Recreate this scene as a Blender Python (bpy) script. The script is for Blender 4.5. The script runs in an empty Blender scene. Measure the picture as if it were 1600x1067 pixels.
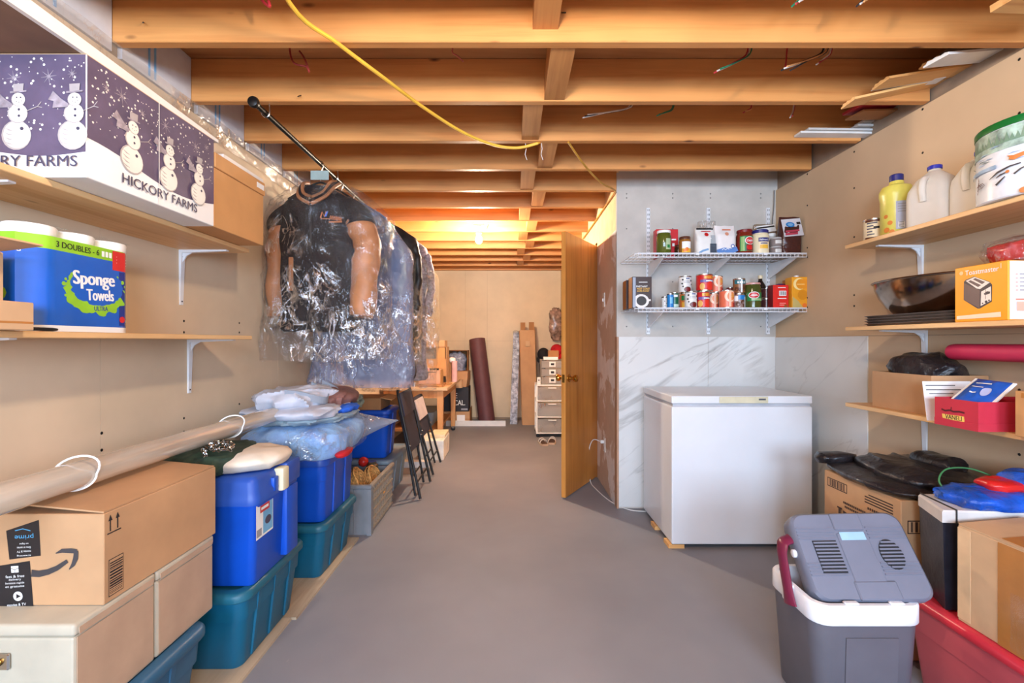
import bpy, bmesh, math, random
from mathutils import Vector, Matrix, noise
R = math.radians
PI = math.pi
rnd = random.Random(7)
scene = bpy.context.scene
COL = scene.collection

# ---------------------------------------------------------------- camera
FPX = 714.0                      # focal length in pixels of the 1600 px wide frame
CAMZ = 1.193
cam_data = bpy.data.cameras.new('camera')
cam_data.sensor_width = 36.0
cam_data.lens = FPX / 1600.0 * 36.0
cam_data.clip_start = 0.05
cam = bpy.data.objects.new('camera', cam_data)
cam.location = (0, 0, CAMZ)
cam.rotation_euler = (R(90), 0, 0)
COL.objects.link(cam)
scene.camera = cam

# ---------------------------------------------------------------- world, lamps, exposure
world = bpy.data.worlds.new('world')
scene.world = world
world.use_nodes = True
world.node_tree.nodes['Background'].inputs[0].default_value = (0.80, 0.86, 1.0, 1)
world.node_tree.nodes['Background'].inputs[1].default_value = 0.35

def lamp_area(name, loc, rot, sx, sy, power, col):
    d = bpy.data.lights.new(name, 'AREA')
    d.shape = 'RECTANGLE'; d.size = sx; d.size_y = sy
    d.energy = power; d.color = col
    o = bpy.data.objects.new(name, d)
    o.location = loc; o.rotation_euler = rot
    COL.objects.link(o)
    return o

WARM = (1.0, 0.82, 0.62)
BULB_FAR = (-0.312, 4.30, 2.145)
BULB_NEAR = (0.05, 0.70, 2.105)
# daylight through the windows in the wall behind the camera
lamp_area('daylight_window_left', (-0.75, -2.30, 1.55), (R(90), 0, 0), 1.1, 1.0, 100, (0.56, 0.75, 1.0))
lamp_area('daylight_window_right', (0.95, -2.30, 1.55), (R(90), 0, 0), 1.1, 1.0, 100, (0.56, 0.75, 1.0))
BULB_FAR_GLOW, BULB_NEAR_GLOW = 2100.0, 600.0     # radiance of the lit bulbs (the bulbs themselves give the light)

scene.view_settings.view_transform = 'Standard'
scene.view_settings.look = 'None'
scene.view_settings.gamma = 1.0
scene.view_settings.use_curve_mapping = False
scene.view_settings.exposure = 0.58
scene.cycles.max_bounces = 10
scene.cycles.diffuse_bounces = 5
scene.cycles.transparent_max_bounces = 24
scene.cycles.sample_clamp_indirect = 6.0
scene.cycles.use_denoising = True

# ---------------------------------------------------------------- materials
def lin(c):
    def f(x):
        x = x / 255.0
        return x / 12.92 if x <= 0.04045 else ((x + 0.055) / 1.055) ** 2.4
    return (f(c[0]), f(c[1]), f(c[2]), 1.0)

MATS = {}
def _base(name):
    m = bpy.data.materials.new(name)
    m.use_nodes = True
    nt = m.node_tree
    for n in list(nt.nodes):
        nt.nodes.remove(n)
    out = nt.nodes.new('ShaderNodeOutputMaterial')
    b = nt.nodes.new('ShaderNodeBsdfPrincipled')
    nt.links.new(b.outputs[0], out.inputs[0])
    return m, nt, b, out

def coords(nt, scale=(1, 1, 1), rot=(0, 0, 0), rand=False):
    tc = nt.nodes.new('ShaderNodeTexCoord')
    mp = nt.nodes.new('ShaderNodeMapping')
    mp.inputs['Scale'].default_value = scale
    mp.inputs['Rotation'].default_value = rot
    src = tc.outputs['Object']
    if rand:
        oi = nt.nodes.new('ShaderNodeObjectInfo')
        mul = nt.nodes.new('ShaderNodeMath'); mul.operation = 'MULTIPLY'; mul.inputs[1].default_value = 37.0
        nt.links.new(oi.outputs['Random'], mul.inputs[0])
        cb = nt.nodes.new('ShaderNodeCombineXYZ')
        for i in range(3):
            nt.links.new(mul.outputs[0], cb.inputs[i])
        ad = nt.nodes.new('ShaderNodeVectorMath'); ad.operation = 'ADD'
        nt.links.new(src, ad.inputs[0]); nt.links.new(cb.outputs[0], ad.inputs[1])
        src = ad.outputs[0]
    nt.links.new(src, mp.inputs['Vector'])
    return mp.outputs[0]

def noise_tex(nt, vec, scale, detail=4, rough=0.55, dist=0.0):
    n = nt.nodes.new('ShaderNodeTexNoise')
    n.inputs['Scale'].default_value = scale
    n.inputs['Detail'].default_value = detail
    n.inputs['Roughness'].default_value = rough
    n.inputs['Distortion'].default_value = dist
    nt.links.new(vec, n.inputs['Vector'])
    return n.outputs[0]

def ramp(nt, fac, stops):
    r = nt.nodes.new('ShaderNodeValToRGB')
    el = r.color_ramp.elements
    while len(el) < len(stops):
        el.new(0.5)
    for e, (p, c) in zip(el, stops):
        e.position = p; e.color = c
    nt.links.new(fac, r.inputs[0])
    return r.outputs[0]

def mixc(nt, fac, a, b, mode='MIX'):
    m = nt.nodes.new('ShaderNodeMix'); m.data_type = 'RGBA'; m.blend_type = mode
    for s, v in ((m.inputs[0], fac), (m.inputs[6], a), (m.inputs[7], b)):
        if isinstance(v, (int, float, tuple)):
            s.default_value = v
        else:
            nt.links.new(v, s)
    return m.outputs[2]

def bump(nt, b, h, strength, dist=0.01):
    n = nt.nodes.new('ShaderNodeBump')
    n.inputs['Strength'].default_value = strength
    n.inputs['Distance'].default_value = dist
    nt.links.new(h, n.inputs['Height'])
    nt.links.new(n.outputs[0], b.inputs['Normal'])

def sc(c, k):
    return tuple(min(255, max(0, x * k)) for x in c)

def M(name, col, rough=0.5, metal=0.0, var=0.06, scale=9, stretch=(1, 1, 1), bmp=0.0, bscale=80, spec=0.5, trans=0.0, emit=0.0, coat=0.0, ior=1.45, bdist=0.004):
    if name in MATS:
        return MATS[name]
    m, nt, b, out = _base(name)
    vec = coords(nt, stretch)
    n = noise_tex(nt, vec, scale)
    c = ramp(nt, n, [(0.3, lin(sc(col, 1 - var))), (0.7, lin(sc(col, 1 + var)))])
    nt.links.new(c, b.inputs['Base Color'])
    b.inputs['Roughness'].default_value = rough
    b.inputs['Metallic'].default_value = metal
    b.inputs['Specular IOR Level'].default_value = spec
    b.inputs['Transmission Weight'].default_value = trans
    b.inputs['Coat Weight'].default_value = coat
    b.inputs['IOR'].default_value = ior
    if emit:
        b.inputs['Emission Color'].default_value = lin(col)
        b.inputs['Emission Strength'].default_value = emit
    if bmp:
        h = noise_tex(nt, vec, bscale, 6, 0.6)
        bump(nt, b, h, bmp, bdist)
    MATS[name] = m
    return m

def WOOD(name, light, dark, axis='X', grain=26, rough=0.5, knots=True, kcol=(92, 52, 28), spec=0.4):
    if name in MATS:
        return MATS[name]
    m, nt, b, out = _base(name)
    st = {'X': (0.9, grain, grain), 'Y': (grain, 0.9, grain), 'Z': (grain, grain, 0.9)}[axis]
    vec = coords(nt, st, rand=True)
    n = noise_tex(nt, vec, 1.0, 5, 0.6, 0.4)
    c = ramp(nt, n, [(0.30, lin(dark)), (0.52, lin(light)), (0.75, lin(sc(light, 0.9)))])
    st2 = {'X': (1.2, 2, 2), 'Y': (2, 1.2, 2), 'Z': (2, 2, 1.2)}[axis]
    n2 = noise_tex(nt, coords(nt, st2, rand=True), 1.6, 2)
    c = mixc(nt, 0.35, c, ramp(nt, n2, [(0.35, lin(sc(dark, 0.95))), (0.65, lin(sc(light, 1.08)))]))
    if knots:
        st3 = {'X': (2.1, 5.5, 5.5), 'Y': (5.5, 2.1, 5.5), 'Z': (5.5, 5.5, 2.1)}[axis]
        st3 = tuple(q * 0.75 for q in st3)
        vo = nt.nodes.new('ShaderNodeTexVoronoi')
        vo.inputs['Scale'].default_value = 1.6
        nt.links.new(coords(nt, st3, rand=True), vo.inputs['Vector'])
        kf = ramp(nt, vo.outputs['Distance'], [(0.03, (1, 1, 1, 1)), (0.085, (0, 0, 0, 1))])
        c = mixc(nt, kf, c, lin(kcol))
    nt.links.new(c, b.inputs['Base Color'])
    b.inputs['Roughness'].default_value = rough
    b.inputs['Specular IOR Level'].default_value = spec
    bump(nt, b, n, 0.12, 0.003)
    MATS[name] = m
    return m

def MARBLE(name, side=False):
    m, nt, b, out = _base(name)
    tc = nt.nodes.new('ShaderNodeTexCoord')
    def vec(rot, scale, loc=(0, 0, 0)):
        a = nt.nodes.new('ShaderNodeMapping'); a.inputs['Rotation'].default_value = rot; a.inputs['Location'].default_value = loc
        c = nt.nodes.new('ShaderNodeMapping'); c.inputs['Scale'].default_value = scale
        nt.links.new(tc.outputs['Object'], a.inputs['Vector']); nt.links.new(a.outputs[0], c.inputs['Vector'])
        return c.outputs[0]
    def vein(rot, scale, nscale, width, dist, loc):
        n = noise_tex(nt, vec(rot, scale, loc), nscale, 5, 0.5, dist)
        v = ramp(nt, n, [(0.5 - width, (0, 0, 0, 1)), (0.5, (1, 1, 1, 1)), (0.5 + width, (0, 0, 0, 1))])
        mk = ramp(nt, noise_tex(nt, vec((0, 0, 0), (1, 1, 1), loc), 2.6, 2), [(0.46, (0, 0, 0, 1)), (0.62, (1, 1, 1, 1))])
        return mixc(nt, 1.0, v, mk, 'MULTIPLY')
    rot = (lambda a: (R(a), 0, 0)) if side else (lambda a: (0, R(a), 0))
    scl = (lambda a, z: (1, a, z)) if side else (lambda a, z: (a, 1, z))
    f = vein(rot(33), scl(0.55, 2.6), 1.35, 0.026, 0.45, (0.3, 0.1, 0.2))
    g = vein(rot(38), scl(0.5, 3.2), 2.1, 0.016, 0.35, (2.3, 1.1, 5.2))
    f = mixc(nt, 1.0, f, mixc(nt, 1.0, g, (0.6, 0.6, 0.6, 1), 'MULTIPLY'), 'ADD')
    f = mixc(nt, 1.0, f, (0.52, 0.51, 0.5, 1), 'MULTIPLY')
    base = ramp(nt, noise_tex(nt, vec((0, 0, 0), (1, 1, 1)), 1.2, 3), [(0.35, lin((206, 206, 204))), (0.65, lin((222, 221, 218)))])
    nt.links.new(mixc(nt, f, base, lin((142, 138, 134))), b.inputs['Base Color'])
    b.inputs['Roughness'].default_value = 0.14
    return m

def PATCHY(name, a, bcol, scale=2.2, thr=0.5, rough=0.8, stretch=(1, 1, 1)):
    m, nt, b, out = _base(name)
    n = noise_tex(nt, coords(nt, stretch), scale, 5, 0.55, 0.3)
    f = ramp(nt, n, [(thr - 0.015, (0, 0, 0, 1)), (thr + 0.015, (1, 1, 1, 1))])
    n2 = noise_tex(nt, coords(nt), 14, 4)
    v = ramp(nt, n2, [(0.3, (0.9, 0.9, 0.9, 1)), (0.7, (1, 1, 1, 1))])
    c = mixc(nt, f, lin(a), lin(bcol))
    c = mixc(nt, 1.0, c, v, 'MULTIPLY')
    nt.links.new(c, b.inputs['Base Color'])
    b.inputs['Roughness'].default_value = rough
    return m

def FILM(name, tint=(255, 255, 255), milky=0.10, gloss=0.06, wr=9.0, strength=0.9, rough=0.05, crease=0.5, cs=(3.4, 3.4, 1.9)):
    """thin clear plastic film: transparent, a little milky, with shiny creases"""
    m, nt, b, out = _base(name)
    nt.nodes.remove(b)
    tr = nt.nodes.new('ShaderNodeBsdfTransparent')
    tr.inputs[0].default_value = (0.96, 0.96, 0.97, 1)
    gl = nt.nodes.new('ShaderNodeBsdfGlossy'); gl.inputs['Roughness'].default_value = rough
    df = nt.nodes.new('ShaderNodeBsdfDiffuse'); df.inputs[0].default_value = lin(tint)
    tl = nt.nodes.new('ShaderNodeBsdfTranslucent'); tl.inputs[0].default_value = lin(tint)
    h = noise_tex(nt, coords(nt, (1, 1, 0.55)), wr, 5, 0.62, 1.4)
    bp = nt.nodes.new('ShaderNodeBump'); bp.inputs['Strength'].default_value = strength; bp.inputs['Distance'].default_value = 0.05
    nt.links.new(h, bp.inputs['Height'])
    nt.links.new(bp.outputs[0], gl.inputs['Normal'])
    n1 = noise_tex(nt, coords(nt, cs, (0, R(35), 0)), 1.6, 4, 0.6, 1.2)
    c1 = ramp(nt, n1, [(0.455, (0, 0, 0, 1)), (0.50, (1, 1, 1, 1)), (0.545, (0, 0, 0, 1))])
    n2 = noise_tex(nt, coords(nt, (cs[0], cs[1], cs[2] * 0.8), (0, R(-30), R(20))), 3.4, 3, 0.6, 1.0)
    c2 = ramp(nt, n2, [(0.47, (0, 0, 0, 1)), (0.50, (1, 1, 1, 1)), (0.53, (0, 0, 0, 1))])
    n3 = noise_tex(nt, coords(nt, (1, 1, 1)), 4.5, 2)
    k3 = ramp(nt, n3, [(0.44, (0, 0, 0, 1)), (0.60, (1, 1, 1, 1))])
    cr = mixc(nt, 1.0, mixc(nt, 1.0, c1, c2, 'ADD'), k3, 'MULTIPLY')
    def mth(op, a, k):
        q = nt.nodes.new('ShaderNodeMath'); q.operation = op; q.use_clamp = True
        nt.links.new(a, q.inputs[0]); q.inputs[1].default_value = k
        return q.outputs[0]
    fg = mth('ADD', mth('MULTIPLY', cr, crease), gloss)
    fm = mth('ADD', mth('MULTIPLY', cr, crease * 0.35), milky)
    def mx(f, a, c):
        x = nt.nodes.new('ShaderNodeMixShader')
        if isinstance(f, float): x.inputs[0].default_value = f
        else: nt.links.new(f, x.inputs[0])
        nt.links.new(a.outputs[0], x.inputs[1]); nt.links.new(c.outputs[0], x.inputs[2])
        return x
    milk = mx(0.4, df, tl)
    s1 = mx(fm, tr, milk)
    s2 = mx(fg, s1, gl)
    nt.links.new(s2.outputs[0], out.inputs[0])
    return m

# ---------------------------------------------------------------- geometry primitives: (verts, faces)
def box(x0, y0, z0, x1, y1, z1):
    v = [(x0, y0, z0), (x1, y0, z0), (x1, y1, z0), (x0, y1, z0), (x0, y0, z1), (x1, y0, z1), (x1, y1, z1), (x0, y1, z1)]
    f = [(0, 3, 2, 1), (4, 5, 6, 7), (0, 1, 5, 4), (1, 2, 6, 5), (2, 3, 7, 6), (3, 0, 4, 7)]
    return v, f

def frombm(bm):
    bm.verts.index_update()
    v = [tuple(x.co) for x in bm.verts]
    f = [tuple(q.index for q in p.verts) for p in bm.faces]
    bm.free()
    return v, f

def rbox(x0, y0, z0, x1, y1, z1, r=0.01, seg=2):
    bm = bmesh.new()
    v, f = box(x0, y0, z0, x1, y1, z1)
    vs = [bm.verts.new(c) for c in v]
    for q in f:
        bm.faces.new([vs[i] for i in q])
    bmesh.ops.bevel(bm, geom=bm.edges[:], offset=r, segments=seg, profile=0.5, affect='EDGES')
    return frombm(bm)

def prism(poly, z0, z1):
    n = len(poly)
    v = [(p[0], p[1], z0) for p in poly] + [(p[0], p[1], z1) for p in poly]
    f = [tuple(range(n - 1, -1, -1)), tuple(range(n, 2 * n))]
    f += [(i, (i + 1) % n, n + (i + 1) % n, n + i) for i in range(n)]
    return v, f

def rr(w, d, r, n=4):
    """rounded rectangle outline, centred"""
    pts = []
    for cx, cy, a0 in ((w / 2 - r, d / 2 - r, 0), (-w / 2 + r, d / 2 - r, 90), (-w / 2 + r, -d / 2 + r, 180), (w / 2 - r, -d / 2 + r, 270)):
        for k in range(n + 1):
            a = R(a0 + 90.0 * k / n)
            pts.append((cx + r * math.cos(a), cy + r * math.sin(a)))
    return pts

def loft(rings, cap0=True, cap1=True, closed=True):
    n = len(rings[0])
    v = [tuple(p) for r_ in rings for p in r_]
    f = []
    for k in range(len(rings) - 1):
        for i in range(n if closed else n - 1):
            j = (i + 1) % n
            f.append((k * n + i, k * n + j, (k + 1) * n + j, (k + 1) * n + i))
    if cap0:
        f.append(tuple(range(n - 1, -1, -1)))
    if cap1:
        f.append(tuple(range((len(rings) - 1) * n, len(rings) * n)))
    return v, f

def rloft(spec, n=4, cx=0, cy=0, **kw):
    """spec: list of (z, w, d, r)"""
    return loft([[(x + cx, y + cy, z) for x, y in rr(w, d, r, n)] for z, w, d, r in spec], **kw)

def lathe(prof, n=20, cap0=True, cap1=True):
    rings = [[(r * math.cos(2 * PI * i / n), r * math.sin(2 * PI * i / n), z) for i in range(n)] for r, z in prof]
    return loft(rings, cap0, cap1)

def tube(pts, r, n=8, caps=True, closed=False):
    pts = [Vector(p) for p in pts]
    m = len(pts)
    rs = r if isinstance(r, (list, tuple)) else [r] * m
    rings = []
    prev = None
    for i, p in enumerate(pts):
        if closed:
            t = pts[(i + 1) % m] - pts[i - 1]
        else:
            t = pts[min(i + 1, m - 1)] - pts[max(i - 1, 0)]
        t.normalize()
        if prev is None:
            a = Vector((0, 0, 1)) if abs(t.z) < 0.9 else Vector((1, 0, 0))
            u = t.cross(a).normalized()
        else:
            u = (prev - t * prev.dot(t)).normalized()
        prev = u
        w = t.cross(u)
        rings.append([tuple(p + (u * math.cos(2 * PI * k / n) + w * math.sin(2 * PI * k / n)) * rs[i]) for k in range(n)])
    if closed:
        rings.append(rings[0])
        return loft(rings, False, False)
    return loft(rings, caps, caps)

def spline(pts, k=6):
    pts = [Vector(p) for p in pts]
    out = []
    for i in range(len(pts) - 1):
        p0 = pts[max(i - 1, 0)]; p1 = pts[i]; p2 = pts[i + 1]; p3 = pts[min(i + 2, len(pts) - 1)]
        for s in range(k):
            t = s / k
            out.append(0.5 * ((2 * p1) + (p2 - p0) * t + (2 * p0 - 5 * p1 + 4 * p2 - p3) * t * t + (3 * p1 - p0 - 3 * p2 + p3) * t ** 3))
    out.append(pts[-1])
    return out

def grid(fn, nu, nv):
    v = [fn(i / nu, j / nv) for j in range(nv + 1) for i in range(nu + 1)]
    f = [(j * (nu + 1) + i, j * (nu + 1) + i + 1, (j + 1) * (nu + 1) + i + 1, (j + 1) * (nu + 1) + i) for j in range(nv) for i in range(nu)]
    return v, f

def sphere(r=1.0, nu=16, nv=10, s=(1, 1, 1)):
    prof = [(max(1e-4, r * math.sin(PI * k / nv)), -r * math.cos(PI * k / nv)) for k in range(nv + 1)]
    v, f = lathe(prof, nu, False, False)
    return [(a * s[0], b * s[1], c * s[2]) for a, b, c in v], f

def lump(sx, sy, sz, amp=0.15, freq=6.0, seed=0, nu=40, nv=22, e=0.7, flat=0.35, fine=0.0, fold=0.0, ff=3.0):
    """soft bag or pillow: superellipsoid with noise, flattened underside at z=0. sx, sy: half sizes, sz: height"""
    off = Vector((seed * 13.7, seed * 5.1, seed * 3.3))
    def sp(x, p):
        return math.copysign(abs(x) ** p, x)
    v = []
    for j in range(nv + 1):
        ph = -PI / 2 + PI * j / nv
        for i in range(nu):
            th = 2 * PI * i / nu
            c = Vector((sp(math.cos(ph), e) * sp(math.cos(th), e), sp(math.cos(ph), e) * sp(math.sin(th), e), sp(math.sin(ph), 0.9)))
            d = Vector((c.x * sx, c.y * sy, c.z * sz * 0.5))
            q = noise.noise(d * freq + off) + 0.5 * noise.noise(d * freq * 2.3 + off)
            if fine:
                q += fine * (abs(noise.noise(d * freq * 5 + off)) * 2 - 0.5)
            if fold:
                w_ = Vector((d.x * 1.0, d.y * 0.6, d.z)) * freq * ff + off
                q += fold * ((1 - 2.2 * abs(noise.noise(w_ + 0.8 * noise.noise_vector(w_ * 0.4)))) ** 3)
            k = 1 + amp * q
            p = Vector((c.x * sx * (1 + amp * 0.6 * q), c.y * sy * (1 + amp * 0.6 * q), c.z * k * sz * 0.5))
            z = p.z + sz * 0.5
            if z < sz * flat:
                z = max(0.0, (z - sz * flat * 0.5) * 2) if z > sz * flat * 0.5 else 0.0
            v.append((p.x, p.y, max(0.0, z)))
    f = []
    for j in range(nv):
        for i in range(nu):
            f.append((j * nu + i, j * nu + (i + 1) % nu, (j + 1) * nu + (i + 1) % nu, (j + 1) * nu + i))
    return v, f

def xf(prim, Mx):
    v, f = prim
    return [tuple(Mx @ Vector(p)) for p in v], f

def T(x, y, z):
    return Matrix.Translation((x, y, z))

def RX(a): return Matrix.Rotation(R(a), 4, 'X')
def RY(a): return Matrix.Rotation(R(a), 4, 'Y')
def RZ(a): return Matrix.Rotation(R(a), 4, 'Z')
def SC(x, y, z): return Matrix.Diagonal((x, y, z, 1))

class B:
    def __init__(s):
        s.v = []; s.f = []; s.mi = []; s.sm = []; s.mats = []
    def add(s, prim, mat, Mx=None, smooth=False):
        v, f = prim
        if Mx is not None:
            v = [tuple(Mx @ Vector(p)) for p in v]
        if mat not in s.mats:
            s.mats.append(mat)
        k = s.mats.index(mat)
        o = len(s.v)
        s.v += v
        for q in f:
            s.f.append(tuple(i + o for i in q)); s.mi.append(k); s.sm.append(smooth)
        return s
    def mesh(s, name):
        me = bpy.data.meshes.new(name)
        me.from_pydata(s.v, [], s.f)
        for m in s.mats:
            me.materials.append(m)
        me.polygons.foreach_set('material_index', s.mi)
        me.polygons.foreach_set('use_smooth', s.sm)
        me.update()
        if any(s.sm):
            me.set_sharp_from_angle(angle=R(40))
        return me

def asB(g, mat, smooth):
    if isinstance(g, B):
        return g
    return B().add(g, mat, None, smooth)

def tag(o, label=None, cat=None, group=None, kind=None):
    if label: o['label'] = label
    if cat: o['category'] = cat
    if group: o['group'] = group
    if kind: o['kind'] = kind
    return o

def mobj(name, g, mat=None, smooth=False, parent=None, loc=(0, 0, 0), rot=(0, 0, 0)):
    o = bpy.data.objects.new(name, asB(g, mat, smooth).mesh(name))
    o.location = loc; o.rotation_euler = rot
    COL.objects.link(o)
    if parent is not None:
        o.parent = parent
    return o

def thing(name, label, cat, loc=(0, 0, 0), rz=0.0, group=None, rot=None):
    o = bpy.data.objects.new(name, None)
    o.empty_display_size = 0.05
    o.location = loc
    o.rotation_euler = rot if rot is not None else (0, 0, R(rz))
    COL.objects.link(o)
    return tag(o, label, cat, group)

def part(name, g, mat, parent, smooth=False, label=None, loc=(0, 0, 0), rot=(0, 0, 0), kind=None):
    o = mobj(name, g, mat, smooth, parent, loc, rot)
    if label: o['label'] = label
    if kind: o['kind'] = kind
    return o

def solo(name, label, cat, g, mat, loc=(0, 0, 0), rz=0.0, group=None, smooth=False, rot=None):
    o = mobj(name, g, mat, smooth, None, loc, rot if rot is not None else (0, 0, R(rz)))
    return tag(o, label, cat, group)

def share(src, parent, loc, rot=(0, 0, 0)):
    o = src.copy()
    COL.objects.link(o)
    o.parent = parent; o.location = loc; o.rotation_euler = rot
    return o

def struct(name, g=None, mat=None, smooth=False):
    if g is None:
        o = bpy.data.objects.new(name, None); COL.objects.link(o)
    else:
        o = mobj(name, g, mat, smooth)
    o['kind'] = 'structure'
    return o

# ---------------------------------------------------------------- flat print
_TXT = {}
def text_prim(s, bold=0.0):
    key = (s, bold)
    if key in _TXT:
        return _TXT[key]
    cu = bpy.data.curves.new('txt', 'FONT')
    cu.body = s; cu.size = 1.0; cu.resolution_u = 3; cu.offset = bold
    cu.align_x = 'CENTER'
    o = bpy.data.objects.new('txt', cu)
    COL.objects.link(o)
    dg = bpy.context.evaluated_depsgraph_get()
    dg.update()
    me = bpy.data.meshes.new_from_object(o.evaluated_get(dg))
    v = [tuple(p.co) for p in me.vertices]
    f = [tuple(p.vertices) for p in me.polygons]
    bpy.data.objects.remove(o); bpy.data.curves.remove(cu); bpy.data.meshes.remove(me)
    xs = [p[0] for p in v]; ys = [p[1] for p in v]
    x0, x1, y0, y1 = min(xs), max(xs), min(ys), max(ys)
    v = [((p[0] - x0) / (x1 - x0) - 0.5, (p[1] - y0) / (y1 - y0) - 0.5, 0) for p in v]
    _TXT[key] = (v, f)
    return v, f

class Print:
    """flat print on a face; mapping (x, y, off) -> local point of the thing"""
    def __init__(s, fn, curved=False):
        s.fn = fn; s.b = B(); s.k = 0; s.curved = curved or getattr(fn, 'curved', False)
        s.base = 0.0009 if s.curved else 0.0005
    def off(s):
        s.k += 1
        return s.base + 0.00006 * s.k
    def poly(s, pts, mat, up=1):
        off = s.off()
        s.b.add(([s.fn(x, y, off) for x, y in pts], [tuple(range(len(pts)))]), mat)
    def rect(s, x0, y0, x1, y1, mat, ang=0):
        if s.curved and not ang and x1 - x0 > 0.006:
            return s.patch(x0, y0, x1, y1, mat)
        c = ((x0 + x1) / 2, (y0 + y1) / 2)
        pts = [(x0, y0), (x1, y0), (x1, y1), (x0, y1)]
        if ang:
            ca, sa = math.cos(R(ang)), math.sin(R(ang))
            pts = [(c[0] + (x - c[0]) * ca - (y - c[1]) * sa, c[1] + (x - c[0]) * sa + (y - c[1]) * ca) for x, y in pts]
        s.poly(pts, mat)
    def patch(s, x0, y0, x1, y1, mat, n=0):
        """a band that follows a curved face"""
        off = s.off()
        n = max(3, int((x1 - x0) / 0.004))
        v = []; f = []
        for i in range(n + 1):
            x = x0 + (x1 - x0) * i / n
            v += [s.fn(x, y0, off), s.fn(x, y1, off)]
        for i in range(n):
            f.append((2 * i, 2 * i + 2, 2 * i + 3, 2 * i + 1))
        s.b.add((v, f), mat)
    def disc(s, cx, cy, rx, mat, ry=None, n=18):
        ry = ry or rx
        if s.curved:
            off = s.off(); v = []; f = []
            m = max(8, int(rx / 0.0018))
            for i in range(m + 1):
                a = PI * i / m
                x = cx - rx * math.cos(a); hh = ry * math.sin(a)
                v += [s.fn(x, cy - hh, off), s.fn(x, cy + hh, off)]
            for i in range(m):
                f.append((2 * i, 2 * i + 2, 2 * i + 3, 2 * i + 1))
            s.b.add((v, f), mat)
            return
        s.poly([(cx + rx * math.cos(2 * PI * i / n), cy + ry * math.sin(2 * PI * i / n)) for i in range(n)], mat)
    def discs(s, lst, mat, n=7):
        off = s.off()
        for cx, cy, r in lst:
            s.b.add(([s.fn(cx + r * math.cos(2 * PI * i / n), cy + r * math.sin(2 * PI * i / n), off) for i in range(n)], [tuple(range(n))]), mat)
    def line(s, pts, w, mat):
        off = s.off()
        v = []; f = []
        m = len(pts)
        for i, (x, y) in enumerate(pts):
            a = pts[max(i - 1, 0)]; c = pts[min(i + 1, m - 1)]
            tx, ty = c[0] - a[0], c[1] - a[1]
            L = math.hypot(tx, ty) or 1
            ww = w[i] if isinstance(w, (list, tuple)) else w
            nx, ny = -ty / L * ww / 2, tx / L * ww / 2
            v += [s.fn(x + nx, y + ny, off), s.fn(x - nx, y - ny, off)]
        for i in range(m - 1):
            f.append((2 * i + 1, 2 * i + 3, 2 * i + 2, 2 * i))
        s.b.add((v, f), mat)
    def text(s, t, cx, cy, w, h, mat, ang=0, bold=0.0, flip=False):
        off = s.off()
        v, f = text_prim(t)
        ca, sa = math.cos(R(ang)), math.sin(R(ang))
        for sx in ((-1, 0, 1) if bold else (0,)):
            q = []
            for x, y, _ in v:
                x = x * w + sx * bold * h * 1.4; y *= h
                q.append(s.fn(cx + x * ca - y * sa, cy + x * sa + y * ca, off + sx * 0.00001))
            s.b.add((q, f), mat)
    def done(s, name, parent):
        return part(name, s.b, None, parent)

def face_px(x):   # face looking +X at local x; u = +Y, v = +Z
    return lambda u, v, o: (x + o, u, v)
def face_mx(x):   # face looking -X; u = -Y
    return lambda u, v, o: (x - o, -u, v)
def face_my(y):   # face looking -Y (to the camera); u = +X
    return lambda u, v, o: (u, y - o, v)
def face_cyl(r):  # round side looking -Y
    fn = lambda u, v, o: ((r + o) * math.sin(u / r), -(r + o) * math.cos(u / r), v)
    fn.curved = True
    return fn
# ================================================================ palette
white_paint = M('white_paint', (222, 220, 216), 0.55, var=0.03)
white_metal = M('white_metal', (226, 228, 232), 0.35, var=0.02)
drywall = M('drywall', (214, 192, 164), 0.85, var=0.04, scale=2.5, bmp=0.05, bscale=120)
drywall_far = M('drywall_far', (212, 192, 162), 0.85, var=0.04, scale=2.5)
drywall_tan = M('drywall_tan', (202, 174, 142), 0.85, var=0.04, scale=2.0, bmp=0.05, bscale=120)
primer = M('primer', (190, 184, 176), 0.75, var=0.05, scale=5)
joist_wood = WOOD('joist_wood', (208, 146, 84), (178, 110, 56), 'X', 24, 0.5)
block_wood = WOOD('block_wood', (200, 142, 84), (166, 104, 58), 'Y', 24, 0.55)
sub_wood = WOOD('subfloor_wood', (186, 136, 86), (150, 98, 56), 'X', 12, 0.7, knots=False)
pine = WOOD('pine_shelf', (226, 186, 134), (198, 148, 92), 'Y', 28, 0.5, kcol=(120, 70, 36))
oak = WOOD('oak_door', (198, 130, 58), (156, 92, 34), 'Z', 34, 0.32, knots=False)
oak_edge = WOOD('oak_edge', (214, 146, 70), (176, 108, 44), 'Z', 30, 0.35, knots=False)
table_wood = WOOD('table_wood', (216, 160, 104), (186, 124, 70), 'Z', 26, 0.5, knots=False)
ply = WOOD('plywood', (190, 172, 146), (160, 138, 112), 'Y', 14, 0.7, knots=False)
mould_wood = WOOD('moulding_wood', (226, 176, 112), (200, 140, 80), 'X', 26, 0.5, knots=False)
kraft = M('kraft', (188, 146, 106), 0.8, var=0.05, scale=5, bmp=0.04, bscale=60)
kraft_light = M('kraft_light', (200, 164, 126), 0.8, var=0.05, scale=5)
kraft_dark = M('kraft_dark', (160, 112, 70), 0.85, var=0.06, scale=5)
kraft_orange = M('kraft_orange', (194, 144, 92), 0.75, var=0.05, scale=5)
ink = M('ink_black', (38, 34, 34), 0.6, var=0.02)
black_plastic = M('black_plastic', (26, 26, 28), 0.45, var=0.1)
dark_metal = M('dark_metal', (40, 38, 36), 0.35, metal=0.6)
chrome = M('chrome', (190, 188, 184), 0.22, metal=1.0)
brass = M('brass', (200, 150, 70), 0.22, metal=1.0)
white = M('white_print', (236, 236, 234), 0.55, var=0.01)
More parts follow.
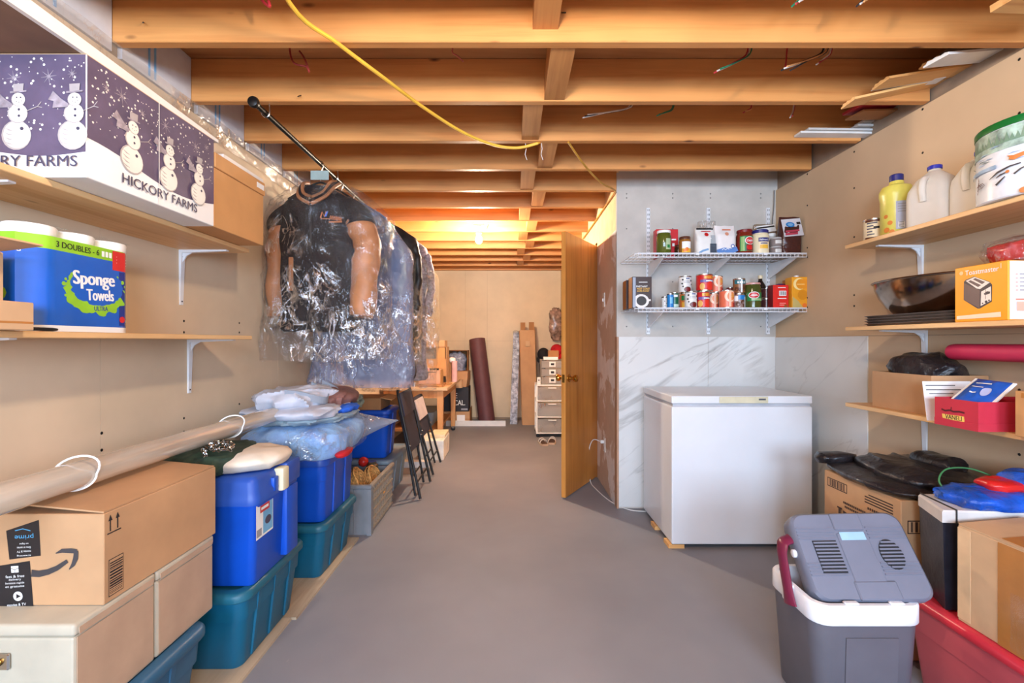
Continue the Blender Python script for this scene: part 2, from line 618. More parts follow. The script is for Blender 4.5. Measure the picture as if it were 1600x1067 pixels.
tape = M('packing_tape', (176, 118, 60), 0.22, var=0.06)
glass = M('clear_glass', (245, 248, 245), 0.03, trans=1.0, var=0.0, ior=1.2)
milky = M('milky_plastic', (240, 236, 228), 0.3, trans=0.28, var=0.02, ior=1.1)
film = FILM('clear_film', (235, 232, 226), 0.015, 0.05, 9.0, 1.0, 0.07, 0.55)
film_soft = FILM('vapour_film', (215, 208, 196), 0.26, 0.06, 5.0, 0.8, 0.15, 0.4)
film_grey = FILM('grey_film', (150, 157, 186), 0.48, 0.05, 7.0, 1.0, 0.10, 0.40)
film_gold = FILM('gold_film', (222, 204, 168), 0.10, 0.06, 9.0, 1.0, 0.10, 0.7)

# ================================================================ setting
XL, XR = -1.45, 1.887          # left and right wall faces
YB, YF = -2.45, 7.01           # wall behind the camera, far wall
ZJ, ZS = 2.276, 2.47           # joist undersides, subfloor underside
YP = 3.27                      # pantry wall
XS = 0.762                     # side wall with the door

def floor_material():
    m, nt, b, out = _base('painted_floor')
    v = coords(nt)
    n1 = noise_tex(nt, v, 0.9, 4, 0.6)
    c = ramp(nt, n1, [(0.35, lin((128, 128, 134))), (0.65, lin((146, 144, 148)))])
    n2 = noise_tex(nt, coords(nt, (1.0, 0.5, 1)), 16, 6, 0.75)
    f2 = ramp(nt, n2, [(0.66, (0, 0, 0, 1)), (0.76, (0.6, 0.6, 0.6, 1))])
    n3 = noise_tex(nt, v, 2.0, 2)
    f3 = ramp(nt, n3, [(0.50, (0, 0, 0, 1)), (0.62, (0.8, 0.8, 0.8, 1))])
    c = mixc(nt, mixc(nt, 1.0, f2, f3, 'MULTIPLY'), c, lin((182, 176, 170)))
    nt.links.new(c, b.inputs['Base Color'])
    r = ramp(nt, n1, [(0.3, (0.55, 0.55, 0.55, 1)), (0.7, (0.68, 0.68, 0.68, 1))])
    nt.links.new(r, b.inputs['Roughness'])
    bump(nt, b, noise_tex(nt, v, 60, 4), 0.06, 0.003)
    return m
struct('floor', box(XL - 0.1, YB - 0.1, -0.1, XR + 0.1, YF + 0.1, 0), floor_material())

# ceiling: subfloor with every joist and block a piece of its own
ceiling = struct('ceiling', box(XL - 0.1, YB - 0.1, ZS, XR + 0.1, YF + 0.1, ZS + 0.03), sub_wood)
JB = [1.69 + 0.4066 * k for k in range(-10, 14)]      # rear faces; index 10 = the first in view
jm = None
for k, yb in enumerate(JB):
    if yb < YB + 0.1: continue
    x0, x1 = XL + 0.002, XR - 0.002
    if jm is None:
        jm = part('joist', rbox(x0, -0.038, 0, x1, 0, ZS - ZJ - 0.001, 0.003, 1), joist_wood, ceiling, loc=(0, yb, ZJ))
    else:
        share(jm, ceiling, (0, yb, ZJ))
blk = [(-1, 0.145), (0, 0.075), (1, 0.145), (2, 0.052), (3, 0.160), (4, 0.060), (5, 0.155), (6, 0.063), (7, 0.140), (8, 0.068), (9, 0.155), (10, 0.063), (11, 0.145), (12, 0.07)]
bm0 = None
for k, x in blk:
    y0 = 1.69 + 0.4066 * (k - 1)
    g = box(0, 0.002, 0, 0.091, 0.3666, 0.12)
    zz = ZJ + (0.045 if k == 0 else 0.004)
    if bm0 is None:
        bm0 = part('blocking', g, block_wood, ceiling, loc=(x, y0, zz))
    else:
        share(bm0, ceiling, (x, y0, zz))
# nails proud of the joists in front
nb = B()
for px_, z, yb, dx in ((-1.33, 2.345, 1.652, 0.02), (0.18, 2.38, 1.652, 0.01), (-0.95, 2.30, 2.058, 0.0)):
    nb.add(tube([(px_, yb - 0.002, z), (px_ + dx, yb - 0.03, z - 0.02)], 0.0025, 5), dark_metal)
part('nail', nb, None, ceiling, kind='stuff')

# left wall: drywall panels, screws, plastic vapour barrier along its head, rim foam above
wl = struct('wall_left', box(XL - 0.1, YB - 0.1, 0, XL - 0.013, YF + 0.1, ZS), M('stud_grey', (150, 130, 110), 0.9))
for y0, y1 in ((YB, -0.83), (-0.83, 0.39), (0.39, 1.61), (1.61, 2.83), (2.83, 4.05), (4.05, 5.5), (5.5, YF)):
    for z0, z1 in ((0.0, 2.235),):
        part('drywall_panel', box(XL - 0.0125, y0 + 0.0008, z0 + 0.0008, XL, y1 - 0.0008, z1 - 0.0008), drywall, wl)
scr = B()
sc0 = xf(lathe([(0.006, 0), (0.004, 0.0015)], 6, False), RY(90))
for y in (0.80, 1.21, 1.615, 2.02, 2.43):
    for z in (0.80, 0.86, 1.24, 1.29, 1.80):
        scr.add(sc0, dark_metal, T(XL, y, z + 0.01 * math.sin(y * 9)))
part('screw', scr, None, wl, kind='stuff')
part('plastic_sheet', grid(lambda u, v: (XL + 0.012 + 0.022 * v + 0.014 * noise.noise(Vector((u * 22, v * 2, 0))), 0.2 + 4.6 * u, 2.16 + 0.10 * v + 0.02 * noise.noise(Vector((u * 9, 3, v)))), 160, 5), film_soft, wl, smooth=True)
foam = M('rigid_foam', (206, 208, 216), 0.7, var=0.04)
foam_blue = M('foam_print', (120, 176, 226), 0.7)
for k in range(8, 18):
    y0, y1 = JB[k] + 0.003, JB[k + 1] - 0.041
    fo = part('foam_panel', box(XL - 0.012, y0, 2.24, XL + 0.006, y1, ZS - 0.002), foam, wl)
    pr = Print(face_px(XL + 0.006))
    for q in (0.12, 0.15):
        pr.rect(y0 + q, 2.25, y0 + q + 0.012, 2.46, foam_blue)
    pr.done('foam_print', fo)

# right wall
wr = struct('wall_right', box(XR + 0.013, YB - 0.1, 0, XR + 0.1, YP + 0.1, ZS), MATS['stud_grey'])
for y0, y1 in ((YB, -1.0), (-1.0, 1.30), (1.30, YP)):
    for z0, z1 in ((0.0, 1.222), (1.222, ZJ - 0.002)):
        part('drywall_panel', box(XR, y0 + 0.0008, z0 + 0.0008, XR + 0.0125, y1 - 0.0008, z1 - 0.0008), drywall_tan, wr)
scr = B()
sc1 = xf(lathe([(0.006, 0), (0.004, 0.0015)], 6, False), RY(-90))
for y in (1.32, 1.70, 2.10, 2.52, 2.92):
    for z in (0.78, 1.02, 1.16, 1.40, 1.46, 1.72, 1.78, 2.05, 2.25):
        scr.add(sc1, dark_metal, T(XR, y, z + 0.012 * math.sin(y * 7)))
part('screw', scr, None, wr, kind='stuff')
marble = MARBLE('marble_panel')
part('marble_panel', box(XR - 0.006, 2.42, 0.01, XR, YP - 0.0065, 1.222), MARBLE('marble_side', True), wr)

# pantry wall behind the freezer
wp = struct('wall_pantry', box(XS + 0.001, YP, 0, XR + 0.012, YP + 0.10, ZS), primer)
part('marble_panel', box(XS + 0.001, YP - 0.006, 0.012, 1.40, YP, 1.226), marble, wp)
part('marble_panel', box(1.4015, YP - 0.006, 0.012, XR - 0.0065, YP, 1.226), marble, wp)
scr = B()
sc2 = xf(lathe([(0.006, 0), (0.004, 0.0015)], 6, False), RX(90))
for x in (0.82, 1.15, 1.42, 1.78):
    for z in (1.30, 1.62, 2.0, 2.22, 2.25):
        scr.add(sc2, M('screw_grey', (130, 128, 124), 0.6), T(x, YP, z))
part('screw', scr, None, wp, kind='stuff')

# side wall with the doorway
patch = PATCHY('patched_board', (204, 176, 154), (234, 224, 218), 2.6, 0.52)
cream = M('cream_lit_board', (226, 196, 150), 0.8)  # board cream; on the side wall's upper part its tone holds painted lamp light
YD0, YD1 = 4.05, 4.73
ws = struct('wall_side', box(XS - 0.012, YP + 0.0, 0, XS + 0.001, YD0 - 0.03, 2.0), patch)
part('drywall_panel', box(XS - 0.012, YP, 2.0, XS + 0.001, YD0 - 0.03, ZS - 0.002), cream, ws)  # upper strip painted cream to stand for the bulb's light above the shadow line
part('drywall_panel', box(XS - 0.012, YD0 - 0.03, 2.06, XS + 0.09, YD1 + 0.03, ZS - 0.002), cream, ws)
part('drywall_panel', box(XS - 0.012, YD1 + 0.03, 0, XS + 0.001, YF, ZS - 0.002), cream, ws)
part('drywall_panel', box(XS + 0.001, YP + 0.101, 0, XS + 0.09, YD0 - 0.03, ZS - 0.002), drywall, ws)
part('corner_strip', box(XS - 0.0135, YP - 0.007, 0.0, XS + 0.0009, YP + 0.055, 1.226), M('strip_tan', (172, 132, 104), 0.7), ws)
part('paint_edge', box(XS - 0.0130, YP - 0.001, 1.227, XS + 0.0009, YP + 0.03, 2.4), primer, ws)
tr = struct('trim_1')
for y in (YD0 - 0.03, YD1 + 0.008):
    part('jamb', box(XS - 0.020, y, 0, XS + 0.098, y + 0.022, 2.06), oak_edge, tr)
part('head_jamb', box(XS - 0.020, YD0 - 0.03, 2.038, XS + 0.098, YD1 + 0.03, 2.06), oak_edge, tr)
# room behind the doorway, closed
wbk = struct('wall_closet', box(XS + 0.6, YP + 0.11, 0, XS + 0.64, YF, ZS), cream)

# far wall
wf = struct('wall_far', box(XL - 0.1, YF + 0.013, 0, XS + 1.2, YF + 0.1, ZS), MATS['stud_grey'])
for x0, x1 in ((XL, -0.71), (-0.71, -0.38), (-0.38, XS - 0.013)):
    for z0, z1 in ((0.03, 1.20), (1.20, ZS - 0.002)):
        part('drywall_panel', box(x0 + 0.0008, YF, z0 + 0.0008, x1 - 0.0008, YF + 0.0125, z1 - 0.0008), drywall_far, wf)
# wall behind the camera, with two window openings
wb = struct('wall_behind')
for x0, z0, x1, z1 in ((XL, 0, XR, 1.05), (XL, 2.05, XR, ZS), (XL, 1.05, -1.30, 2.05), (-0.20, 1.05, 0.40, 2.05), (1.50, 1.05, XR, 2.05)):
    part('drywall_panel', box(x0, YB - 0.1, z0, x1, YB, z1), drywall, wb)
for n, (x0, x1) in enumerate(((-1.30, -0.20), (0.40, 1.50))):
    w = struct('window_%d' % (n + 1))
    fr = B()
    for a in (box(x0, YB - 0.06, 1.05, x0 + 0.05, YB, 2.05), box(x1 - 0.05, YB - 0.06, 1.05, x1, YB, 2.05), box(x0 + 0.05, YB - 0.06, 1.05, x1 - 0.05, YB, 1.10), box(x0 + 0.05, YB - 0.06, 2.0, x1 - 0.05, YB, 2.05), box((x0 + x1) / 2 - 0.02, YB - 0.06, 1.10, (x0 + x1) / 2 + 0.02, YB, 2.0)):
        fr.add(a, white_paint)
    part('window_frame', fr, None, w)

# door, standing open
hx, hy = XS - 0.035, YD0 - 0.008
fx, fy = 0.375, 3.468
ang = math.degrees(math.atan2(fy - hy, fx - hx))
L = math.hypot(fx - hx, fy - hy)
d = struct('door_1')
d.location = (hx, hy, 0.012); d.rotation_euler = (0, 0, R(ang))
part('door_slab', box(0.004, 0.0, 0, L - 0.003, 0.034, 2.015), oak, d)
part('door_edge', box(L - 0.003, 0.0, 0, L, 0.034, 2.015), oak_edge, d)
for side, yy in ((1, 0.034), (-1, 0.0)):
    k = part('knob', xf(lathe([(0.031, 0), (0.031, 0.004), (0.013, 0.008), (0.011, 0.035), (0.022, 0.042), (0.028, 0.055), (0.026, 0.066), (0.014, 0.073)], 18), T(L - 0.065, yy, 0.90) @ RX(-90 * side)), brass, d, smooth=True)
part('latch_plate', box(L, 0.006, 0.87, L + 0.0015, 0.028, 0.93), brass, d)
for z in (0.22, 1.72):
    part('hinge', xf(lathe([(0.008, 0), (0.008, 0.09)], 8), T(0.0, 0.004, z)), dark_metal, d, smooth=True)
# ================================================================ left wall shelves
def bracket(parent, x_wall, side, y, z, leg=0.24, arm=0.205):
    """pressed steel shelf bracket; side=+1 arm goes towards +X"""
    s = side
    b = B()
    b.add(loft([[(x_wall, y - 0.012, z), (x_wall + s * 0.012, y - 0.012, z), (x_wall + s * 0.012, y + 0.012, z), (x_wall, y + 0.012, z)],
                [(x_wall, y - 0.009, z - leg), (x_wall + s * 0.005, y - 0.009, z - leg), (x_wall + s * 0.005, y + 0.009, z - leg), (x_wall, y + 0.009, z - leg)]]), white_metal)
    b.add(loft([[(x_wall, y - 0.012, z - 0.014), (x_wall, y + 0.012, z - 0.014), (x_wall, y + 0.012, z), (x_wall, y - 0.012, z)],
                [(x_wall + s * arm, y - 0.009, z - 0.005), (x_wall + s * arm, y + 0.009, z - 0.005), (x_wall + s * arm, y + 0.009, z), (x_wall + s * arm, y - 0.009, z)]]), white_metal)
    b.add(prism([(0, 0), (s * 0.05, 0), (s * 0.018, -0.018), (0, -0.05)], -0.003, 0.003), white_metal, T(x_wall + s * 0.008, y, z - 0.008) @ RX(90))
    b.add(lathe([(0.004, 0), (0.003, 0.0015)], 6), dark_metal, T(x_wall + s * 0.011, y, z - 0.03) @ RY(90 * s))
    b.add(lathe([(0.004, 0), (0.003, 0.0015)], 6), dark_metal, T(x_wall + s * 0.006, y, z - leg + 0.015) @ RY(90 * s))
    return part('shelf_bracket', b, None, parent)

def shelf(label, x0, x1, y0, y1, z0, z1, brs, x_wall, side, grp, tilt=0.0):
    t = thing('plank_shelf', label, 'shelf', (0, 0, 0), group=grp)
    part('board', rbox(x0, y0, z0, x1, y1, z1, 0.002, 1), pine, t)
    for y in brs:
        bracket(t, x_wall, side, y, z0)
    return t
shelf('upper pine shelf on the left wall carrying the snowman carton', XL + 0.0005, -1.19, 0.35, 2.07, 1.593, 1.611, (1.138, 2.0), XL, 1, 'plank shelves on the left wall')
shelf('lower pine shelf on the left wall carrying the paper towels', XL + 0.0005, -1.19, 0.35, 2.093, 1.202, 1.219, (1.14, 2.05), XL, 1, 'plank shelves on the left wall')

# ---------------------------------------------------------------- snowman carton
purple = M('print_purple', (92, 80, 104), 0.5, var=0.08, scale=14)
snow = M('print_snow', (228, 224, 214), 0.55, var=0.03)
snow_sh = M('print_snow_shade', (176, 168, 164), 0.55)
navy_ink = M('print_navy', (70, 66, 88), 0.55)
scarf = M('print_scarf', (150, 140, 148), 0.55, var=0.15, scale=60)
hat = M('print_hat', (168, 160, 160), 0.55)
def snowman(p, cx, z0, h, flip=1):
    r1, r2, r3 = h * 0.215, h * 0.145, h * 0.10
    y1 = z0 + r1; y2 = z0 + 2 * r1 + r2 * 0.75; y3 = z0 + 2 * r1 + 2 * r2 * 0.78 + r3 * 0.9
    for (a, b_, r) in ((cx, y1, r1), (cx + 0.02 * h, y2, r2), (cx + 0.03 * h, y3, r3)):
        p.disc(a, b_, r * 1.04, snow_sh); p.disc(a + r * 0.05, b_ + r * 0.03, r * 0.95, snow)
    for q in range(4):
        p.line([(cx - r1 * 0.8, y1 + r1 * (0.5 - 0.32 * q)), (cx - r1 * 0.5, y1 + r1 * (0.35 - 0.32 * q)), (cx - r1 * 0.2, y1 + r1 * (0.3 - 0.32 * q))], [0.0008, 0.004, 0.0008], snow_sh)
    tx, ty = cx + 0.035 * h, y3 + r3 * 0.8
    p.poly([(tx - r3 * 1.25, ty + 0.002), (tx + r3 * 1.2, ty + 0.006), (tx + r3 * 1.2, ty + 0.01), (tx - r3 * 1.25, ty + 0.007)], scarf)
    p.poly([(tx - r3 * 0.75, ty + 0.007), (tx + r3 * 0.7, ty + 0.009), (tx + r3 * 0.8, ty + h * 0.16), (tx - r3 * 0.8, ty + h * 0.15)], hat)
    p.line([(tx - r3, y3 - r3 * 0.9), (tx - r3 * 2.2, y3 - r3 * 0.2), (tx - r3 * 3.6, y3 + r3 * 0.6)], [r3 * 0.5, r3 * 0.7, r3 * 1.5], scarf)
    p.line([(tx - r3, y3 - r3 * 0.95), (tx - r3 * 2.0, y3 - r3 * 0.9), (tx - r3 * 3.2, y3 - r3 * 0.7)], [r3 * 0.5, r3 * 0.6, r3 * 1.2], scarf)
    p.line([(cx + r2, y2 + r2 * 0.2), (cx + r2 * 2.2, y2 + r2 * 0.7), (cx + r2 * 2.6, y2 + r2 * 1.2)], 0.0016, snow_sh)
    p.line([(cx + r2 * 2.2, y2 + r2 * 0.7), (cx + r2 * 2.7, y2 + r2 * 0.6)], 0.0014, snow_sh)
    dots = [(cx + r1 * 0.4, y1 + r1 * 0.45, r1 * 0.13), (cx + r2 * 0.3, y2 + r2 * 0.4, r2 * 0.14), (cx + r2 * 0.3, y2 - r2 * 0.25, r2 * 0.14),
            (tx - r3 * 0.25, y3 + r3 * 0.3, r3 * 0.12), (tx + r3 * 0.35, y3 + r3 * 0.3, r3 * 0.12), (tx - r3 * 0.3, y3 - r3 * 0.3, r3 * 0.07), (tx + r3 * 0.1, y3 - r3 * 0.42, r3 * 0.07), (tx + r3 * 0.45, y3 - r3 * 0.25, r3 * 0.07)]
    p.discs(dots, navy_ink)
def star(p, cx, cy, r):
    for k in range(4):
        a = R(45 * k + 8)
        p.line([(cx - r * math.cos(a), cy - r * math.sin(a)), (cx, cy), (cx + r * math.cos(a), cy + r * math.sin(a))], [0.0006, 0.0026, 0.0006], scarf)

t = thing('snowman_carton', 'purple snowman gift carton on the upper left shelf', 'carton', (0, 0, 0))
part('carton_body', rbox(-1.445, 1.165, 1.612, -1.085, 1.663, 1.926, 0.002, 1), white, t)
part('top_flap', box(-1.44, 1.17, 1.9265, -1.09, 1.66, 1.930), kraft_light, t)
pr = Print(face_px(-1.085))
Zb = 1.612
def hill(x):
    return Zb + 0.080 + 0.022 * math.sin((x - 1.0) * 9.5)
top = 1.9245
xs = [1.1665 + (1.6615 - 1.1665) * i / 16 for i in range(17)]
pr.poly([(x, hill(x)) for x in xs] + [(xs[-1], top), (xs[0], top)], purple)
r2 = random.Random(3)
pr.discs([(r2.uniform(1.172, 1.657), r2.uniform(1.75, 1.918), r2.choice((0.0014, 0.002, 0.0032))) for _ in range(190)], snow, 6)
for sx, sz, sr in ((1.27, 1.875, 0.024), (1.222, 1.87, 0.012), (1.43, 1.868, 0.022), (1.34, 1.862, 0.013), (1.565, 1.86, 0.022), (1.62, 1.88, 0.013)):
    star(pr, sx, sz, sr)
snowman(pr, 1.302, 1.672, 0.178); snowman(pr, 1.440, 1.668, 0.172); snowman(pr, 1.575, 1.664, 0.168)
pr.rect(1.397, 1.613, 1.400, 1.925, white)
pr.text('HICKORY FARMS', 1.417, 1.648, 0.30, 0.027, navy_ink, 0, 0.015)
pr.done('printed_side', t)
pr = Print(face_my(1.165))
xs = [-1.4435 + (0.357) * i / 14 for i in range(15)]
pr.poly([(x, Zb + 0.062 + 0.008 * math.sin(x * 17)) for x in xs] + [(xs[-1], top), (xs[0], top)], purple)
pr.discs([(r2.uniform(-1.44, -1.09), r2.uniform(1.73, 1.918), r2.choice((0.0014, 0.002, 0.0034))) for _ in range(150)], snow, 6)
for sx, sz, sr in ((-1.27, 1.865, 0.018), (-1.34, 1.87, 0.012), (-1.18, 1.868, 0.02), (-1.12, 1.875, 0.012)):
    star(pr, sx, sz, sr)
snowman(pr, -1.262, 1.682, 0.17); snowman(pr, -1.118, 1.682, 0.17); snowman(pr, -1.40, 1.682, 0.17)
pr.text('HICKORY FARMS', -1.272, 1.652, 0.335, 0.028, navy_ink, 0, 0.015)
pr.done('printed_end', t)

t = thing('brown_carton', 'plain brown lidded carton beside the snowman carton', 'carton', (0, 0, 0))
part('carton_body', rbox(-1.445, 1.668, 1.612, -1.088, 2.000, 1.83, 0.002, 1), kraft_orange, t)
part('lid', rbox(-1.4455, 1.6675, 1.8305, -1.083, 2.004, 1.885, 0.002, 1), kraft_orange, t)
part('paper_label', box(-1.0835, 1.94, 1.85, -1.0825, 1.996, 1.872), white, t)
t = thing('cover_board', 'brown board with a white edge lying across the two upper cartons', 'panel', (-1.27, 0, 0))
part('panel_core', loft([[(-0.165, 0.93, 1.9315), (0.165, 0.93, 1.9315), (0.165, 0.93, 1.953), (-0.165, 0.93, 1.953)], [(-0.165, 1.70, 1.9315), (0.165, 1.70, 1.9315), (0.165, 1.70, 1.94), (-0.165, 1.70, 1.94)]]), M('panel_brown', (120, 92, 74), 0.7), t)
part('edge_strip', loft([[(0.1655, 0.93, 1.931), (0.178, 0.93, 1.931), (0.178, 0.93, 1.972), (0.1655, 0.93, 1.972)], [(0.1655, 1.70, 1.931), (0.178, 1.70, 1.931), (0.178, 1.70, 1.942), (0.1655, 1.70, 1.942)]]), white_paint, t)
solo('lath', 'white slat lying on the brown lidded carton lid', 'slat', box(-1.20, 1.72, 1.8855, -1.086, 1.995, 1.899), white_paint)

# ---------------------------------------------------------------- paper towels
sp_blue = M('towel_blue', (20, 92, 190), 0.28, var=0.08, scale=5, coat=0.5)
sp_green = M('towel_green', (142, 196, 44), 0.3, coat=0.5)
sp_red = M('towel_red', (204, 40, 44), 0.3, coat=0.5)
sp_dark = M('towel_navy', (20, 48, 128), 0.3, coat=0.5)
t = thing('paper_towel_pack', 'blue and green pack of white paper towel rolls on the lower left shelf', 'towels', (0, 0, 0))
Y0, Y1, X0, X1 = 1.135, 1.462, -1.42, -1.20
rr_ = (Y1 - Y0) / 6
def bulge(y):
    k = ((y - Y0) / (rr_ * 2)) % 1.0
    return 0.0 * k
def foot(grow=0.0):
    pts = []
    n = 24
    for i in range(n + 1):
        y = Y0 + (Y1 - Y0) * i / n
        e = 0.0
        u = (y - Y0) / (Y1 - Y0)
        e = -0.035 * max(0, abs(u - 0.5) * 2 - 0.72) / 0.28
        pts.append((X1 + bulge(y) + e + grow, y))
    for i in range(n + 1):
        y = Y1 - (Y1 - Y0) * i / n
        u = (y - Y0) / (Y1 - Y0)
        e = 0.035 * max(0, abs(u - 0.5) * 2 - 0.72) / 0.28
        pts.append((X0 - bulge(y) + e - grow, y))
    return pts
def front(u, v, o):
    q = (u - Y0) / (Y1 - Y0)
    return (X1 + bulge(u) - 0.035 * max(0, abs(q - 0.5) * 2 - 0.72) / 0.28 + o, u, v)
zb = 1.2195
fp = foot()
part('film_wrap', B().add(prism(fp, zb, zb + 0.016), white, None, True).add(prism(fp, zb + 0.016, zb + 0.214), sp_blue, None, True).add(prism(fp, zb + 0.214, zb + 0.248), sp_green, None, True), None, t)
for i in range(3):
    for j in range(2):
        part('paper_roll', xf(lathe([(0.050, 0), (0.0525, 0.004), (0.0525, 0.0235), (0.050, 0.027), (0.022, 0.027), (0.022, 0.01)], 24), T(X1 - 0.056 - 0.108 * j, Y0 + rr_ * (1 + 2 * i), zb + 0.2482)), white, t, smooth=True)
part('film_top', grid(lambda u, v: (X0 + 0.01 + (X1 - X0 - 0.02) * v, Y0 + 0.01 + (Y1 - Y0 - 0.02) * u, zb + 0.279 + 0.006 * noise.noise(Vector((u * 8, v * 8, 1)))), 16, 10), film, t, smooth=True)
pr = Print(front)
pr.patch(1.372, zb + 0.188, 1.458, zb + 0.246, sp_red, 14)
pr.patch(1.395, zb + 0.022, 1.455, zb + 0.185, sp_dark, 10)
def splash(cx, cy, a, b_, mat, n=46, seed=5):
    rq = random.Random(seed)
    pts = []
    for i in range(n):
        th = 2 * PI * i / n
        k = 1 + (0.16 * rq.random() if i % 2 else -0.04)
        pts.append((cx + a * k * math.cos(th), cy + b_ * k * math.sin(th)))
    pr.k += 1
    off = 0.0006 + 0.00022 * pr.k
    pr.b.add(([front(x, y, off) for x, y in pts] + [front(cx, cy, off)], [(i, (i + 1) % n, n) for i in range(n)]), mat)
cx, cy = 1.322, zb + 0.120
def lobe(cx, cy, a, b_, mat, amp, n=96, seed=5):
    pts = []
    for i in range(n):
        th = 2 * PI * i / n
        k = 1 + amp * (noise.noise(Vector((math.cos(th) * 3.2 + seed, math.sin(th) * 3.2, seed))) + 0.7 * noise.noise(Vector((math.cos(th) * 8 + seed, math.sin(th) * 8, seed))))
        pts.append((cx + a * k * math.cos(th), cy + b_ * k * math.sin(th)))
    pr.poly(pts, mat)
lobe(cx, cy - 0.006, 0.096, 0.062, sp_green, 0.16)
pr.discs([(cx + 0.100 * math.cos(R(a_)), cy + 0.064 * math.sin(R(a_)), r_) for a_, r_ in ((20, 0.004), (32, 0.006), (48, 0.004), (62, 0.003), (160, 0.004), (172, 0.006), (200, 0.004), (215, 0.005), (330, 0.005), (345, 0.003))], sp_green, 10)
lobe(cx + 0.002, cy + 0.012, 0.083, 0.054, sp_blue, 0.10, 96, 9)
pr.text('Sponge', cx - 0.008, cy + 0.028, 0.128, 0.050, white, 3, 0.03)
pr.text('Towels', cx + 0.010, cy - 0.012, 0.086, 0.032, white, 3, 0.03)
pr.text('ULTRA', cx + 0.012, cy - 0.051, 0.044, 0.013, sp_dark, 2, 0.02)
pr.text('3 DOUBLES - 6', 1.265, zb + 0.231, 0.125, 0.016, ink, 0, 0.015)
for q in (1.340, 1.352, 1.364):
    pr.rect(q - 0.0045, zb + 0.222, q + 0.0045, zb + 0.238, white)
for k in range(3):
    pr.rect(1.385, zb + 0.228 - 0.009 * k, 1.447, zb + 0.231 - 0.009 * k, white)
pr.disc(1.405, zb + 0.040, 0.010, sp_red, n=9)
pr.text('CANADA', 1.436, zb + 0.036, 0.032, 0.008, white)
pr.text('S', 1.1395, zb + 0.205, 0.006, 0.011, white)
pr.done('printed_film', t)
pr = Print(face_my(Y0))
pr.text('Sponge', -1.315, zb + 0.146, 0.10, 0.036, white, 3, 0.03)
pr.disc(-1.315, zb + 0.095, 0.06, sp_green, 0.03); pr.text('Towels', -1.31, zb + 0.112, 0.07, 0.024, white, 3, 0.03)
pr.done('printed_end', t)

# small cartons left of the towels
t = thing('small_carton', 'small open brown carton at the left end of the lower left shelf', 'carton', (0, 0, 0))
part('carton_body', rbox(-1.40, 0.95, 1.2195, -1.150, 1.10, 1.286, 0.002, 1), kraft_light, t)
part('tape_strip', box(-1.1502, 0.95, 1.235, -1.1494, 1.098, 1.240), tape, t)
t = thing('tall_carton', 'brown carton with an open flap left of the paper towels', 'carton', (0, 0, 0))
part('carton_body', rbox(-1.42, 0.93, 1.2865, -1.212, 1.09, 1.405, 0.002, 1), kraft_light, t)
part('flap', xf(box(0, 0, 0, 0.105, 0.14, 0.004), T(-1.212, 0.94, 1.405) @ RY(-7)), kraft_light, t)
part('tape_end', box(-1.30, 0.9285, 1.39, -1.222, 0.9295, 1.408), white, t)
solo('marker_pen', 'black marker pen lying on the lower left shelf by the towels', 'pen', tube([(-1.193, 1.125, 1.2245), (-1.197, 1.19, 1.2245), (-1.2, 1.205, 1.2245)], [0.0045, 0.0045, 0.003], 8), black_plastic, smooth=True)

# ================================================================ stack by the left wall
t = thing('plywood_sheet', 'grey plywood sheet under the near totes', 'plywood', (0, 0, 0), group='plywood sheets on the floor')
part('sheet', box(-1.44, 0.5, 0, -0.944, 1.955, 0.011), ply, t)
t = thing('plywood_sheet', 'grey plywood sheet under the second teal tote', 'plywood', (0, 0, 0), group='plywood sheets on the floor')
part('sheet', box(-1.44, 1.958, 0, -0.924, 2.76, 0.011), ply, t)

def tote(name, label, x0, x1, y0, y1, z0, z1, body_mat, lid_mat, grp, ribs=3, lid_h=0.035, taper=0.03, r=0.04, over=0.014):
    cx, cy = (x0 + x1) / 2, (y0 + y1) / 2
    w, d, h = x1 - x0, y1 - y0, z1 - z0
    t = thing(name, label, 'tote', (cx, cy, z0), group=grp)
    wt, dt = w - 2 * over, d - 2 * over
    part('tub', rloft([(0, wt - 2 * taper - 0.01, dt - 2 * taper - 0.01, r * 0.8), (0.008, wt - 2 * taper, dt - 2 * taper, r), (h * 0.62, wt - taper * 0.8, dt - taper * 0.8, r), (h * 0.63, wt - taper * 0.4, dt - taper * 0.4, r), (h - lid_h - 0.003, wt - 0.004, dt - 0.004, r)], 5), body_mat, t, smooth=True)
    part('lid', rloft([(h - lid_h, w - 0.006, d - 0.006, r + over), (h - lid_h + 0.004, w, d, r + over), (h - 0.012, w, d, r + over), (h - 0.003, w - 0.012, d - 0.012, r + over * 0.6), (h, w - 0.03, d - 0.03, r), (h, w - 0.075, d - 0.075, r * 0.8), (h - 0.008, w - 0.09, d - 0.09, r * 0.7)], 5), lid_mat, t, smooth=True)
    for k in range(ribs):
        y = -d / 2 + d * (k + 1) / (ribs + 1)
        xo = wt / 2
        part('rib', loft([[(xo - taper - 0.01, y - 0.016, 0.012), (xo - taper + 0.006, y - 0.010, 0.012), (xo - taper + 0.006, y + 0.010, 0.012), (xo - taper - 0.01, y + 0.016, 0.012)],
                          [(xo - 0.012, y - 0.016, h - lid_h - 0.004), (xo + 0.004, y - 0.010, h - lid_h - 0.004), (xo + 0.004, y + 0.010, h - lid_h - 0.004), (xo - 0.012, y + 0.016, h - lid_h - 0.004)]]), body_mat, t)
    g = part('end_grip', rbox(-0.07, -dt / 2 - 0.008, h - lid_h - 0.035, 0.07, -dt / 2 + 0.03, h - lid_h - 0.004, 0.005, 1), body_mat, t)
    return t
teal = M('tote_teal', (12, 92, 122), 0.42, var=0.06, scale=4)
teal_lid = M('tote_teal_lid', (30, 96, 116), 0.42, var=0.06, scale=4)
steel_blue = M('tote_steel', (46, 92, 122), 0.42, var=0.05, scale=4)
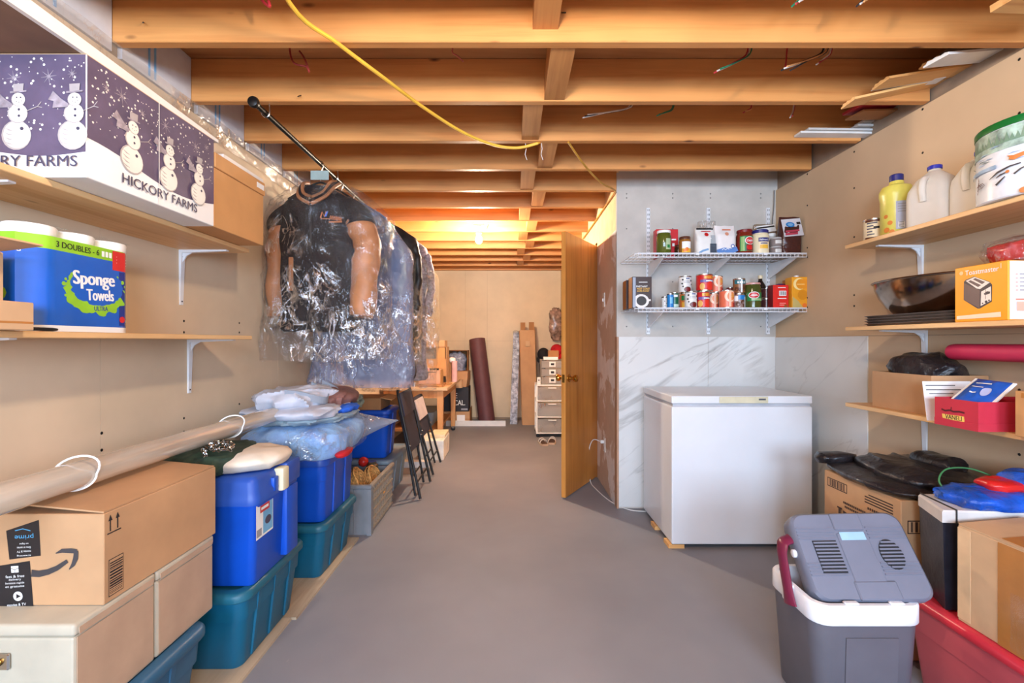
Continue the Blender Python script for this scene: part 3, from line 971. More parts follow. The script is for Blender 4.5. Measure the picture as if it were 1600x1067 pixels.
blue = M('tote_blue', (14, 78, 188), 0.42, var=0.06, scale=4)
blue_lid = M('tote_blue_lid', (40, 82, 172), 0.42, var=0.06, scale=4)
grey_tote = M('tote_grey', (118, 134, 146), 0.5, var=0.05, scale=4)
GT = 'plastic totes along the left wall'
tote('plastic_tote', 'steel blue tote under the cream cases', -1.43, -0.965, 0.86, 1.475, 0.0115, 0.300, steel_blue, steel_blue, GT)
tote('plastic_tote', 'large teal tote nearest on the floor, under the latched blue tote', -1.43, -0.935, 1.60, 2.085, 0.0115, 0.303, teal, teal_lid, GT, 3)
tote('plastic_tote', 'second teal tote on the floor, under the blue tote with the comforter', -1.42, -0.915, 2.235, 2.73, 0.0115, 0.288, teal, teal_lid, GT, 2)
tote('plastic_tote', 'blue tote under the light blue comforter bag', -1.41, -0.918, 2.255, 2.72, 0.288, 0.615, blue, blue_lid, GT, 2, lid_h=0.045, taper=0.012)
tote('plastic_tote', 'grey blue tote on the floor behind the grey crate', -1.42, -0.90, 3.42, 4.02, 0.0, 0.300, grey_tote, grey_tote, GT, 2)
tote('plastic_tote', 'blue tote at the back on the grey blue tote, next to the folding chairs', -1.40, -0.93, 3.46, 3.80, 0.3005, 0.670, blue, blue, GT, 1, taper=0.025)
# the latched tote
t = thing('latched_tote', 'tall blue tote with a cream latch and a sticker on its side', 'tote', (-1.155, 1.81, 0.3035), group=GT)
w, dp, h = 0.46, 0.325, 0.395
part('tub', rloft([(0, w - 0.04, dp - 0.03, 0.02), (0.006, w - 0.03, dp - 0.02, 0.025), (h - 0.115, w - 0.008, dp - 0.012, 0.025), (h - 0.108, w - 0.001, dp - 0.002, 0.03), (h - 0.10, w, dp, 0.03)], 4), blue, t, smooth=True)
part('lid', rloft([(h - 0.099, w + 0.012, dp + 0.012, 0.034), (h - 0.07, w + 0.014, dp + 0.014, 0.034), (h - 0.055, w - 0.004, dp - 0.004, 0.03), (h - 0.02, w - 0.01, dp - 0.01, 0.03), (h - 0.004, w - 0.03, dp - 0.03, 0.025), (h, w - 0.05, dp - 0.05, 0.02)], 4), blue_lid, t, smooth=True)
part('lid_ridge', rbox(w / 2 - 0.05, 0.035, h - 0.085, w / 2 + 0.018, dp / 2 - 0.012, h + 0.004, 0.008, 2), blue_lid, t, smooth=True)
part('side_rib', rbox(w / 2 - 0.03, 0.045, 0.02, w / 2 + 0.012, dp / 2 - 0.02, h - 0.10, 0.008, 2), blue, t, smooth=True)
part('latch', rbox(w / 2 - 0.015, -0.012, h - 0.095, w / 2 + 0.026, 0.038, h - 0.004, 0.008, 2), M('latch_cream', (222, 210, 176), 0.5), t, smooth=True)
part('latch_recess', rbox(w / 2 - 0.02, -0.05, h - 0.085, w / 2 + 0.010, -0.014, h - 0.03, 0.006, 2), blue, t, smooth=True)
pr = Print(face_px(w / 2 - 0.004))
pr.rect(-0.152, 0.165, -0.035, 0.29, white); pr.rect(-0.105, 0.172, -0.038, 0.286, M('sticker_blue', (110, 170, 210), 0.5))
pr.rect(-0.125, 0.255, -0.06, 0.283, sp_red); pr.disc(-0.07, 0.215, 0.022, navy_ink, 0.016); pr.rect(-0.148, 0.172, -0.115, 0.20, M('sticker_grey', (150, 150, 156), 0.5))
pr.rect(-0.118, 0.264, -0.068, 0.274, white)
pr.done('sticker', t)

# cream cases
cream_case = M('case_cream', (186, 176, 156), 0.5, var=0.04)
cream_face = M('case_tan', (186, 156, 130), 0.55, var=0.04)
def case(label, y0, y1, latch):
    t = thing('storage_case', label, 'case', (-1.215, (y0 + y1) / 2, 0.3005), group='cream storage cases')
    d = y1 - y0
    part('case_body', rbox(-0.215, -d / 2, 0, 0.213, d / 2, 0.216, 0.006, 2), cream_case, t)
    part('lid', rbox(-0.2175, -d / 2 - 0.002, 0.2165, 0.2165, d / 2 - 0.0, 0.246, 0.008, 3), cream_case, t, smooth=True)
    part('side_panel', box(0.2131, -d / 2 + 0.008, 0.008, 0.2145, d / 2 - 0.008, 0.212), cream_face, t)
    part('lid_panel', box(0.2166, -d / 2 + 0.010, 0.2185, 0.2178, d / 2 - 0.010, 0.234), cream_face, t)
    if latch:
        part('latch', rbox(0.030, -d / 2 - 0.008, 0.145, 0.072, -d / 2, 0.182, 0.003, 1), chrome, t)
        part('latch_knob', xf(sphere(0.008, 10, 6), T(0.05, -d / 2 - 0.011, 0.163)), brass, t, smooth=True)
    return t
case('near cream storage case with a metal latch under the arrow carton', 1.044, 1.282, True)
case('far cream storage case next to the latched cream case', 1.287, 1.532, False)

# arrow carton
t = thing('shipping_carton', 'brown shipping carton with a curved arrow and black tape on the cream cases', 'carton', (0, 0, 0))
XA = -0.998
part('carton_body', rbox(-1.40, 1.117, 0.5475, XA, 1.539, 0.771, 0.002, 1), kraft, t)
part('flap', xf(box(-0.2, 0, 0, 0.0, 0.416, 0.004), T(XA - 0.003, 1.120, 0.772) @ RY(5.5)), kraft, t)
part('flap', xf(box(0, 0, 0, 0.195, 0.416, 0.004), T(-1.397, 1.120, 0.772) @ RY(-3.2)), kraft, t)
pr = Print(face_my(1.117))
bt = M('tape_black', (34, 32, 36), 0.35)
cyan = M('print_cyan', (80, 170, 220), 0.5)
def pxz(px, py): return ((px - 800) * 1.117 / 714, CAMZ + (533.5 - py) * 1.117 / 714)
pr.poly([pxz(10, 829), pxz(61, 812), pxz(64, 868), pxz(15, 874)], bt)
pr.poly([pxz(-3, 884), pxz(47, 876), pxz(53, 953), pxz(0, 957)], bt)
a = pxz(38, 838); pr.text('prime', a[0], a[1], 0.046, 0.014, cyan, 183 - 0, 0.0)
pr.line([pxz(24, 829), pxz(36, 826), pxz(48, 829)], 0.002, cyan)
for k, s in enumerate(('on Signe', 'films et series', 'movies & TV', 'streaming')):
    a = pxz(38, 849 + 6.2 * k); pr.text(s, a[0], a[1], 0.034 if k else 0.022, 0.005, white, 183)
for k, s in enumerate(('fast & free', 'delivery', 'livraison rapide', 'et gratuite')):
    a = pxz(24, 900 + 5.4 * k); pr.text(s, a[0], a[1], 0.046 if k != 1 else 0.03, 0.0065, white, 4)
a = pxz(24, 889); pr.rect(a[0] - 0.009, a[1] - 0.008, a[0] + 0.009, a[1] + 0.008, white, 4); pr.line([(a[0] - 0.009, a[1] + 0.002), (a[0], a[1] - 0.001), (a[0] + 0.009, a[1] + 0.003)], 0.0014, bt); pr.line([(a[0], a[1]), (a[0], a[1] - 0.008)], 0.0012, bt)
a = pxz(29, 931); pr.disc(a[0], a[1], 0.0115, white); pr.poly([(a[0] - 0.004, a[1] - 0.006), (a[0] + 0.007, a[1]), (a[0] - 0.004, a[1] + 0.006)], bt)
for k, s in enumerate(('movies & TV', 'streaming')):
    a = pxz(27, 944 + 5.5 * k); pr.text(s, a[0], a[1], 0.046 if k == 0 else 0.03, 0.0065, white, 4)
arrow = M('print_arrow', (62, 58, 60), 0.6)
pr.line([pxz(50, 895), pxz(62, 896), pxz(76, 893), pxz(90, 887), pxz(106, 876)], [0.017, 0.016, 0.014, 0.012, 0.009], arrow)
pr.line([pxz(88, 864), pxz(98, 860), pxz(112, 860), pxz(121, 861)], [0.002, 0.010, 0.012, 0.010], arrow)
pr.line([pxz(120, 860), pxz(119, 872), pxz(115, 882), pxz(109, 889)], [0.010, 0.012, 0.009, 0.002], arrow)
pr.done('printed_end', t)
pr = Print(face_px(XA))
for y in (1.135, 1.156):
    pr.rect(y - 0.0018, 0.722, y + 0.0018, 0.748, ink); pr.poly([(y - 0.006, 0.748), (y + 0.006, 0.748), (y, 0.763)], ink)
pr.rect(1.126, 0.716, 1.166, 0.719, ink)
pr.done('arrow_mark', t)
pr = Print(face_px(XA))
pr.rect(1.130, 0.560, 1.173, 0.652, ink); pr.rect(1.1315, 0.562, 1.1715, 0.650, kraft)
zz = 0.566
rb = random.Random(2)
while zz < 0.645:
    hh = rb.choice((0.0015, 0.003, 0.0045)); pr.rect(1.133, zz, 1.170, zz + hh, ink); zz += hh + rb.choice((0.002, 0.003))
pr.done('bar_code', t)
# black plastic peeking through the flaps is the gap itself; long plastic roll over it
t = thing('plastic_roll', 'long roll of clear plastic sheeting along the left wall with white ties', 'roll', (0, 0, 0))
rollm = M('roll_film', (196, 184, 168), 0.14, var=0.14, scale=4, stretch=(4, 0.35, 4), bmp=0.06, bscale=8, coat=1.0)
RXc, RZc, RR = -1.150, 0.840, 0.036
part('outer_film', tube([(RXc, 0.55 + 0.03 * i, RZc) for i in range(56)], [RR + 0.0006 * math.sin(i * 0.9) for i in range(56)], 28), rollm, t, smooth=True)
part('film_core', tube([(RXc, 0.56, RZc), (RXc, 2.19, RZc)], 0.024, 14), M('core_tan', (186, 164, 140), 0.35, coat=0.6), t, smooth=True)
for y in (1.20, 1.86):
    part('tie', tube([(RXc + (RR + 0.004 + 0.012 * max(0, math.sin(a))) * math.cos(a) + 0.02 * max(0, math.sin(a)), y + 0.022 * math.cos(a), RZc + (RR + 0.003) * math.sin(a) * (1.35 if math.sin(a) > 0 else 1)) for a in [2 * PI * k / 28 for k in range(28)]], 0.0028, 6, closed=True), white, t, smooth=True)

# soft goods on the latched tote
tow = M('towel_offwhite', (226, 212, 192), 0.9, bmp=0.25, bscale=30)
solo('folded_towel', 'off white folded towel on the latched blue tote', 'towel', lump(0.125, 0.155, 0.068, 0.16, 7, 3, 60, 30, 0.8, fold=0.5, ff=1.6), tow, (-1.03, 1.82, 0.7035), smooth=True)
green_f = M('tarp_green', (44, 62, 48), 0.6, var=0.3, scale=20, bmp=0.3, bscale=25)
solo('folded_tarp', 'dark green folded tarp behind the off white towel', 'tarp', lump(0.17, 0.17, 0.085, 0.2, 8, 5, 60, 30, 0.75, fold=0.6), green_f, (-1.19, 1.78, 0.7035), smooth=True)
t = thing('metal_chain', 'small silver chain heaped on the green tarp', 'chain', (-1.085, 1.69, 0.788))
rc = random.Random(4)
lk = tube([(0.011 * math.cos(a), 0.006 * math.sin(a), 0) for a in [2 * PI * k / 12 for k in range(12)]], 0.0019, 5, closed=True)
l0 = None
for i in range(46):
    a = rc.uniform(0, 2 * PI); q = rc.random() ** 0.6
    lc = (0.05 * q * math.cos(a), 0.075 * q * math.sin(a), 0.004 + 0.028 * (1 - q) + rc.uniform(0, 0.008))
    lr = (rc.uniform(-1.2, 1.2), rc.uniform(-1.2, 1.2), rc.uniform(0, 3))
    if l0 is None:
        l0 = part('link', lk, chrome, t, smooth=True, loc=lc, rot=lr)
    else:
        share(l0, t, lc, lr)
# comforter and bags
com = M('comforter_blue', (146, 186, 255), 0.5, var=0.16, scale=9, bmp=0.5, bscale=16, bdist=0.02)
t = thing('comforter_bag', 'light blue comforter in a clear plastic bag on the second blue tote', 'bedding', (-1.09, 2.47, 0.6155))
part('comforter', lump(0.255, 0.30, 0.165, 0.12, 7, 8, 90, 44, 0.62, fold=0.55, ff=1.5), com, t, smooth=True)
part('bag_film', lump(0.265, 0.315, 0.178, 0.12, 7, 8, 90, 44, 0.62, fold=0.9, ff=1.7), FILM('bedding_film', (235, 240, 246), 0.03, 0.04, 8, 0.9, 0.10, 0.25), t, smooth=True)
tail_f = FILM('tail_film', (186, 206, 226), 0.40, 0.08, 8, 1.0, 0.1, 0.5)
part('bag_tail', loft([[(0.13 + 0.23 * q + (0.115 * (1 - q) + 0.004) * math.cos(a) * 0.9, 0.16 + 0.29 * q + 0.05 * (1 - q) * math.sin(a * 2), 0.085 - 0.012 * q + (0.085 * (1 - q) ** 1.2 + 0.004) * math.sin(a) * (1 + 0.12 * math.sin(5 * a))) for a in [2 * PI * k / 36 for k in range(36)]] for q in [i / 12 for i in range(13)]]), tail_f, t, smooth=True)
part('red_sash', lump(0.028, 0.09, 0.03, 0.2, 10, 2, 20, 10), M('cloth_red', (196, 30, 40), 0.7), t, smooth=True, loc=(0.235, -0.14, 0.0))
fab_w = M('tote_bag_white', (192, 195, 206), 0.75, bmp=0.2, bscale=20)
fab_g = M('tote_bag_grey', (150, 164, 170), 0.8, bmp=0.2, bscale=20)
fab_b = M('fabric_brown', (122, 84, 76), 0.8, var=0.2, bmp=0.2, bscale=20)
GB = 'folded cloth bags on the comforter'
solo('folded_bag', 'grey folded cloth bag at the bottom of the bag pile on the comforter', 'bag', lump(0.22, 0.27, 0.055, 0.22, 7, 11, 90, 34, 0.75, fold=0.9, ff=1.6), fab_g, (-1.10, 2.47, 0.775), group=GB, smooth=True)
solo('folded_bag', 'white folded shopping bag in the middle of the bag pile', 'bag', lump(0.215, 0.255, 0.06, 0.22, 8, 12, 90, 34, 0.78, fold=1.0, ff=1.5), fab_w, (-1.12, 2.42, 0.812), group=GB, smooth=True)
solo('folded_bag', 'brown folded cloth at the right of the bag pile', 'bag', lump(0.15, 0.18, 0.085, 0.22, 8, 13, 70, 30, 0.8, fold=0.9, ff=1.5), fab_b, (-1.04, 2.58, 0.842), group=GB, smooth=True)
t = thing('handled_bag', 'white shopping bag with looped handles on top of the bag pile', 'bag', (-1.14, 2.42, 0.856), group=GB)
part('bag_cloth', lump(0.175, 0.215, 0.10, 0.25, 8, 14, 90, 40, 0.9, fold=1.0, ff=1.3), fab_w, t, smooth=True)
for q in (-0.04, 0.10):
    pth = spline([(0.03, -0.15 + q, 0.085), (0.10, -0.12 + q, 0.070), (0.165, -0.06 + q, 0.040), (0.175, 0.0 + q, 0.034), (0.14, 0.07 + q, 0.062), (0.05, 0.10 + q, 0.100)], 6)
    part('handle', loft([[(p.x, p.y - 0.004, p.z - 0.017), (p.x + 0.004, p.y - 0.004, p.z + 0.017), (p.x + 0.008, p.y + 0.003, p.z + 0.017), (p.x + 0.004, p.y + 0.003, p.z - 0.017)] for p in pth]), M('strap_grey', (140, 148, 160), 0.7), t, smooth=True)
solo('blue_cloth', 'small blue and white cloth tucked into the bag pile', 'cloth', lump(0.07, 0.10, 0.04, 0.25, 12, 15, 40, 18, 0.9, fold=0.9), M('cloth_blue', (40, 96, 200), 0.75, var=0.2), (-0.925, 2.50, 0.815), smooth=True)
solo('plaid_cloth', 'green grey crumpled cloth at the far end of the bag pile', 'cloth', lump(0.09, 0.09, 0.085, 0.3, 12, 16, 44, 22, 0.9, fold=0.8), M('cloth_green', (104, 112, 100), 0.8, var=0.3, scale=30), (-0.99, 2.73, 0.80), smooth=True)
# ================================================================ hanging rod and clothes
RDX, RDZ = -1.123, 2.233
t = thing('closet_rod', 'dark metal closet rod hung under the joists', 'rod', (0, 0, 0))
part('rod', tube([(RDX, 2.0, RDZ), (RDX, 4.6, RDZ)], 0.0125, 12), dark_metal, t, smooth=True)
part('end_cap', xf(lathe([(0.012, 0), (0.022, 0.004), (0.025, 0.014), (0.022, 0.024), (0.012, 0.028)], 16), T(RDX, 2.0, RDZ) @ RX(90)), dark_metal, t, smooth=True)
for y in (2.084, 2.90, 3.71, 4.53):
    part('hook', tube(spline([(RDX + 0.016, y, ZJ - 0.001), (RDX + 0.018, y, RDZ + 0.01), (RDX + 0.012, y, RDZ - 0.012), (RDX - 0.004, y, RDZ - 0.017), (RDX - 0.017, y, RDZ - 0.004), (RDX - 0.02, y, RDZ + 0.012)], 5), 0.003, 6), chrome, t, smooth=True)

def jacket(name, label, cat, Y, body_m, sleeve_m, length=0.78, sl=0.62, hw=0.24, rz=0.0, collar=None, grp=None, dx=0.0, sdx=(1, 1), sr=0.072):
    t = thing(name, label, cat, (RDX + dx, Y, 2.10), rz, grp)
    def ring(z, w, d, cx=0, n=26):
        pts = []
        for i in range(n):
            a = 2 * PI * i / n
            x = math.copysign(abs(math.cos(a)) ** 0.8, math.cos(a)) * w
            y = math.copysign(abs(math.sin(a)) ** 0.8, math.sin(a)) * d
            k = 0.012 * noise.noise(Vector((x * 9, y * 9 + Y * 5, z * 7)))
            pts.append((x + k, y + k * 1.6, z))
        return pts
    zs = [(-0.005, 0.070, 0.045), (-0.03, 0.105, 0.055), (-0.06, 0.16, 0.062), (-0.09, 0.205, 0.070), (-0.13, hw - 0.005, 0.08), (-0.18, hw + 0.012, 0.09), (-0.22, hw + 0.004, 0.092)]
    k = 10
    for i in range(1, k + 1):
        z = -0.22 - (length - 0.22) * i / k
        zs.append((z, hw + 0.006 * math.sin(i * 1.3), 0.092 + 0.008 * math.sin(i * 2.1)))
    part('body', loft([ring(*q) for q in zs], False, False), body_m, t, smooth=True)
    part('hem', loft([ring(-length - 0.001, hw, 0.092), ring(-length - 0.03, hw - 0.004, 0.090), ring(-length - 0.05, hw - 0.02, 0.08)], False, True), body_m, t, smooth=True)
    for s in (-1, 1):
        if collar:
            part('shoulder', tube(spline([(s * 0.11, 0, -0.105), (s * (hw - 0.05), -0.005, -0.145), (s * (hw + 0.012), -0.012, -0.205), (s * (hw + 0.026 * sdx[0 if s < 0 else 1]), -0.018, -0.245)], 4), [q * (1.0 if sdx[0 if s < 0 else 1] > 0.6 else 0.72) for q in (0.045, 0.055, 0.063, 0.069, 0.073, 0.076, 0.079, 0.081, 0.082, 0.083, 0.083, 0.083, 0.082)], 18), body_m, t, smooth=True)
        f = sdx[0] if s < 0 else sdx[1]
        pth = spline([(s * (hw - 0.02), 0.005, -0.185), (s * (hw + 0.012 * f), -0.006, -0.235), (s * (hw + 0.055 * f), -0.02, -0.33), (s * (hw + 0.06 * f), -0.03, -0.48), (s * (hw + 0.045 * f), -0.045, -sl)], 5)
        n = len(pth)
        rad = [(0.055 + (sr - 0.055) * min(1, i / 5.0)) * (1 - 0.18 * i / n) * (1 + 0.06 * math.sin(i * 1.9)) * (0.62 if f < 0.6 else 1) for i in range(n)]
        rad[0] *= 0.55; rad[1] *= 0.8; rad[2] *= 0.94
        sg = tube(pth, rad, 20)
        sg = ([tuple(Vector(q) + noise.noise_vector(Vector((q[0] * 7, q[1] * 7, q[2] * 13 + Y))) * 0.017) for q in sg[0]], sg[1])
        sv = part('sleeve', sg, sleeve_m, t, smooth=True)
        e = pth[-1]
        part('cuff', tube([e, (e.x - s * 0.004, e.y - 0.004, e.z - 0.035)], [rad[-1] * 0.96, rad[-1] * 0.9], 14), sleeve_m, sv, smooth=True)
    return t

tan = M('leather_tan', (176, 118, 78), 0.5, var=0.08, bmp=0.15, bscale=40)
wool = M('wool_black', (24, 21, 24), 0.9, var=0.2, bmp=0.2, bscale=120)
t = jacket('varsity_jacket', 'black varsity jacket with tan sleeves in front on the rod', 'jacket', 2.68, wool, tan, 0.80, 0.73, 0.235, -6, collar=True, grp='clothes on the rod', dx=-0.005, sdx=(0.35, 1.0), sr=0.086)
for s in (-1, 1):
    for k, (mat_, ex) in enumerate(((tan, 0.012), (wool, 0.004), (tan, -0.006))):
        part('collar_band', tube(spline([(s * (0.085 + 0.012 * k), 0.03, 0.035 - 0.006 * k), (s * (0.082 + 0.012 * k), -0.035, 0.008 - 0.014 * k), (s * (0.060 + 0.010 * k), -0.070 - 0.006 * k, -0.055 - 0.014 * k), (0.004 * s, -0.088 - 0.005 * k, -0.088 - 0.020 * k)], 5), 0.010, 8), mat_, t, smooth=True)
part('button_placket', grid(lambda u, v: (0.012 * (u - 0.5) + 0.002, -0.100 - 0.004 * math.sin(v * 9), -0.10 - 0.70 * v), 2, 20), ink, t, smooth=True)
for k in range(5):
    part('button', xf(lathe([(0.008, 0), (0.007, 0.004), (0.003, 0.005)], 12), T(0.0, -0.105, -0.10 - 0.135 * k) @ RX(90)), chrome if k == 0 else black_plastic, t, smooth=True)
part('pocket_welt', rbox(-0.125, -0.112, -0.62, -0.100, -0.100, -0.43, 0.004, 2), tan, t, smooth=True)
pr = Print(lambda u, v, o: (u, -0.104 - o, v))
emb = M('thread_orange', (206, 120, 70), 0.6); emb2 = M('thread_blue', (70, 110, 190), 0.6)
pr.line([(0.062, -0.212), (0.072, -0.180), (0.086, -0.206), (0.096, -0.178)], 0.007, emb)
pr.line([(0.066, -0.216), (0.12, -0.219), (0.185, -0.228)], 0.003, emb)
for k in range(6):
    pr.line([(0.118 + 0.012 * k, -0.214 - 0.002 * k), (0.123 + 0.012 * k, -0.200 - 0.002 * k), (0.127 + 0.012 * k, -0.213 - 0.002 * k)], 0.004, emb)
for k in range(8):
    pr.rect(0.112 + 0.010 * k, -0.241, 0.118 + 0.010 * k, -0.232, emb)
pr.poly([(0.085, -0.205), (0.098, -0.205), (0.108, -0.178), (0.098, -0.178)], emb2)
pr.done('embroidery', t)

def hanger(Y, label, m=dark_metal, dx=0.0):
    t = thing('clothes_hanger', label, 'hanger', (RDX, Y, RDZ), group='hangers on the rod')
    part('hook', tube(spline([(-0.016, 0, 0.004), (-0.011, 0, 0.016), (0.003, 0, 0.0175), (0.0165, 0, 0.006), (0.016, 0, -0.012), (0.004, 0, -0.05), (0, 0, -0.10)], 5), 0.0022, 6), chrome, t, smooth=True)
    part('shoulder_bar', tube(spline([(-0.19 , 0, -0.205), (-0.10, 0, -0.150), (-0.02, 0, -0.112), (0.02, 0, -0.112), (0.10, 0, -0.150), (0.19, 0, -0.205)], 4), 0.006, 8), m, t, smooth=True)
    return t
h = hanger(2.68, 'hanger holding the black varsity jacket, with a grey paper tag')
part('paper_tag', box(-0.05, -0.018, -0.098, 0.055, -0.016, -0.045), M('tag_grey', (150, 170, 168), 0.6), h)

def bag(name, label, Y, wx0, wx1, z0, z1, dep, mat_, seed, shoulder=0.10, flare=0.0):
    """garment bag hung over its hanger: open below"""
    cx, w = (wx0 + wx1) / 2, (wx1 - wx0) / 2
    t = thing(name, label, 'garment bag', (cx, Y, 0), group='clear garment bags on the rod')
    nx = RDX - cx
    rings = []
    N = 84; K = 60
    for k in range(K + 1):
        q = k / K
        z = z1 + (z0 - z1) * q
        s = min(1.0, ((z1 - z) / shoulder + 0.02)) ** 0.55
        ww = 0.05 + (w - 0.05) * s; cc = nx * (1 - s)
        dd = 0.03 + (dep - 0.03) * min(1.0, (z1 - z) / 0.16)
        if q > 0.7: ww += flare * (q - 0.7) / 0.3
        ring = []
        for i in range(N):
            a = 2 * PI * i / N
            x = math.copysign(abs(math.cos(a)) ** 0.75, math.cos(a)) * ww
            y = math.copysign(abs(math.sin(a)) ** 0.75, math.sin(a)) * dd
            n1 = noise.noise(Vector((x * 5 + seed, y * 5, z * 3.2))) * 0.030 + noise.noise(Vector((x * 16 + seed, y * 12, z * 9))) * 0.012 + (1 - 2 * abs(noise.noise(Vector((x * 8 + z * 5 + seed, y * 4, z * 4))))) ** 3 * 0.016 + (1 - 2 * abs(noise.noise(Vector((x * 17 - z * 9 + seed, y * 6, z * 9))))) ** 3 * 0.007
            n1 *= min(1.0, (z1 - z) / 0.12 + 0.1)
            xx = max(XL + 0.016 - cx, x + cc + n1 * 0.5 * math.cos(a))
            ring.append((xx, y + n1 * (1 if math.sin(a) > 0 else -1) * (0.4 + abs(math.sin(a))), z + (0.02 * noise.noise(Vector((a * 2, seed, 1))) if k == K else 0)))
        rings.append(ring)
    part('bag_film', loft(rings, False, False), mat_, t, smooth=True)
    return t
bag('garment_bag', 'clear wrinkled plastic bag over the varsity jacket', 2.675, -1.434, -0.715, 1.085, 2.13, 0.15, film, 1, 0.22, 0.02)
shirt_b = M('shirt_blue', (74, 104, 140), 0.8, var=0.1)
jacket('hanging_shirt', 'blue grey shirt second on the rod behind the varsity jacket', 'shirt', 3.0, shirt_b, shirt_b, 0.84, 0.66, 0.21, 4, grp='clothes on the rod', dx=0.09, sdx=(0.5, 0.6), sr=0.06)
hanger(3.0, 'hanger second on the rod, under the blue grey shirt')
bag('garment_bag', 'long grey blue plastic bag second on the rod', 3.0, -1.30, -0.665, 0.90, 2.12, 0.10, film_grey, 5, 0.36, 0.02)
mint = M('shirt_mint', (150, 206, 186), 0.8)
jacket('hanging_shirt', 'mint green shirt third on the rod', 'shirt', 3.215, mint, mint, 0.70, 0.60, 0.19, 0, grp='clothes on the rod', dx=0.085, sdx=(0.6, 0.9), sr=0.05)
hanger(3.215, 'hanger third on the rod, under the mint green shirt')
blk = M('coat_black', (36, 34, 36), 0.5, var=0.3, scale=20)
jacket('hanging_coat', 'long black coat fourth on the rod', 'coat', 3.44, blk, blk, 1.14, 0.64, 0.265, 0, grp='clothes on the rod', dx=0.135, sdx=(0.3, 0.3), sr=0.05)
hanger(3.44, 'hanger fourth on the rod, under the long black coat')
bag('garment_bag', 'gold tinted plastic bag over the long black coat', 3.44, -1.34, -0.685, 1.02, 2.12, 0.11, film_gold, 9, 0.34, 0.0)
plaid = M('coat_plaid', (128, 122, 132), 0.8, var=0.35, scale=40)
jacket('hanging_coat', 'grey plaid coat farthest on the rod', 'coat', 3.82, plaid, plaid, 1.18, 0.66, 0.26, 0, grp='clothes on the rod', dx=0.155, sdx=(0.3, 0.5), sr=0.06)
hanger(3.82, 'hanger farthest on the rod, under the grey plaid coat')
bag('garment_bag', 'pale plastic bag over the plaid coat farthest on the rod', 3.82, -1.34, -0.615, 0.79, 2.12, 0.13, film_gold, 13, 0.40, -0.03)

# ================================================================ crate, baskets, chairs and the rest along the left side
crate_m = M('crate_grey', (124, 126, 130), 0.55, var=0.05)
crate_b = M('crate_tan_grey', (152, 140, 124), 0.6, var=0.05)
t = thing('plastic_crate', 'grey lattice crate on the floor holding wicker baskets', 'crate', (-1.125, 3.08, 0))
cw, cd, ch = 0.50, 0.52, 0.285
part('crate_floor', box(-cw / 2, -cd / 2, 0.0, cw / 2, cd / 2, 0.012), crate_m, t)
part('near_wall', box(-cw / 2, -cd / 2, 0.012, cw / 2, -cd / 2 + 0.010, ch), crate_m, t)
part('far_wall', box(-cw / 2, cd / 2 - 0.010, 0.012, cw / 2, cd / 2, ch), crate_m, t)
part('back_wall', box(-cw / 2, -cd / 2 + 0.01, 0.012, -cw / 2 + 0.01, cd / 2 - 0.01, ch), crate_m, t)
part('rim', rbox(-cw / 2 - 0.01, -cd / 2 - 0.014, ch, cw / 2 + 0.01, -cd / 2 + 0.014, ch + 0.022, 0.004, 1), crate_m, t)
part('rim', rbox(cw / 2 - 0.014, -cd / 2 + 0.0145, ch, cw / 2 + 0.012, cd / 2 + 0.01, ch + 0.022, 0.004, 1), crate_b, t)
for x in (-0.13, 0.02, 0.13, 0.215):
    part('upright_rib', box(x, -cd / 2 - 0.010, 0.012, x + 0.018, -cd / 2, ch), crate_m, t)
for x in (0.232,):
    part('corner_post', box(x, -cd / 2 - 0.014, 0, cw / 2 + 0.010, -cd / 2 + 0.03, ch), crate_m, t)
b0 = None
for k in range(11):
    y = -cd / 2 + 0.04 + 0.044 * k
    if b0 is None:
        b0 = part('upright_slat', box(cw / 2 - 0.008, -0.006, 0.012, cw / 2 + 0.004, 0.006, ch), crate_b, t, loc=(0, y, 0))
    else:
        share(b0, t, (0, y, 0))
for z in (0.02, 0.075, 0.13, 0.185, 0.24):
    part('level_slat', box(cw / 2 - 0.006, -cd / 2 + 0.031, z, cw / 2 + 0.007, cd / 2 - 0.011, z + (0.012 if z < 0.2 else 0.02)), crate_b, t)
part('liner', box(cw / 2 - 0.016, -cd / 2 + 0.03, 0.012, cw / 2 - 0.009, cd / 2 - 0.011, ch - 0.01), M('liner_tan', (170, 148, 118), 0.8), t)
wick = M('wicker', (190, 142, 82), 0.8, var=0.35, scale=60, stretch=(1, 1, 3), bmp=0.6, bscale=90)
def basket(label, loc, rx, ry, r, h):
    t = thing('wicker_basket', label, 'basket', loc, group='wicker baskets in the grey crate', rot=(R(rx), R(ry), 0))
    part('bowl', lathe([(r * 0.55, 0), (r * 0.6, 0.003), (r * 0.85, h * 0.5), (r, h), (r * 0.97, h), (r * 0.82, h * 0.5), (r * 0.55, 0.01)], 26), wick, t, smooth=True)
    part('rim_braid', tube([(r * math.cos(a), r * math.sin(a), h + 0.002 * math.cos(9 * a)) for a in [2 * PI * k / 40 for k in range(40)]], 0.007, 6, closed=True), wick, t, smooth=True)
    for k in (1, 2, 3):
        q = 0.6 + 0.1 * k
        part('weave_ring', tube([((r * q + 0.012) * math.cos(a), (r * q + 0.012) * math.sin(a), h * (0.22 * k)) for a in [2 * PI * k2 / 30 for k2 in range(30)]], 0.004, 5, closed=True), wick, t, smooth=True)
basket('round wicker basket tipped up at the left of the crate', (-1.04, 2.96, 0.225), -8, 58, 0.115, 0.09)
basket('wicker basket tipped up at the right of the crate', (-0.985, 3.12, 0.22), 0, 62, 0.10, 0.07)
solo('red_ornament', 'small red ornament tucked behind the wicker baskets', 'ornament', xf(sphere(0.035, 14, 10), T(0, 0, 0.035)), M('ornament_red', (190, 40, 34), 0.25), (-1.06, 3.26, 0.30), smooth=True)
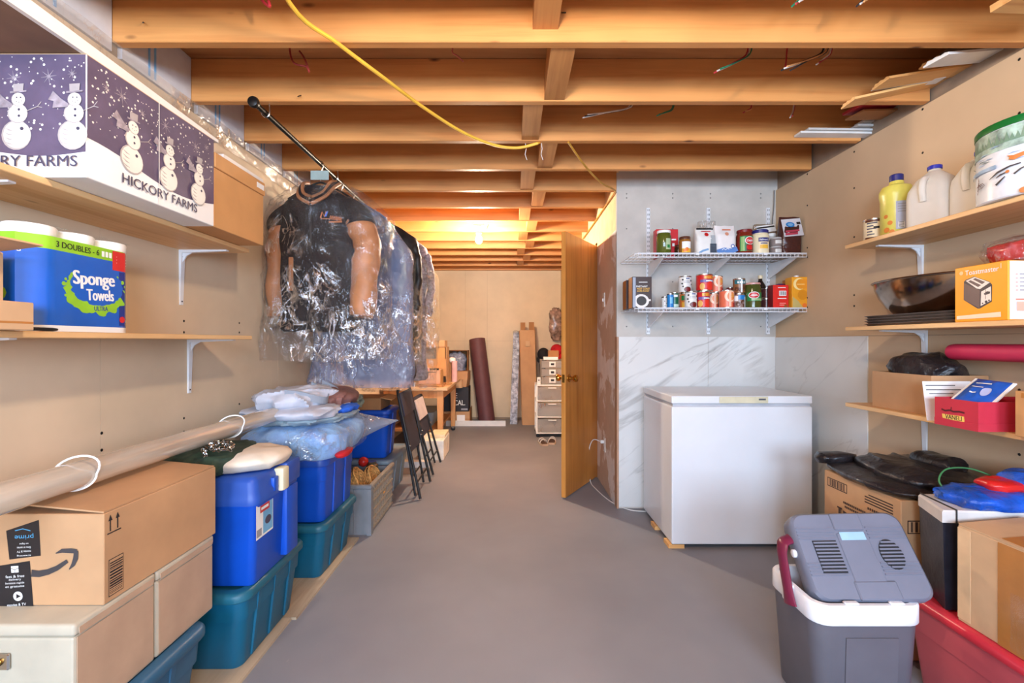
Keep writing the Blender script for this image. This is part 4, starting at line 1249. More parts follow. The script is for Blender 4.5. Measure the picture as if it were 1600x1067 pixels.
solo('glass_jar', 'small dark jar between the wicker basket and the red ornament', 'jar', lathe([(0.04, 0), (0.042, 0.01), (0.042, 0.09), (0.03, 0.10), (0.03, 0.115)], 16), M('jar_dark', (84, 74, 56), 0.2), (-1.0, 3.27, 0.22), smooth=True)
t = thing('flat_carton', 'brown carton lying on the back blue tote', 'carton', (-1.17, 3.62, 0.6705))
part('carton_body', rbox(-0.18, -0.14, 0, 0.17, 0.14, 0.09, 0.003, 1), kraft_dark, t)
part('flap', xf(box(0, -0.13, 0, 0.09, 0.13, 0.004), T(0.165, 0, 0.091) @ RY(12)), kraft_orange, t)

def fold_chair(label, y0, seat_m, xb=-0.69, xt=-0.865, hgt=0.86, skew=0.0):
    t = thing('folding_chair', label, 'chair', (xb, y0, 0), group='black folding chairs leaning on the totes')
    dx = xt - xb
    L = math.hypot(dx, hgt)
    ux = Vector((dx / L, 0, hgt / L)); un = Vector((hgt / L, 0, -dx / L))
    def p(y, s, n): 
        v = ux * s + un * n
        return (v.x, y + skew * s, v.z + 0.009)
    W = 0.42
    # front frame: long legs joined by the back rest
    for y in (0.0, W):
        part('long_leg', tube(spline([p(y, 0, 0), p(y, 0.45, 0.0), p(y, L - 0.04, 0.0), p(y + (0.03 if y == 0 else -0.03), L, 0)], 4), 0.0105, 8), black_plastic, t, smooth=True)
    for y in (0.045, W - 0.045):
        part('short_leg', tube([p(y, 0.02, -0.045), p(y, 0.35, -0.028), p(y, 0.66, -0.024)], 0.0095, 8), black_plastic, t, smooth=True)
    part('cross_bar', tube([p(0, 0.12, 0), p(W, 0.12, 0)], 0.007, 8), black_plastic, t, smooth=True)
    part('cross_bar', tube([p(0.045, 0.16, -0.040), p(W - 0.045, 0.16, -0.040)], 0.007, 8), black_plastic, t, smooth=True)
    def panel(name, s0, s1, n0, n1, m, c=0.02):
        vs = []
        for n_ in (n0, n1):
            vs.append([p(0.025, s0, n_), p(W - 0.025, s0, n_), p(W - 0.025, s1, n_), p(0.025, s1, n_)])
        part(name, loft(vs), m, t)
    panel('back_rest', L - 0.20, L - 0.02, -0.004, 0.012, seat_m)
    panel('seat', 0.34, 0.70, -0.020, -0.006, MATS['seat_dark'])
    for y in (0.0, W):
        part('rivet', xf(sphere(0.008, 8, 6), T(*p(y, 0.40, 0.008))), chrome, t, smooth=True)
    return t
M('seat_dark', (44, 46, 64), 0.55)
M('seat_gold', (142, 122, 84), 0.5, var=0.2, scale=30)
fold_chair('near black folding chair leaning on the back blue tote', 3.44, M('rest_navy', (52, 54, 74), 0.5), -0.69, -0.885, 0.80, 0.10)
fold_chair('far folding chair with a pale back rest, leaning behind the near one', 4.06, M('rest_pale', (206, 194, 196), 0.5), -0.70, -0.90, 0.66, 0.10)
solo('white_plank', 'white plank lying on the floor behind the crate', 'plank', box(-0.30, 0, 0, 0.20, 0.09, 0.055), white_paint, (-0.98, 4.32, 0))
t = thing('foam_block', 'white styrofoam block on the floor under the table end', 'foam block', (-0.80, 4.80, 0))
part('block', rbox(-0.13, -0.22, 0, 0.115, 0.20, 0.20, 0.008, 2), M('styrofoam', (236, 232, 220), 0.8), t)
part('top_pad', rbox(-0.05, -0.10, 0.2005, 0.11, 0.19, 0.235, 0.006, 2), M('styro_cream', (232, 216, 180), 0.8), t)
# ================================================================ lamps under the joists
def lit(name, strength):
    m, nt, b, out = _base(name)
    b.inputs['Base Color'].default_value = (0.9, 0.85, 0.75, 1)
    b.inputs['Emission Color'].default_value = WARM + (1,)
    b.inputs['Emission Strength'].default_value = strength
    return m
porc = M('porcelain', (236, 228, 210), 0.35)
for (x, y, z), glow, lab in ((BULB_FAR, BULB_FAR_GLOW, 'lit bare bulb in a porcelain holder under the far joists'), (BULB_NEAR, BULB_NEAR_GLOW, 'lit bare bulb in a porcelain holder near the camera')):
    t = thing('ceiling_bulb', lab, 'lamp', (x, y, ZJ), group='bare bulbs under the joists')
    h = ZJ - z
    part('mount_board', box(-0.055, -0.05, -0.004, 0.055, 0.05, 0.012), porc, t)
    part('holder', lathe([(0.048, -0.004), (0.052, -0.012), (0.040, -0.03), (0.026, -0.045), (0.026, -0.068), (0.022, -0.07)], 20), porc, t, smooth=True)
    part('socket', lathe([(0.0245, -0.068), (0.0245, -0.078), (0.017, -0.08), (0.014, -0.082)], 16), chrome, t, smooth=True)
    part('bulb', lathe([(0.013, -0.0805), (0.015, -0.09), (0.026, -h + 0.022), (0.030, -h + 0.004), (0.0295, -h - 0.008), (0.022, -h - 0.022), (0.010, -h - 0.029), (0.002, -h - 0.031)], 20), lit('bulb_lit', glow), t, smooth=True)
    part('lead', tube(spline([(0.03, 0, -0.02), (0.07, 0.0, -0.02), (0.09, 0.05, 0.03)], 5), 0.004, 6), porc, t, smooth=True)

# ================================================================ cables, wires and stored boards between the joists
yel = M('cable_yellow', (222, 176, 62), 0.5)
yel2 = M('cable_ochre', (186, 136, 48), 0.5)
def P(px, py, D):
    return ((px - 800) * D / FPX, D, CAMZ + (533.5 - py) * D / FPX)
ZC = ZJ - 0.010
def PZ(px, py, z):
    return P(px, py, (z - CAMZ) * FPX / (533.5 - py))
t = thing('yellow_cable', 'yellow cable stapled across the undersides of the near joists', 'cable', (0, 0, 0))
pts = [(-0.62, 0.95, 2.262), PZ(452, 4, 2.262), PZ(528, 68, 2.262), PZ(600, 122, 2.256), PZ(662, 168, 2.26), PZ(722, 206, 2.25), PZ(770, 226, 2.235), PZ(808, 231, 2.235), PZ(840, 224, 2.262)]
part('sheath', tube(spline(pts, 6), 0.0075, 8), yel, t, smooth=True)
for a in (0, -1):
    p = Vector(pts[a])
    part('stub', tube([p, p + Vector((0.01, 0.02, 0.012))], 0.006, 6), yel, t)
t = thing('yellow_cable', 'ochre cable drooping from the joists to the pantry wall corner', 'cable', (0, 0, 0))
part('sheath', tube(spline([PZ(888, 222, 2.272), PZ(900, 240, 2.25), PZ(918, 264, 2.225), PZ(940, 286, 2.225), (0.715, 3.20, 2.255), (0.735, 3.30, 2.262), (0.738, 3.7, 2.262), (0.738, 4.2, 2.258), (0.738, 4.75, 2.262)], 6), 0.006, 8), yel2, t, smooth=True)
wc = {'red': M('wire_red', (176, 44, 52), 0.5), 'white': M('wire_white', (214, 206, 198), 0.5), 'black': M('wire_black', (40, 38, 40), 0.5), 'green': M('wire_green', (30, 116, 84), 0.5), 'pink': M('wire_pink', (196, 110, 96), 0.5), 'copper': M('wire_copper', (206, 150, 96), 0.5)}
def wires(label, p0, p1, cols, D0, D1, sag=0.0):
    t = thing('wire_bundle', label, 'wire', (0, 0, 0), group='cut wires hanging between the joists')
    a, b_ = Vector(P(p0[0], p0[1], D0)), Vector(P(p1[0], p1[1], D1))
    n = len(cols)
    for i, c in enumerate(cols):
        o = Vector((0.008 * (i - n / 2), 0.006 * (i % 2), 0.002 * i))
        e = Vector((0.012 * (i - n / 2), 0, 0.008 * (i % 3)))
        part('wire', tube(spline([a + o + Vector((0.02, 0.02, 0.07)), a + o, (a + b_) / 2 + o + Vector((0, 0, -sag)), b_ + e], 4), 0.0032, 6), wc[c], t, smooth=True, label=c + ' wire' if n > 1 else None)
wires('red white and green wires hanging left of the stored mouldings, in the second bay', (1170, 86), (1123, 114), ('red', 'white', 'green'), 1.86, 1.80)
wires('short red wire in the second bay', (1231, 80), (1229, 108), ('red',), 1.9, 1.86)
wires('long black and white wires beside the short red wire', (1290, 82), (1230, 110), ('black', 'white', 'copper', 'black'), 1.9, 1.82)
wires('short white and red wires next to the stored mouldings', (1300, 82), (1280, 101), ('white', 'red'), 1.9, 1.86)
wires('green red and white wires at the top edge, over the second bay wires', (1262, -10), (1246, 10), ('green', 'red', 'white'), 1.5, 1.48)
wires('black and white wires at the top right, above the mouldings', (1362, -10), (1347, 10), ('black', 'white', 'copper'), 1.5, 1.48)
wires('short copper wires in the third bay', (1176, 168), (1165, 176), ('red', 'copper'), 2.3, 2.26)
wires('short white stub wire in the third bay', (1242, 170), (1238, 184), ('white', 'red'), 2.3, 2.26)
wires('grey wires running right from a block in the third bay', (985, 168), (916, 184), ('white', 'black', 'white'), 2.36, 2.26)
wires('short green wire in the third bay', (1052, 170), (1030, 181), ('green', 'green'), 2.32, 2.26)
wires('thin white wire in the second bay over the yellow cable', (708, 80), (726, 96), ('pink',), 1.88, 1.86)
t = thing('red_strap', 'red plastic strap loop hanging in the second bay at the left', 'strap', (0, 0, 0))
part('strap', tube(spline([P(452, 70, 1.88), P(455, 90, 1.86), P(462, 100, 1.85), P(478, 104, 1.85), P(483, 112, 1.84), P(476, 92, 1.85), P(468, 80, 1.87)], 5), 0.004, 6), M('strap_red', (150, 52, 44), 0.6), t, smooth=True)
t = thing('red_strap', 'red plastic strap end at the top edge over the first joist', 'strap', (0, 0, 0))
part('strap', tube(spline([P(405, -8, 1.55), P(411, 2, 1.54), P(421, 10, 1.53), P(419, 0, 1.53), P(412, -8, 1.55)], 5), 0.005, 6), wc['red'], t, smooth=True)
for k, x in enumerate((821, 846)):
    a = Vector(PZ(x, 224, 2.27))
    solo('string', 'thin white string hanging %s of the block by the yellow cable' % ('left', 'right')[k], 'string', tube([a, a + Vector((0.004, 0, -0.03)), a + Vector((-0.002, 0, -0.06)), a + Vector((0.008, 0.0, -0.09))], 0.0014, 5), white, smooth=True)

def plank(name, label, pl, pr_, w, th, m, cat='moulding', grp='mouldings stored over the right wall', prof=True, rot=0):
    """board running from its left end to over the right wall head"""
    a, b_ = Vector(pl), Vector(pr_)
    d = (b_ - a); L = d.length
    t = thing(name, label, cat, a, group=grp, rot=(0, -math.asin(d.z / L), math.atan2(d.y, d.x)))
    if prof:
        pf = [(-w / 2, 0), (w / 2, 0), (w / 2, th * 0.35), (w * 0.38, th * 0.5), (w * 0.30, th), (w * 0.12, th * 0.8), (0, th), (-w * 0.2, th * 0.7), (-w * 0.36, th * 0.9), (-w / 2, th * 0.6)]
    else:
        pf = [(-w / 2, 0), (w / 2, 0), (w / 2, th), (-w / 2, th)]
    part('board', loft([[(0 if i_ == 0 else L, y + 0, z) for y, z in pf] for i_ in (0, 1)]), m, t)
    return t
plank('moulding', 'white moulding stored over the right wall, highest of the three', P(1462, 96, 1.76), P(1592, 84, 1.84), 0.09, 0.016, white_paint)
plank('moulding', 'short bare wood moulding behind the white one', P(1452, 100, 1.84), P(1560, 92, 1.90), 0.08, 0.016, mould_wood)
plank('moulding', 'bare wood moulding stored over the right wall, under the white one', P(1376, 132, 1.93), P(1548, 104, 1.93), 0.09, 0.016, mould_wood)
plank('moulding', 'narrow white strip between the two long bare mouldings', P(1368, 138, 1.985), P(1470, 126, 1.985), 0.05, 0.010, white_paint)
plank('moulding', 'longest bare wood moulding over the right wall, lowest of the three', P(1325, 163, 2.045), P(1500, 124, 2.03), 0.09, 0.016, mould_wood)
plank('red_strip', 'red strip lying over the wall head in the third bay', P(1330, 173, 2.25), P(1425, 168, 2.30), 0.10, 0.012, wc['red'], 'panel', None, False)
plank('dark_strip', 'dark brown strip under the red strip in the third bay', P(1335, 181, 2.26), P(1412, 179, 2.32), 0.10, 0.008, kraft_dark, 'panel', None, False)
for k, (xa, ya, xb, yb, D) in enumerate(((1246, 211, 1352, 211, 2.43), (1258, 206, 1362, 206, 2.425), (1334, 200, 1385, 199, 2.42), (1342, 194, 1392, 192, 2.415))):
    lab = ('longest white plastic strip, lowest in the stack over the right wall', 'second white plastic strip from the bottom of the stack', 'third white plastic strip from the bottom, short', 'topmost short white plastic strip of the stack')[k]
    plank('plastic_strip', lab, P(xa, ya, D), (XR + 0.02, D + 0.01, P(xb, yb, D)[2]), 0.055, 0.010, white_paint, 'strip', 'white plastic strips over the right wall', False)
plank('lumber_offcut', 'pale lumber offcut at the top right corner', P(1574, 4, 1.42), P(1680, 8, 1.46), 0.09, 0.022, mould_wood, 'lumber', None, False)

# ================================================================ far end of the room
t = thing('work_table', 'light wood table on casters in the left far corner', 'table', (-1.06, 5.60, 0))
part('table_top', rbox(-0.37, -0.62, 0.655, 0.355, 0.62, 0.690, 0.004, 1), M('top_pale', (222, 184, 140), 0.4), t)
part('apron', box(-0.31, -0.585, 0.57, 0.29, -0.565, 0.655), table_wood, t)
part('apron', box(0.285, -0.565, 0.57, 0.305, 0.565, 0.655), table_wood, t)
part('shelf_board', box(-0.30, -0.55, 0.20, 0.24, 0.55, 0.22), kraft_dark, t)
for x, y in ((0.265, -0.56), (0.265, 0.53), (-0.32, -0.56), (-0.32, 0.53)):
    lg = part('leg', loft([[(x - 0.03, y - 0.03, 0.655), (x + 0.04, y - 0.03, 0.655), (x + 0.04, y + 0.04, 0.655), (x - 0.03, y + 0.04, 0.655)], [(x - 0.018, y - 0.02, 0.06), (x + 0.03, y - 0.02, 0.06), (x + 0.03, y + 0.03, 0.06), (x - 0.018, y + 0.03, 0.06)]]), table_wood, t)
    part('caster', B().add(lathe([(0.024, -0.011), (0.028, -0.006), (0.028, 0.006), (0.024, 0.011)], 14), black_plastic, T(x + 0.006, y + 0.005, 0.028) @ RX(90), True).add(box(x - 0.012, y - 0.008, 0.03, x + 0.024, y + 0.018, 0.062), chrome), None, lg)
ZT = 0.6905
solo('grey_bin', 'grey blue bin on the shelf under the table', 'bin', rloft([(0, 0.36, 0.5, 0.04), (0.16, 0.42, 0.58, 0.05)], 4), grey_tote, (-1.10, 5.50, 0.2205), smooth=True)
t = thing('kraft_tray', 'low brown tray under the pinkish carton on the table', 'tray', (-0.90, 5.16, ZT))
part('tray', rbox(-0.14, -0.12, 0, 0.14, 0.12, 0.030, 0.003, 1), kraft_dark, t)
pinkk = M('kraft_pink', (214, 164, 138), 0.8)
t = thing('pinkish_carton', 'pinkish open carton of small cans at the front of the table', 'carton', (-0.915, 5.18, ZT + 0.0305))
part('carton_body', rbox(-0.125, -0.11, 0, 0.115, 0.12, 0.150, 0.003, 1), pinkk, t)
pr = Print(face_my(-0.11)); pr.rect(-0.02, 0.128, 0.07, 0.136, ink); pr.rect(-0.11, 0.128, -0.06, 0.132, ink); pr.done('printed_end', t)
part('side_flap', box(0.1155, -0.10, 0.0, 0.121, 0.10, 0.155), kraft_orange, t)
for k in range(6):
    c = thing('small_can', ('first', 'second', 'third', 'fourth', 'fifth', 'last')[k] + ' small can from the left in the pinkish carton', 'can', (-1.015 + 0.036 * k, 5.12, ZT + 0.181), group='small cans in the pinkish carton')
    part('body', lathe([(0.016, 0), (0.016, 0.022)], 12), (sp_red if k < 3 else ink), c, smooth=True)
    part('lid', lathe([(0.0155, 0.0222), (0.0155, 0.026), (0.012, 0.026)], 12), (white if k < 3 else kraft_orange), c, smooth=True)
t = thing('shelf_carton', 'open fronted brown carton standing behind the pinkish carton on the table', 'carton', (-0.90, 5.44, ZT))
for nm, g in (('back', box(-0.13, 0.11, 0, 0.13, 0.115, 0.44)), ('side', box(-0.135, -0.115, 0, -0.13, 0.115, 0.44)), ('side', box(0.13, -0.115, 0, 0.135, 0.115, 0.44)), ('top', box(-0.13, -0.115, 0.435, 0.13, 0.11, 0.44)), ('bottom', box(-0.13, -0.115, 0, 0.13, 0.11, 0.005)), ('shelf_panel', box(-0.13, -0.115, 0.20, 0.13, 0.11, 0.205)), ('front_panel', box(-0.13, -0.12, 0.10, 0.13, -0.116, 0.30)), ('divider', box(0.02, -0.12, 0.301, 0.12, -0.112, 0.43))):
    part(nm, g, kraft_orange if nm in ('front_panel', 'divider') else kraft, t)
solo('grey_box', 'grey box inside the open fronted carton on the table', 'box', rbox(-0.07, -0.05, 0, 0.06, 0.08, 0.20, 0.004, 1), M('box_grey', (120, 116, 116), 0.6), (-0.95, 5.44, ZT + 0.2055))
solo('flat_carton', 'flat brown carton on top of the open fronted carton', 'carton', rbox(-0.125, -0.11, 0, 0.115, 0.11, 0.075, 0.003, 1), kraft, (-0.90, 5.44, ZT + 0.4405))
t = thing('pink_roll', 'pale pink roll standing at the right of the cartons on the table', 'roll', (-0.72, 5.72, ZT))
part('paper', lathe([(0.035, 0), (0.035, 0.26), (0.012, 0.26)], 16), M('roll_pink', (222, 178, 176), 0.6), t, smooth=True)
part('knot', xf(lump(0.04, 0.04, 0.06, 0.2, 20, 3, 16, 10), T(-0.03, 0.04, 0.24)), white, t, smooth=True)
t = thing('narrow_carton', 'narrow brown carton beside the pink roll on the table', 'carton', (-0.80, 5.84, ZT))
part('carton_body', rbox(-0.06, -0.09, 0, 0.04, 0.09, 0.30, 0.003, 1), kraft_dark, t)
for k, (x, y, r) in enumerate(((-0.76, 5.20, 20), (-0.75, 5.32, -30), (-0.80, 5.06, 60))):
    solo('cardboard_scrap', ('cardboard scrap at the table edge by the pinkish carton', 'cardboard scrap behind the first scrap on the table', 'small cardboard scrap nearest on the table')[k], 'scrap', xf(box(-0.045, -0.03, 0, 0.045, 0.03, 0.012), RX(6 * k)), kraft_orange, (x, y, ZT + 0.004 * k), rz=r, group='cardboard scraps on the table')

# by the far wall
t = thing('flat_carton', 'flat brown carton with a white label lying on the floor by the far wall', 'carton', (-0.80, 6.63, 0.0))
part('carton_body', rbox(-0.22, -0.17, 0, 0.20, 0.17, 0.20, 0.003, 1), kraft, t)
part('seam', box(-0.22, -0.1712, 0.09, 0.20, -0.1702, 0.10), kraft_dark, t)
part('label', box(0.02, -0.1716, 0.03, 0.135, -0.1704, 0.155), white, t)
part('side_flap', box(0.2002, -0.17, 0.02, 0.205, 0.17, 0.24), kraft_dark, t)
blkb = M('box_black', (40, 38, 42), 0.55)
t = thing('black_carton', 'black carton with white capital letters on the flat carton by the far wall', 'carton', (-0.80, 6.63, 0.2005))
part('carton_body', rbox(-0.20, -0.155, 0, 0.185, 0.155, 0.345, 0.003, 1), blkb, t)
pr = Print(face_my(-0.155)); pr.text('E', 0.005, 0.225, 0.038, 0.072, white, 0, 0.01); pr.text('CAL.', 0.058, 0.125, 0.155, 0.072, white, 0, 0.01); pr.rect(0.08, 0.02, 0.17, 0.045, MATS['sticker_grey']); pr.done('printed_end', t)
t = thing('bent_carton', 'dented brown carton on top of the black carton', 'carton', (-0.80, 6.64, 0.546))
part('carton_body', loft([[(-0.19, -0.14, 0), (0.15, -0.14, 0), (0.17, 0.14, 0), (-0.19, 0.14, 0)], [(-0.19, -0.15, 0.12), (0.165, -0.15, 0.10), (0.185, 0.14, 0.11), (-0.19, 0.14, 0.12)], [(-0.19, -0.14, 0.22), (0.17, -0.14, 0.22), (0.185, 0.14, 0.22), (-0.19, 0.14, 0.22)]]), kraft, t)
part('paper_core', lathe([(0.055, 0), (0.055, 0.115), (0.04, 0.115)], 18), kraft_light, t, smooth=True, loc=(0.05, -0.21, -0.002))
t = thing('open_carton', 'open carton with a grey plastic bag inside, topmost of the stack by the far wall', 'carton', (-0.80, 6.65, 0.7665))
for nm, g in (('side', box(-0.165, -0.12, 0, -0.16, 0.12, 0.30)), ('side', box(0.16, -0.12, 0, 0.165, 0.12, 0.30)), ('top', box(-0.16, -0.12, 0.295, 0.16, 0.12, 0.30)), ('bottom', box(-0.16, -0.12, 0, 0.16, 0.12, 0.005)), ('back', box(-0.16, 0.115, 0.005, 0.16, 0.12, 0.295))):
    part(nm, g, kraft_dark, t)
solo('plastic_bag', 'crumpled grey blue plastic bag inside the open carton by the far wall', 'bag', lump(0.14, 0.10, 0.26, 0.22, 14, 21, 36, 20, fine=0.6), M('bag_greyblue', (124, 132, 154), 0.3, var=0.35, scale=22), (-0.80, 6.64, 0.772), smooth=True)
# maroon roll leaning on the wall
def leaning(p0, p1, r, n=24):
    return tube([p0, p1], r, n)
mar = M('roll_maroon', (96, 56, 58), 0.6, var=0.06, bmp=0.1, bscale=60)
t = thing('maroon_roll', 'tall maroon roll of sheet flooring leaning on the far wall', 'roll', (0, 0, 0))
p0, p1 = Vector((-0.365, 6.66, 0.03)), Vector((-0.525, 6.87, 1.225))
part('sheet_roll', tube([p0, p1], 0.120, 28), mar, t, smooth=True)
dv = (p1 - p0).normalized()
part('inner_turn', tube([p1 - dv * 0.01, p1 + dv * 0.004], 0.10, 24), M('roll_dark', (64, 38, 40), 0.7), t, smooth=True)
solo('trim_board', 'white trim board lying on the floor along the far wall', 'board', box(-0.93, 6.44, 0, -0.09, 6.46, 0.075), white_paint)
t = thing('foil_strip', 'tall silver foil wrapped strip leaning on the far wall', 'strip', (0, 0, 0))
foilm = M('foil', (128, 130, 138), 0.35, metal=0.9, bmp=0.6, bscale=40, var=0.4, scale=18, bdist=0.02)
part('strip', loft([[(x, y, z) for x, y in ((-0.030, 6.60), (0.075, 6.60), (0.075, 6.64), (-0.030, 6.64))] if z == 0 else [(x + 0.045, y + 0.33, z) for x, y in ((-0.025, 6.60), (0.070, 6.60), (0.070, 6.64), (-0.025, 6.64))] for z in (0, 1.33)]), foilm, t)
part('torn_end', lump(0.05, 0.02, 0.06, 0.3, 20, 4, 14, 10), film_soft, t, smooth=True, loc=(0.06, 6.93, 1.30))
t = thing('tall_carton', 'tall narrow brown carton leaning in front of the far wall', 'carton', (0, 0, 0))
part('carton_body', loft([[(0.150, 6.52, 0), (0.365, 6.52, 0), (0.365, 6.68, 0), (0.150, 6.68, 0)], [(0.115, 6.76, 1.36), (0.335, 6.76, 1.36), (0.335, 6.92, 1.36), (0.115, 6.92, 1.36)]]), kraft, t)
part('side_panel', loft([[(0.1495, 6.52, 0.02), (0.1495, 6.68, 0.02), (0.142, 6.68, 0.02), (0.142, 6.52, 0.02)], [(0.1145, 6.76, 1.35), (0.1145, 6.92, 1.35), (0.105, 6.92, 1.35), (0.105, 6.76, 1.35)]]), kraft_dark, t)
part('flap', box(0.125, 6.765, 1.361, 0.195, 6.77, 1.475), kraft_dark, t)
part('flap', box(0.25, 6.765, 1.361, 0.325, 6.77, 1.48), kraft_dark, t)
part('label', box(0.20, 6.695, 1.12, 0.26, 6.702, 1.20), kraft_light, t)
# drawer cart
cart_w = M('cart_white', (232, 230, 224), 0.4)
clearp = FILM('drawer_clear', (232, 230, 226), 0.34, 0.08, 3.0, 0.1, 0.1)
t = thing('drawer_cart', 'white three drawer cart with clear drawers beside the open door', 'cart', (0.50, 5.87, 0))
cw = 0.20
for x in (-cw, cw - 0.018):
    for y in (-0.19, 0.172):
        part('post', box(x, y, 0.045, x + 0.018, y + 0.018, 0.655), cart_w, t)
for z in (0.045, 0.245, 0.445, 0.640):
    part('frame_tray', rbox(-cw, -0.195, z, cw, 0.19, z + 0.016, 0.003, 1), cart_w, t)
for k in range(3):
    z = 0.064 + 0.2 * k
    dr = part('drawer', B().add(box(-cw + 0.022, -0.19, z, cw - 0.022, -0.186, z + 0.165), clearp).add(box(-cw + 0.022, -0.186, z, -cw + 0.026, 0.16, z + 0.165), clearp).add(box(cw - 0.026, -0.186, z, cw - 0.022, 0.16, z + 0.165), clearp), None, t)
    part('drawer_grip', box(-0.05, -0.204, z + 0.145, 0.05, -0.19, z + 0.157), cart_w, dr)
for x in (-cw + 0.02, cw - 0.02):
    for y in (-0.17, 0.16):
        part('caster', lathe([(0.018, -0.010), (0.022, -0.005), (0.022, 0.005), (0.018, 0.010)], 12), black_plastic, t, smooth=True, loc=(x, y, 0.022), rot=(R(90), 0, 0))
gm = M('stuff_grey', (150, 146, 142), 0.6, var=0.4, scale=30)
for k, (lab, m_) in enumerate((('dark folded straps in the bottom drawer of the cart', gm), ('white pouches in the middle drawer of the cart', M('pouch_white', (214, 212, 208), 0.6)), ('grey cables in the top drawer of the cart', gm))):
    solo('drawer_contents', lab, 'supplies', lump(0.15, 0.12, 0.10 + 0.02 * (k == 1), 0.28, 12, 30 + k, 30, 16, fine=0.5), m_, (0.50, 5.86, 0.0645 + 0.2 * k), smooth=True)
t = thing('white_timer', 'small white box with a dark button on the cart corner', 'timer', (0.335, 5.71, 0.6565))
part('case', rbox(-0.022, -0.015, 0, 0.022, 0.015, 0.09, 0.004, 1), cart_w, t)
part('button', lathe([(0.009, 0), (0.009, 0.003)], 10), ink, t, loc=(0, -0.0155, 0.055), rot=(R(90), 0, 0))
t = thing('small_drawer_unit', 'small clear three drawer organiser on top of the cart', 'organiser', (0.52, 5.86, 0.6565))
ow = 0.155
for k in range(4):
    part('shelf_tray', box(-ow, -0.15, 0.10 * k, ow, 0.15, 0.10 * k + 0.006), clearp, t)
for x in (-ow, ow - 0.004):
    part('side_wall', box(x, -0.15, 0.006, x + 0.004, 0.15, 0.30), clearp, t)
for k in range(3):
    dr = part('drawer', box(-ow + 0.006, -0.155, 0.10 * k + 0.008, ow - 0.006, -0.151, 0.10 * k + 0.094), clearp, t)
    part('label_plate', box(-0.055, -0.160, 0.10 * k + 0.022, 0.025, -0.1555, 0.10 * k + 0.085), cart_w, dr)
    part('pull', box(-0.035, -0.168, 0.10 * k + 0.042, 0.005, -0.1605, 0.10 * k + 0.066), ink, dr)
    solo('drawer_contents', ('small parts in the lowest organiser drawer', 'small parts in the middle organiser drawer', 'small parts in the top organiser drawer')[k], 'supplies', lump(0.12, 0.10, 0.045, 0.3, 18, 40 + k, 20, 10), gm, (0.52, 5.87, 0.6635 + 0.10 * k), smooth=True)
solo('white_box', 'flat white box on top of the clear organiser', 'box', rbox(-0.09, -0.06, 0, 0.09, 0.08, 0.035, 0.003, 1), white, (0.49, 5.80, 0.9630))
solo('kraft_box', 'small brown box on the flat white box over the organiser', 'box', rbox(-0.06, -0.05, 0, 0.07, 0.06, 0.08, 0.003, 1), kraft_dark, (0.52, 5.81, 0.9985))
def cap(name, label, loc, m, rot):
    t = thing(name, label, 'cap', loc, rot=rot)
    part('crown', xf(sphere(0.095, 20, 12, (1, 1.1, 0.85)), T(0, 0, 0)), m, t, smooth=True)
    br = []
    part('brim', grid(lambda u, v: ((u - 0.5) * 0.17 * (1 - 0.25 * v * v), -0.09 - 0.08 * v + 0.05 * (u - 0.5) ** 2 * 4 * 0.5, -0.03 + 0.02 * (1 - (2 * u - 1) ** 2)), 10, 6), m, t, smooth=True)
    part('top_button', xf(sphere(0.012, 8, 6), T(0, 0, 0.082)), m, t, smooth=True)
cap('baseball_cap', 'black cap hanging left of the red cap on the far wall', (0.475, 6.88, 1.00), M('cap_black', (30, 28, 32), 0.8), (R(60), R(20), R(10)))
cap('baseball_cap', 'red cap hanging on the far wall above the clear organiser', (0.67, 6.86, 1.06), M('cap_red', (190, 24, 36), 0.8), (R(50), R(-30), R(-10)))
solo('black_scarf', 'black cloth hanging under the black cap on the far wall', 'cloth', lump(0.05, 0.04, 0.42, 0.2, 9, 50, 24, 20, flat=0.1), MATS['cap_black'], (0.46, 6.92, 0.62), smooth=True)
for nm, x, z in (('black_cap', 0.475, 1.0), ('red_cap', 0.67, 1.06)):
    solo('wall_hook', 'small hook behind the %s cap on the far wall' % nm[:-4], 'hook', tube(spline([(x, 7.009, z + 0.05), (x, 6.95, z + 0.05), (x, 6.94, z + 0.02)], 4), 0.005, 6), chrome, smooth=True)
solo('hanging_bag', 'clear bag of reddish brown things hanging on the far wall beside the door', 'bag', xf(lump(0.10, 0.07, 0.50, 0.22, 9, 55, 30, 26, flat=0.05, fine=0.5), T(0, 0, 0)), M('bag_mixed', (120, 96, 84), 0.25, var=0.5, scale=14), (0.665, 6.93, 1.21), smooth=True)
solo('wall_hook', 'hook holding the clear bag on the far wall', 'hook', tube(spline([(0.665, 7.009, 1.70), (0.665, 6.96, 1.70), (0.665, 6.93, 1.66)], 4), 0.005, 6), chrome, smooth=True)
# sandals
def sandal(label, loc, rz):
    t = thing('sandal', label, 'sandal', loc, rz, 'pair of sandals by the cart')
    out = [(-0.035, -0.12), (0.035, -0.12), (0.045, -0.06), (0.040, 0.03), (0.030, 0.10), (0.0, 0.125), (-0.030, 0.10), (-0.040, 0.03), (-0.045, -0.06)]
    part('sole', prism(out, 0, 0.02), M('sandal_sole', (196, 172, 148), 0.7), t)
    part('insole', prism([(x * 0.85, y * 0.9) for x, y in out], 0.0202, 0.024), M('sandal_dark', (90, 62, 48), 0.7), t)
    for y, a in ((-0.05, 0.045), (0.03, 0.04)):
        part('strap', loft([[(a * math.cos(q), y - 0.012, 0.02 + 0.045 * math.sin(q)), (a * math.cos(q), y + 0.012, 0.02 + 0.045 * math.sin(q)), (a * 0.93 * math.cos(q), y + 0.012, 0.02 + 0.041 * math.sin(q)), (a * 0.93 * math.cos(q), y - 0.012, 0.02 + 0.041 * math.sin(q))] for q in [PI * k / 10 for k in range(11)]]), white_paint, t, smooth=True)
sandal('left sandal on the floor in front of the cart', (0.355, 5.33, 0), 12)
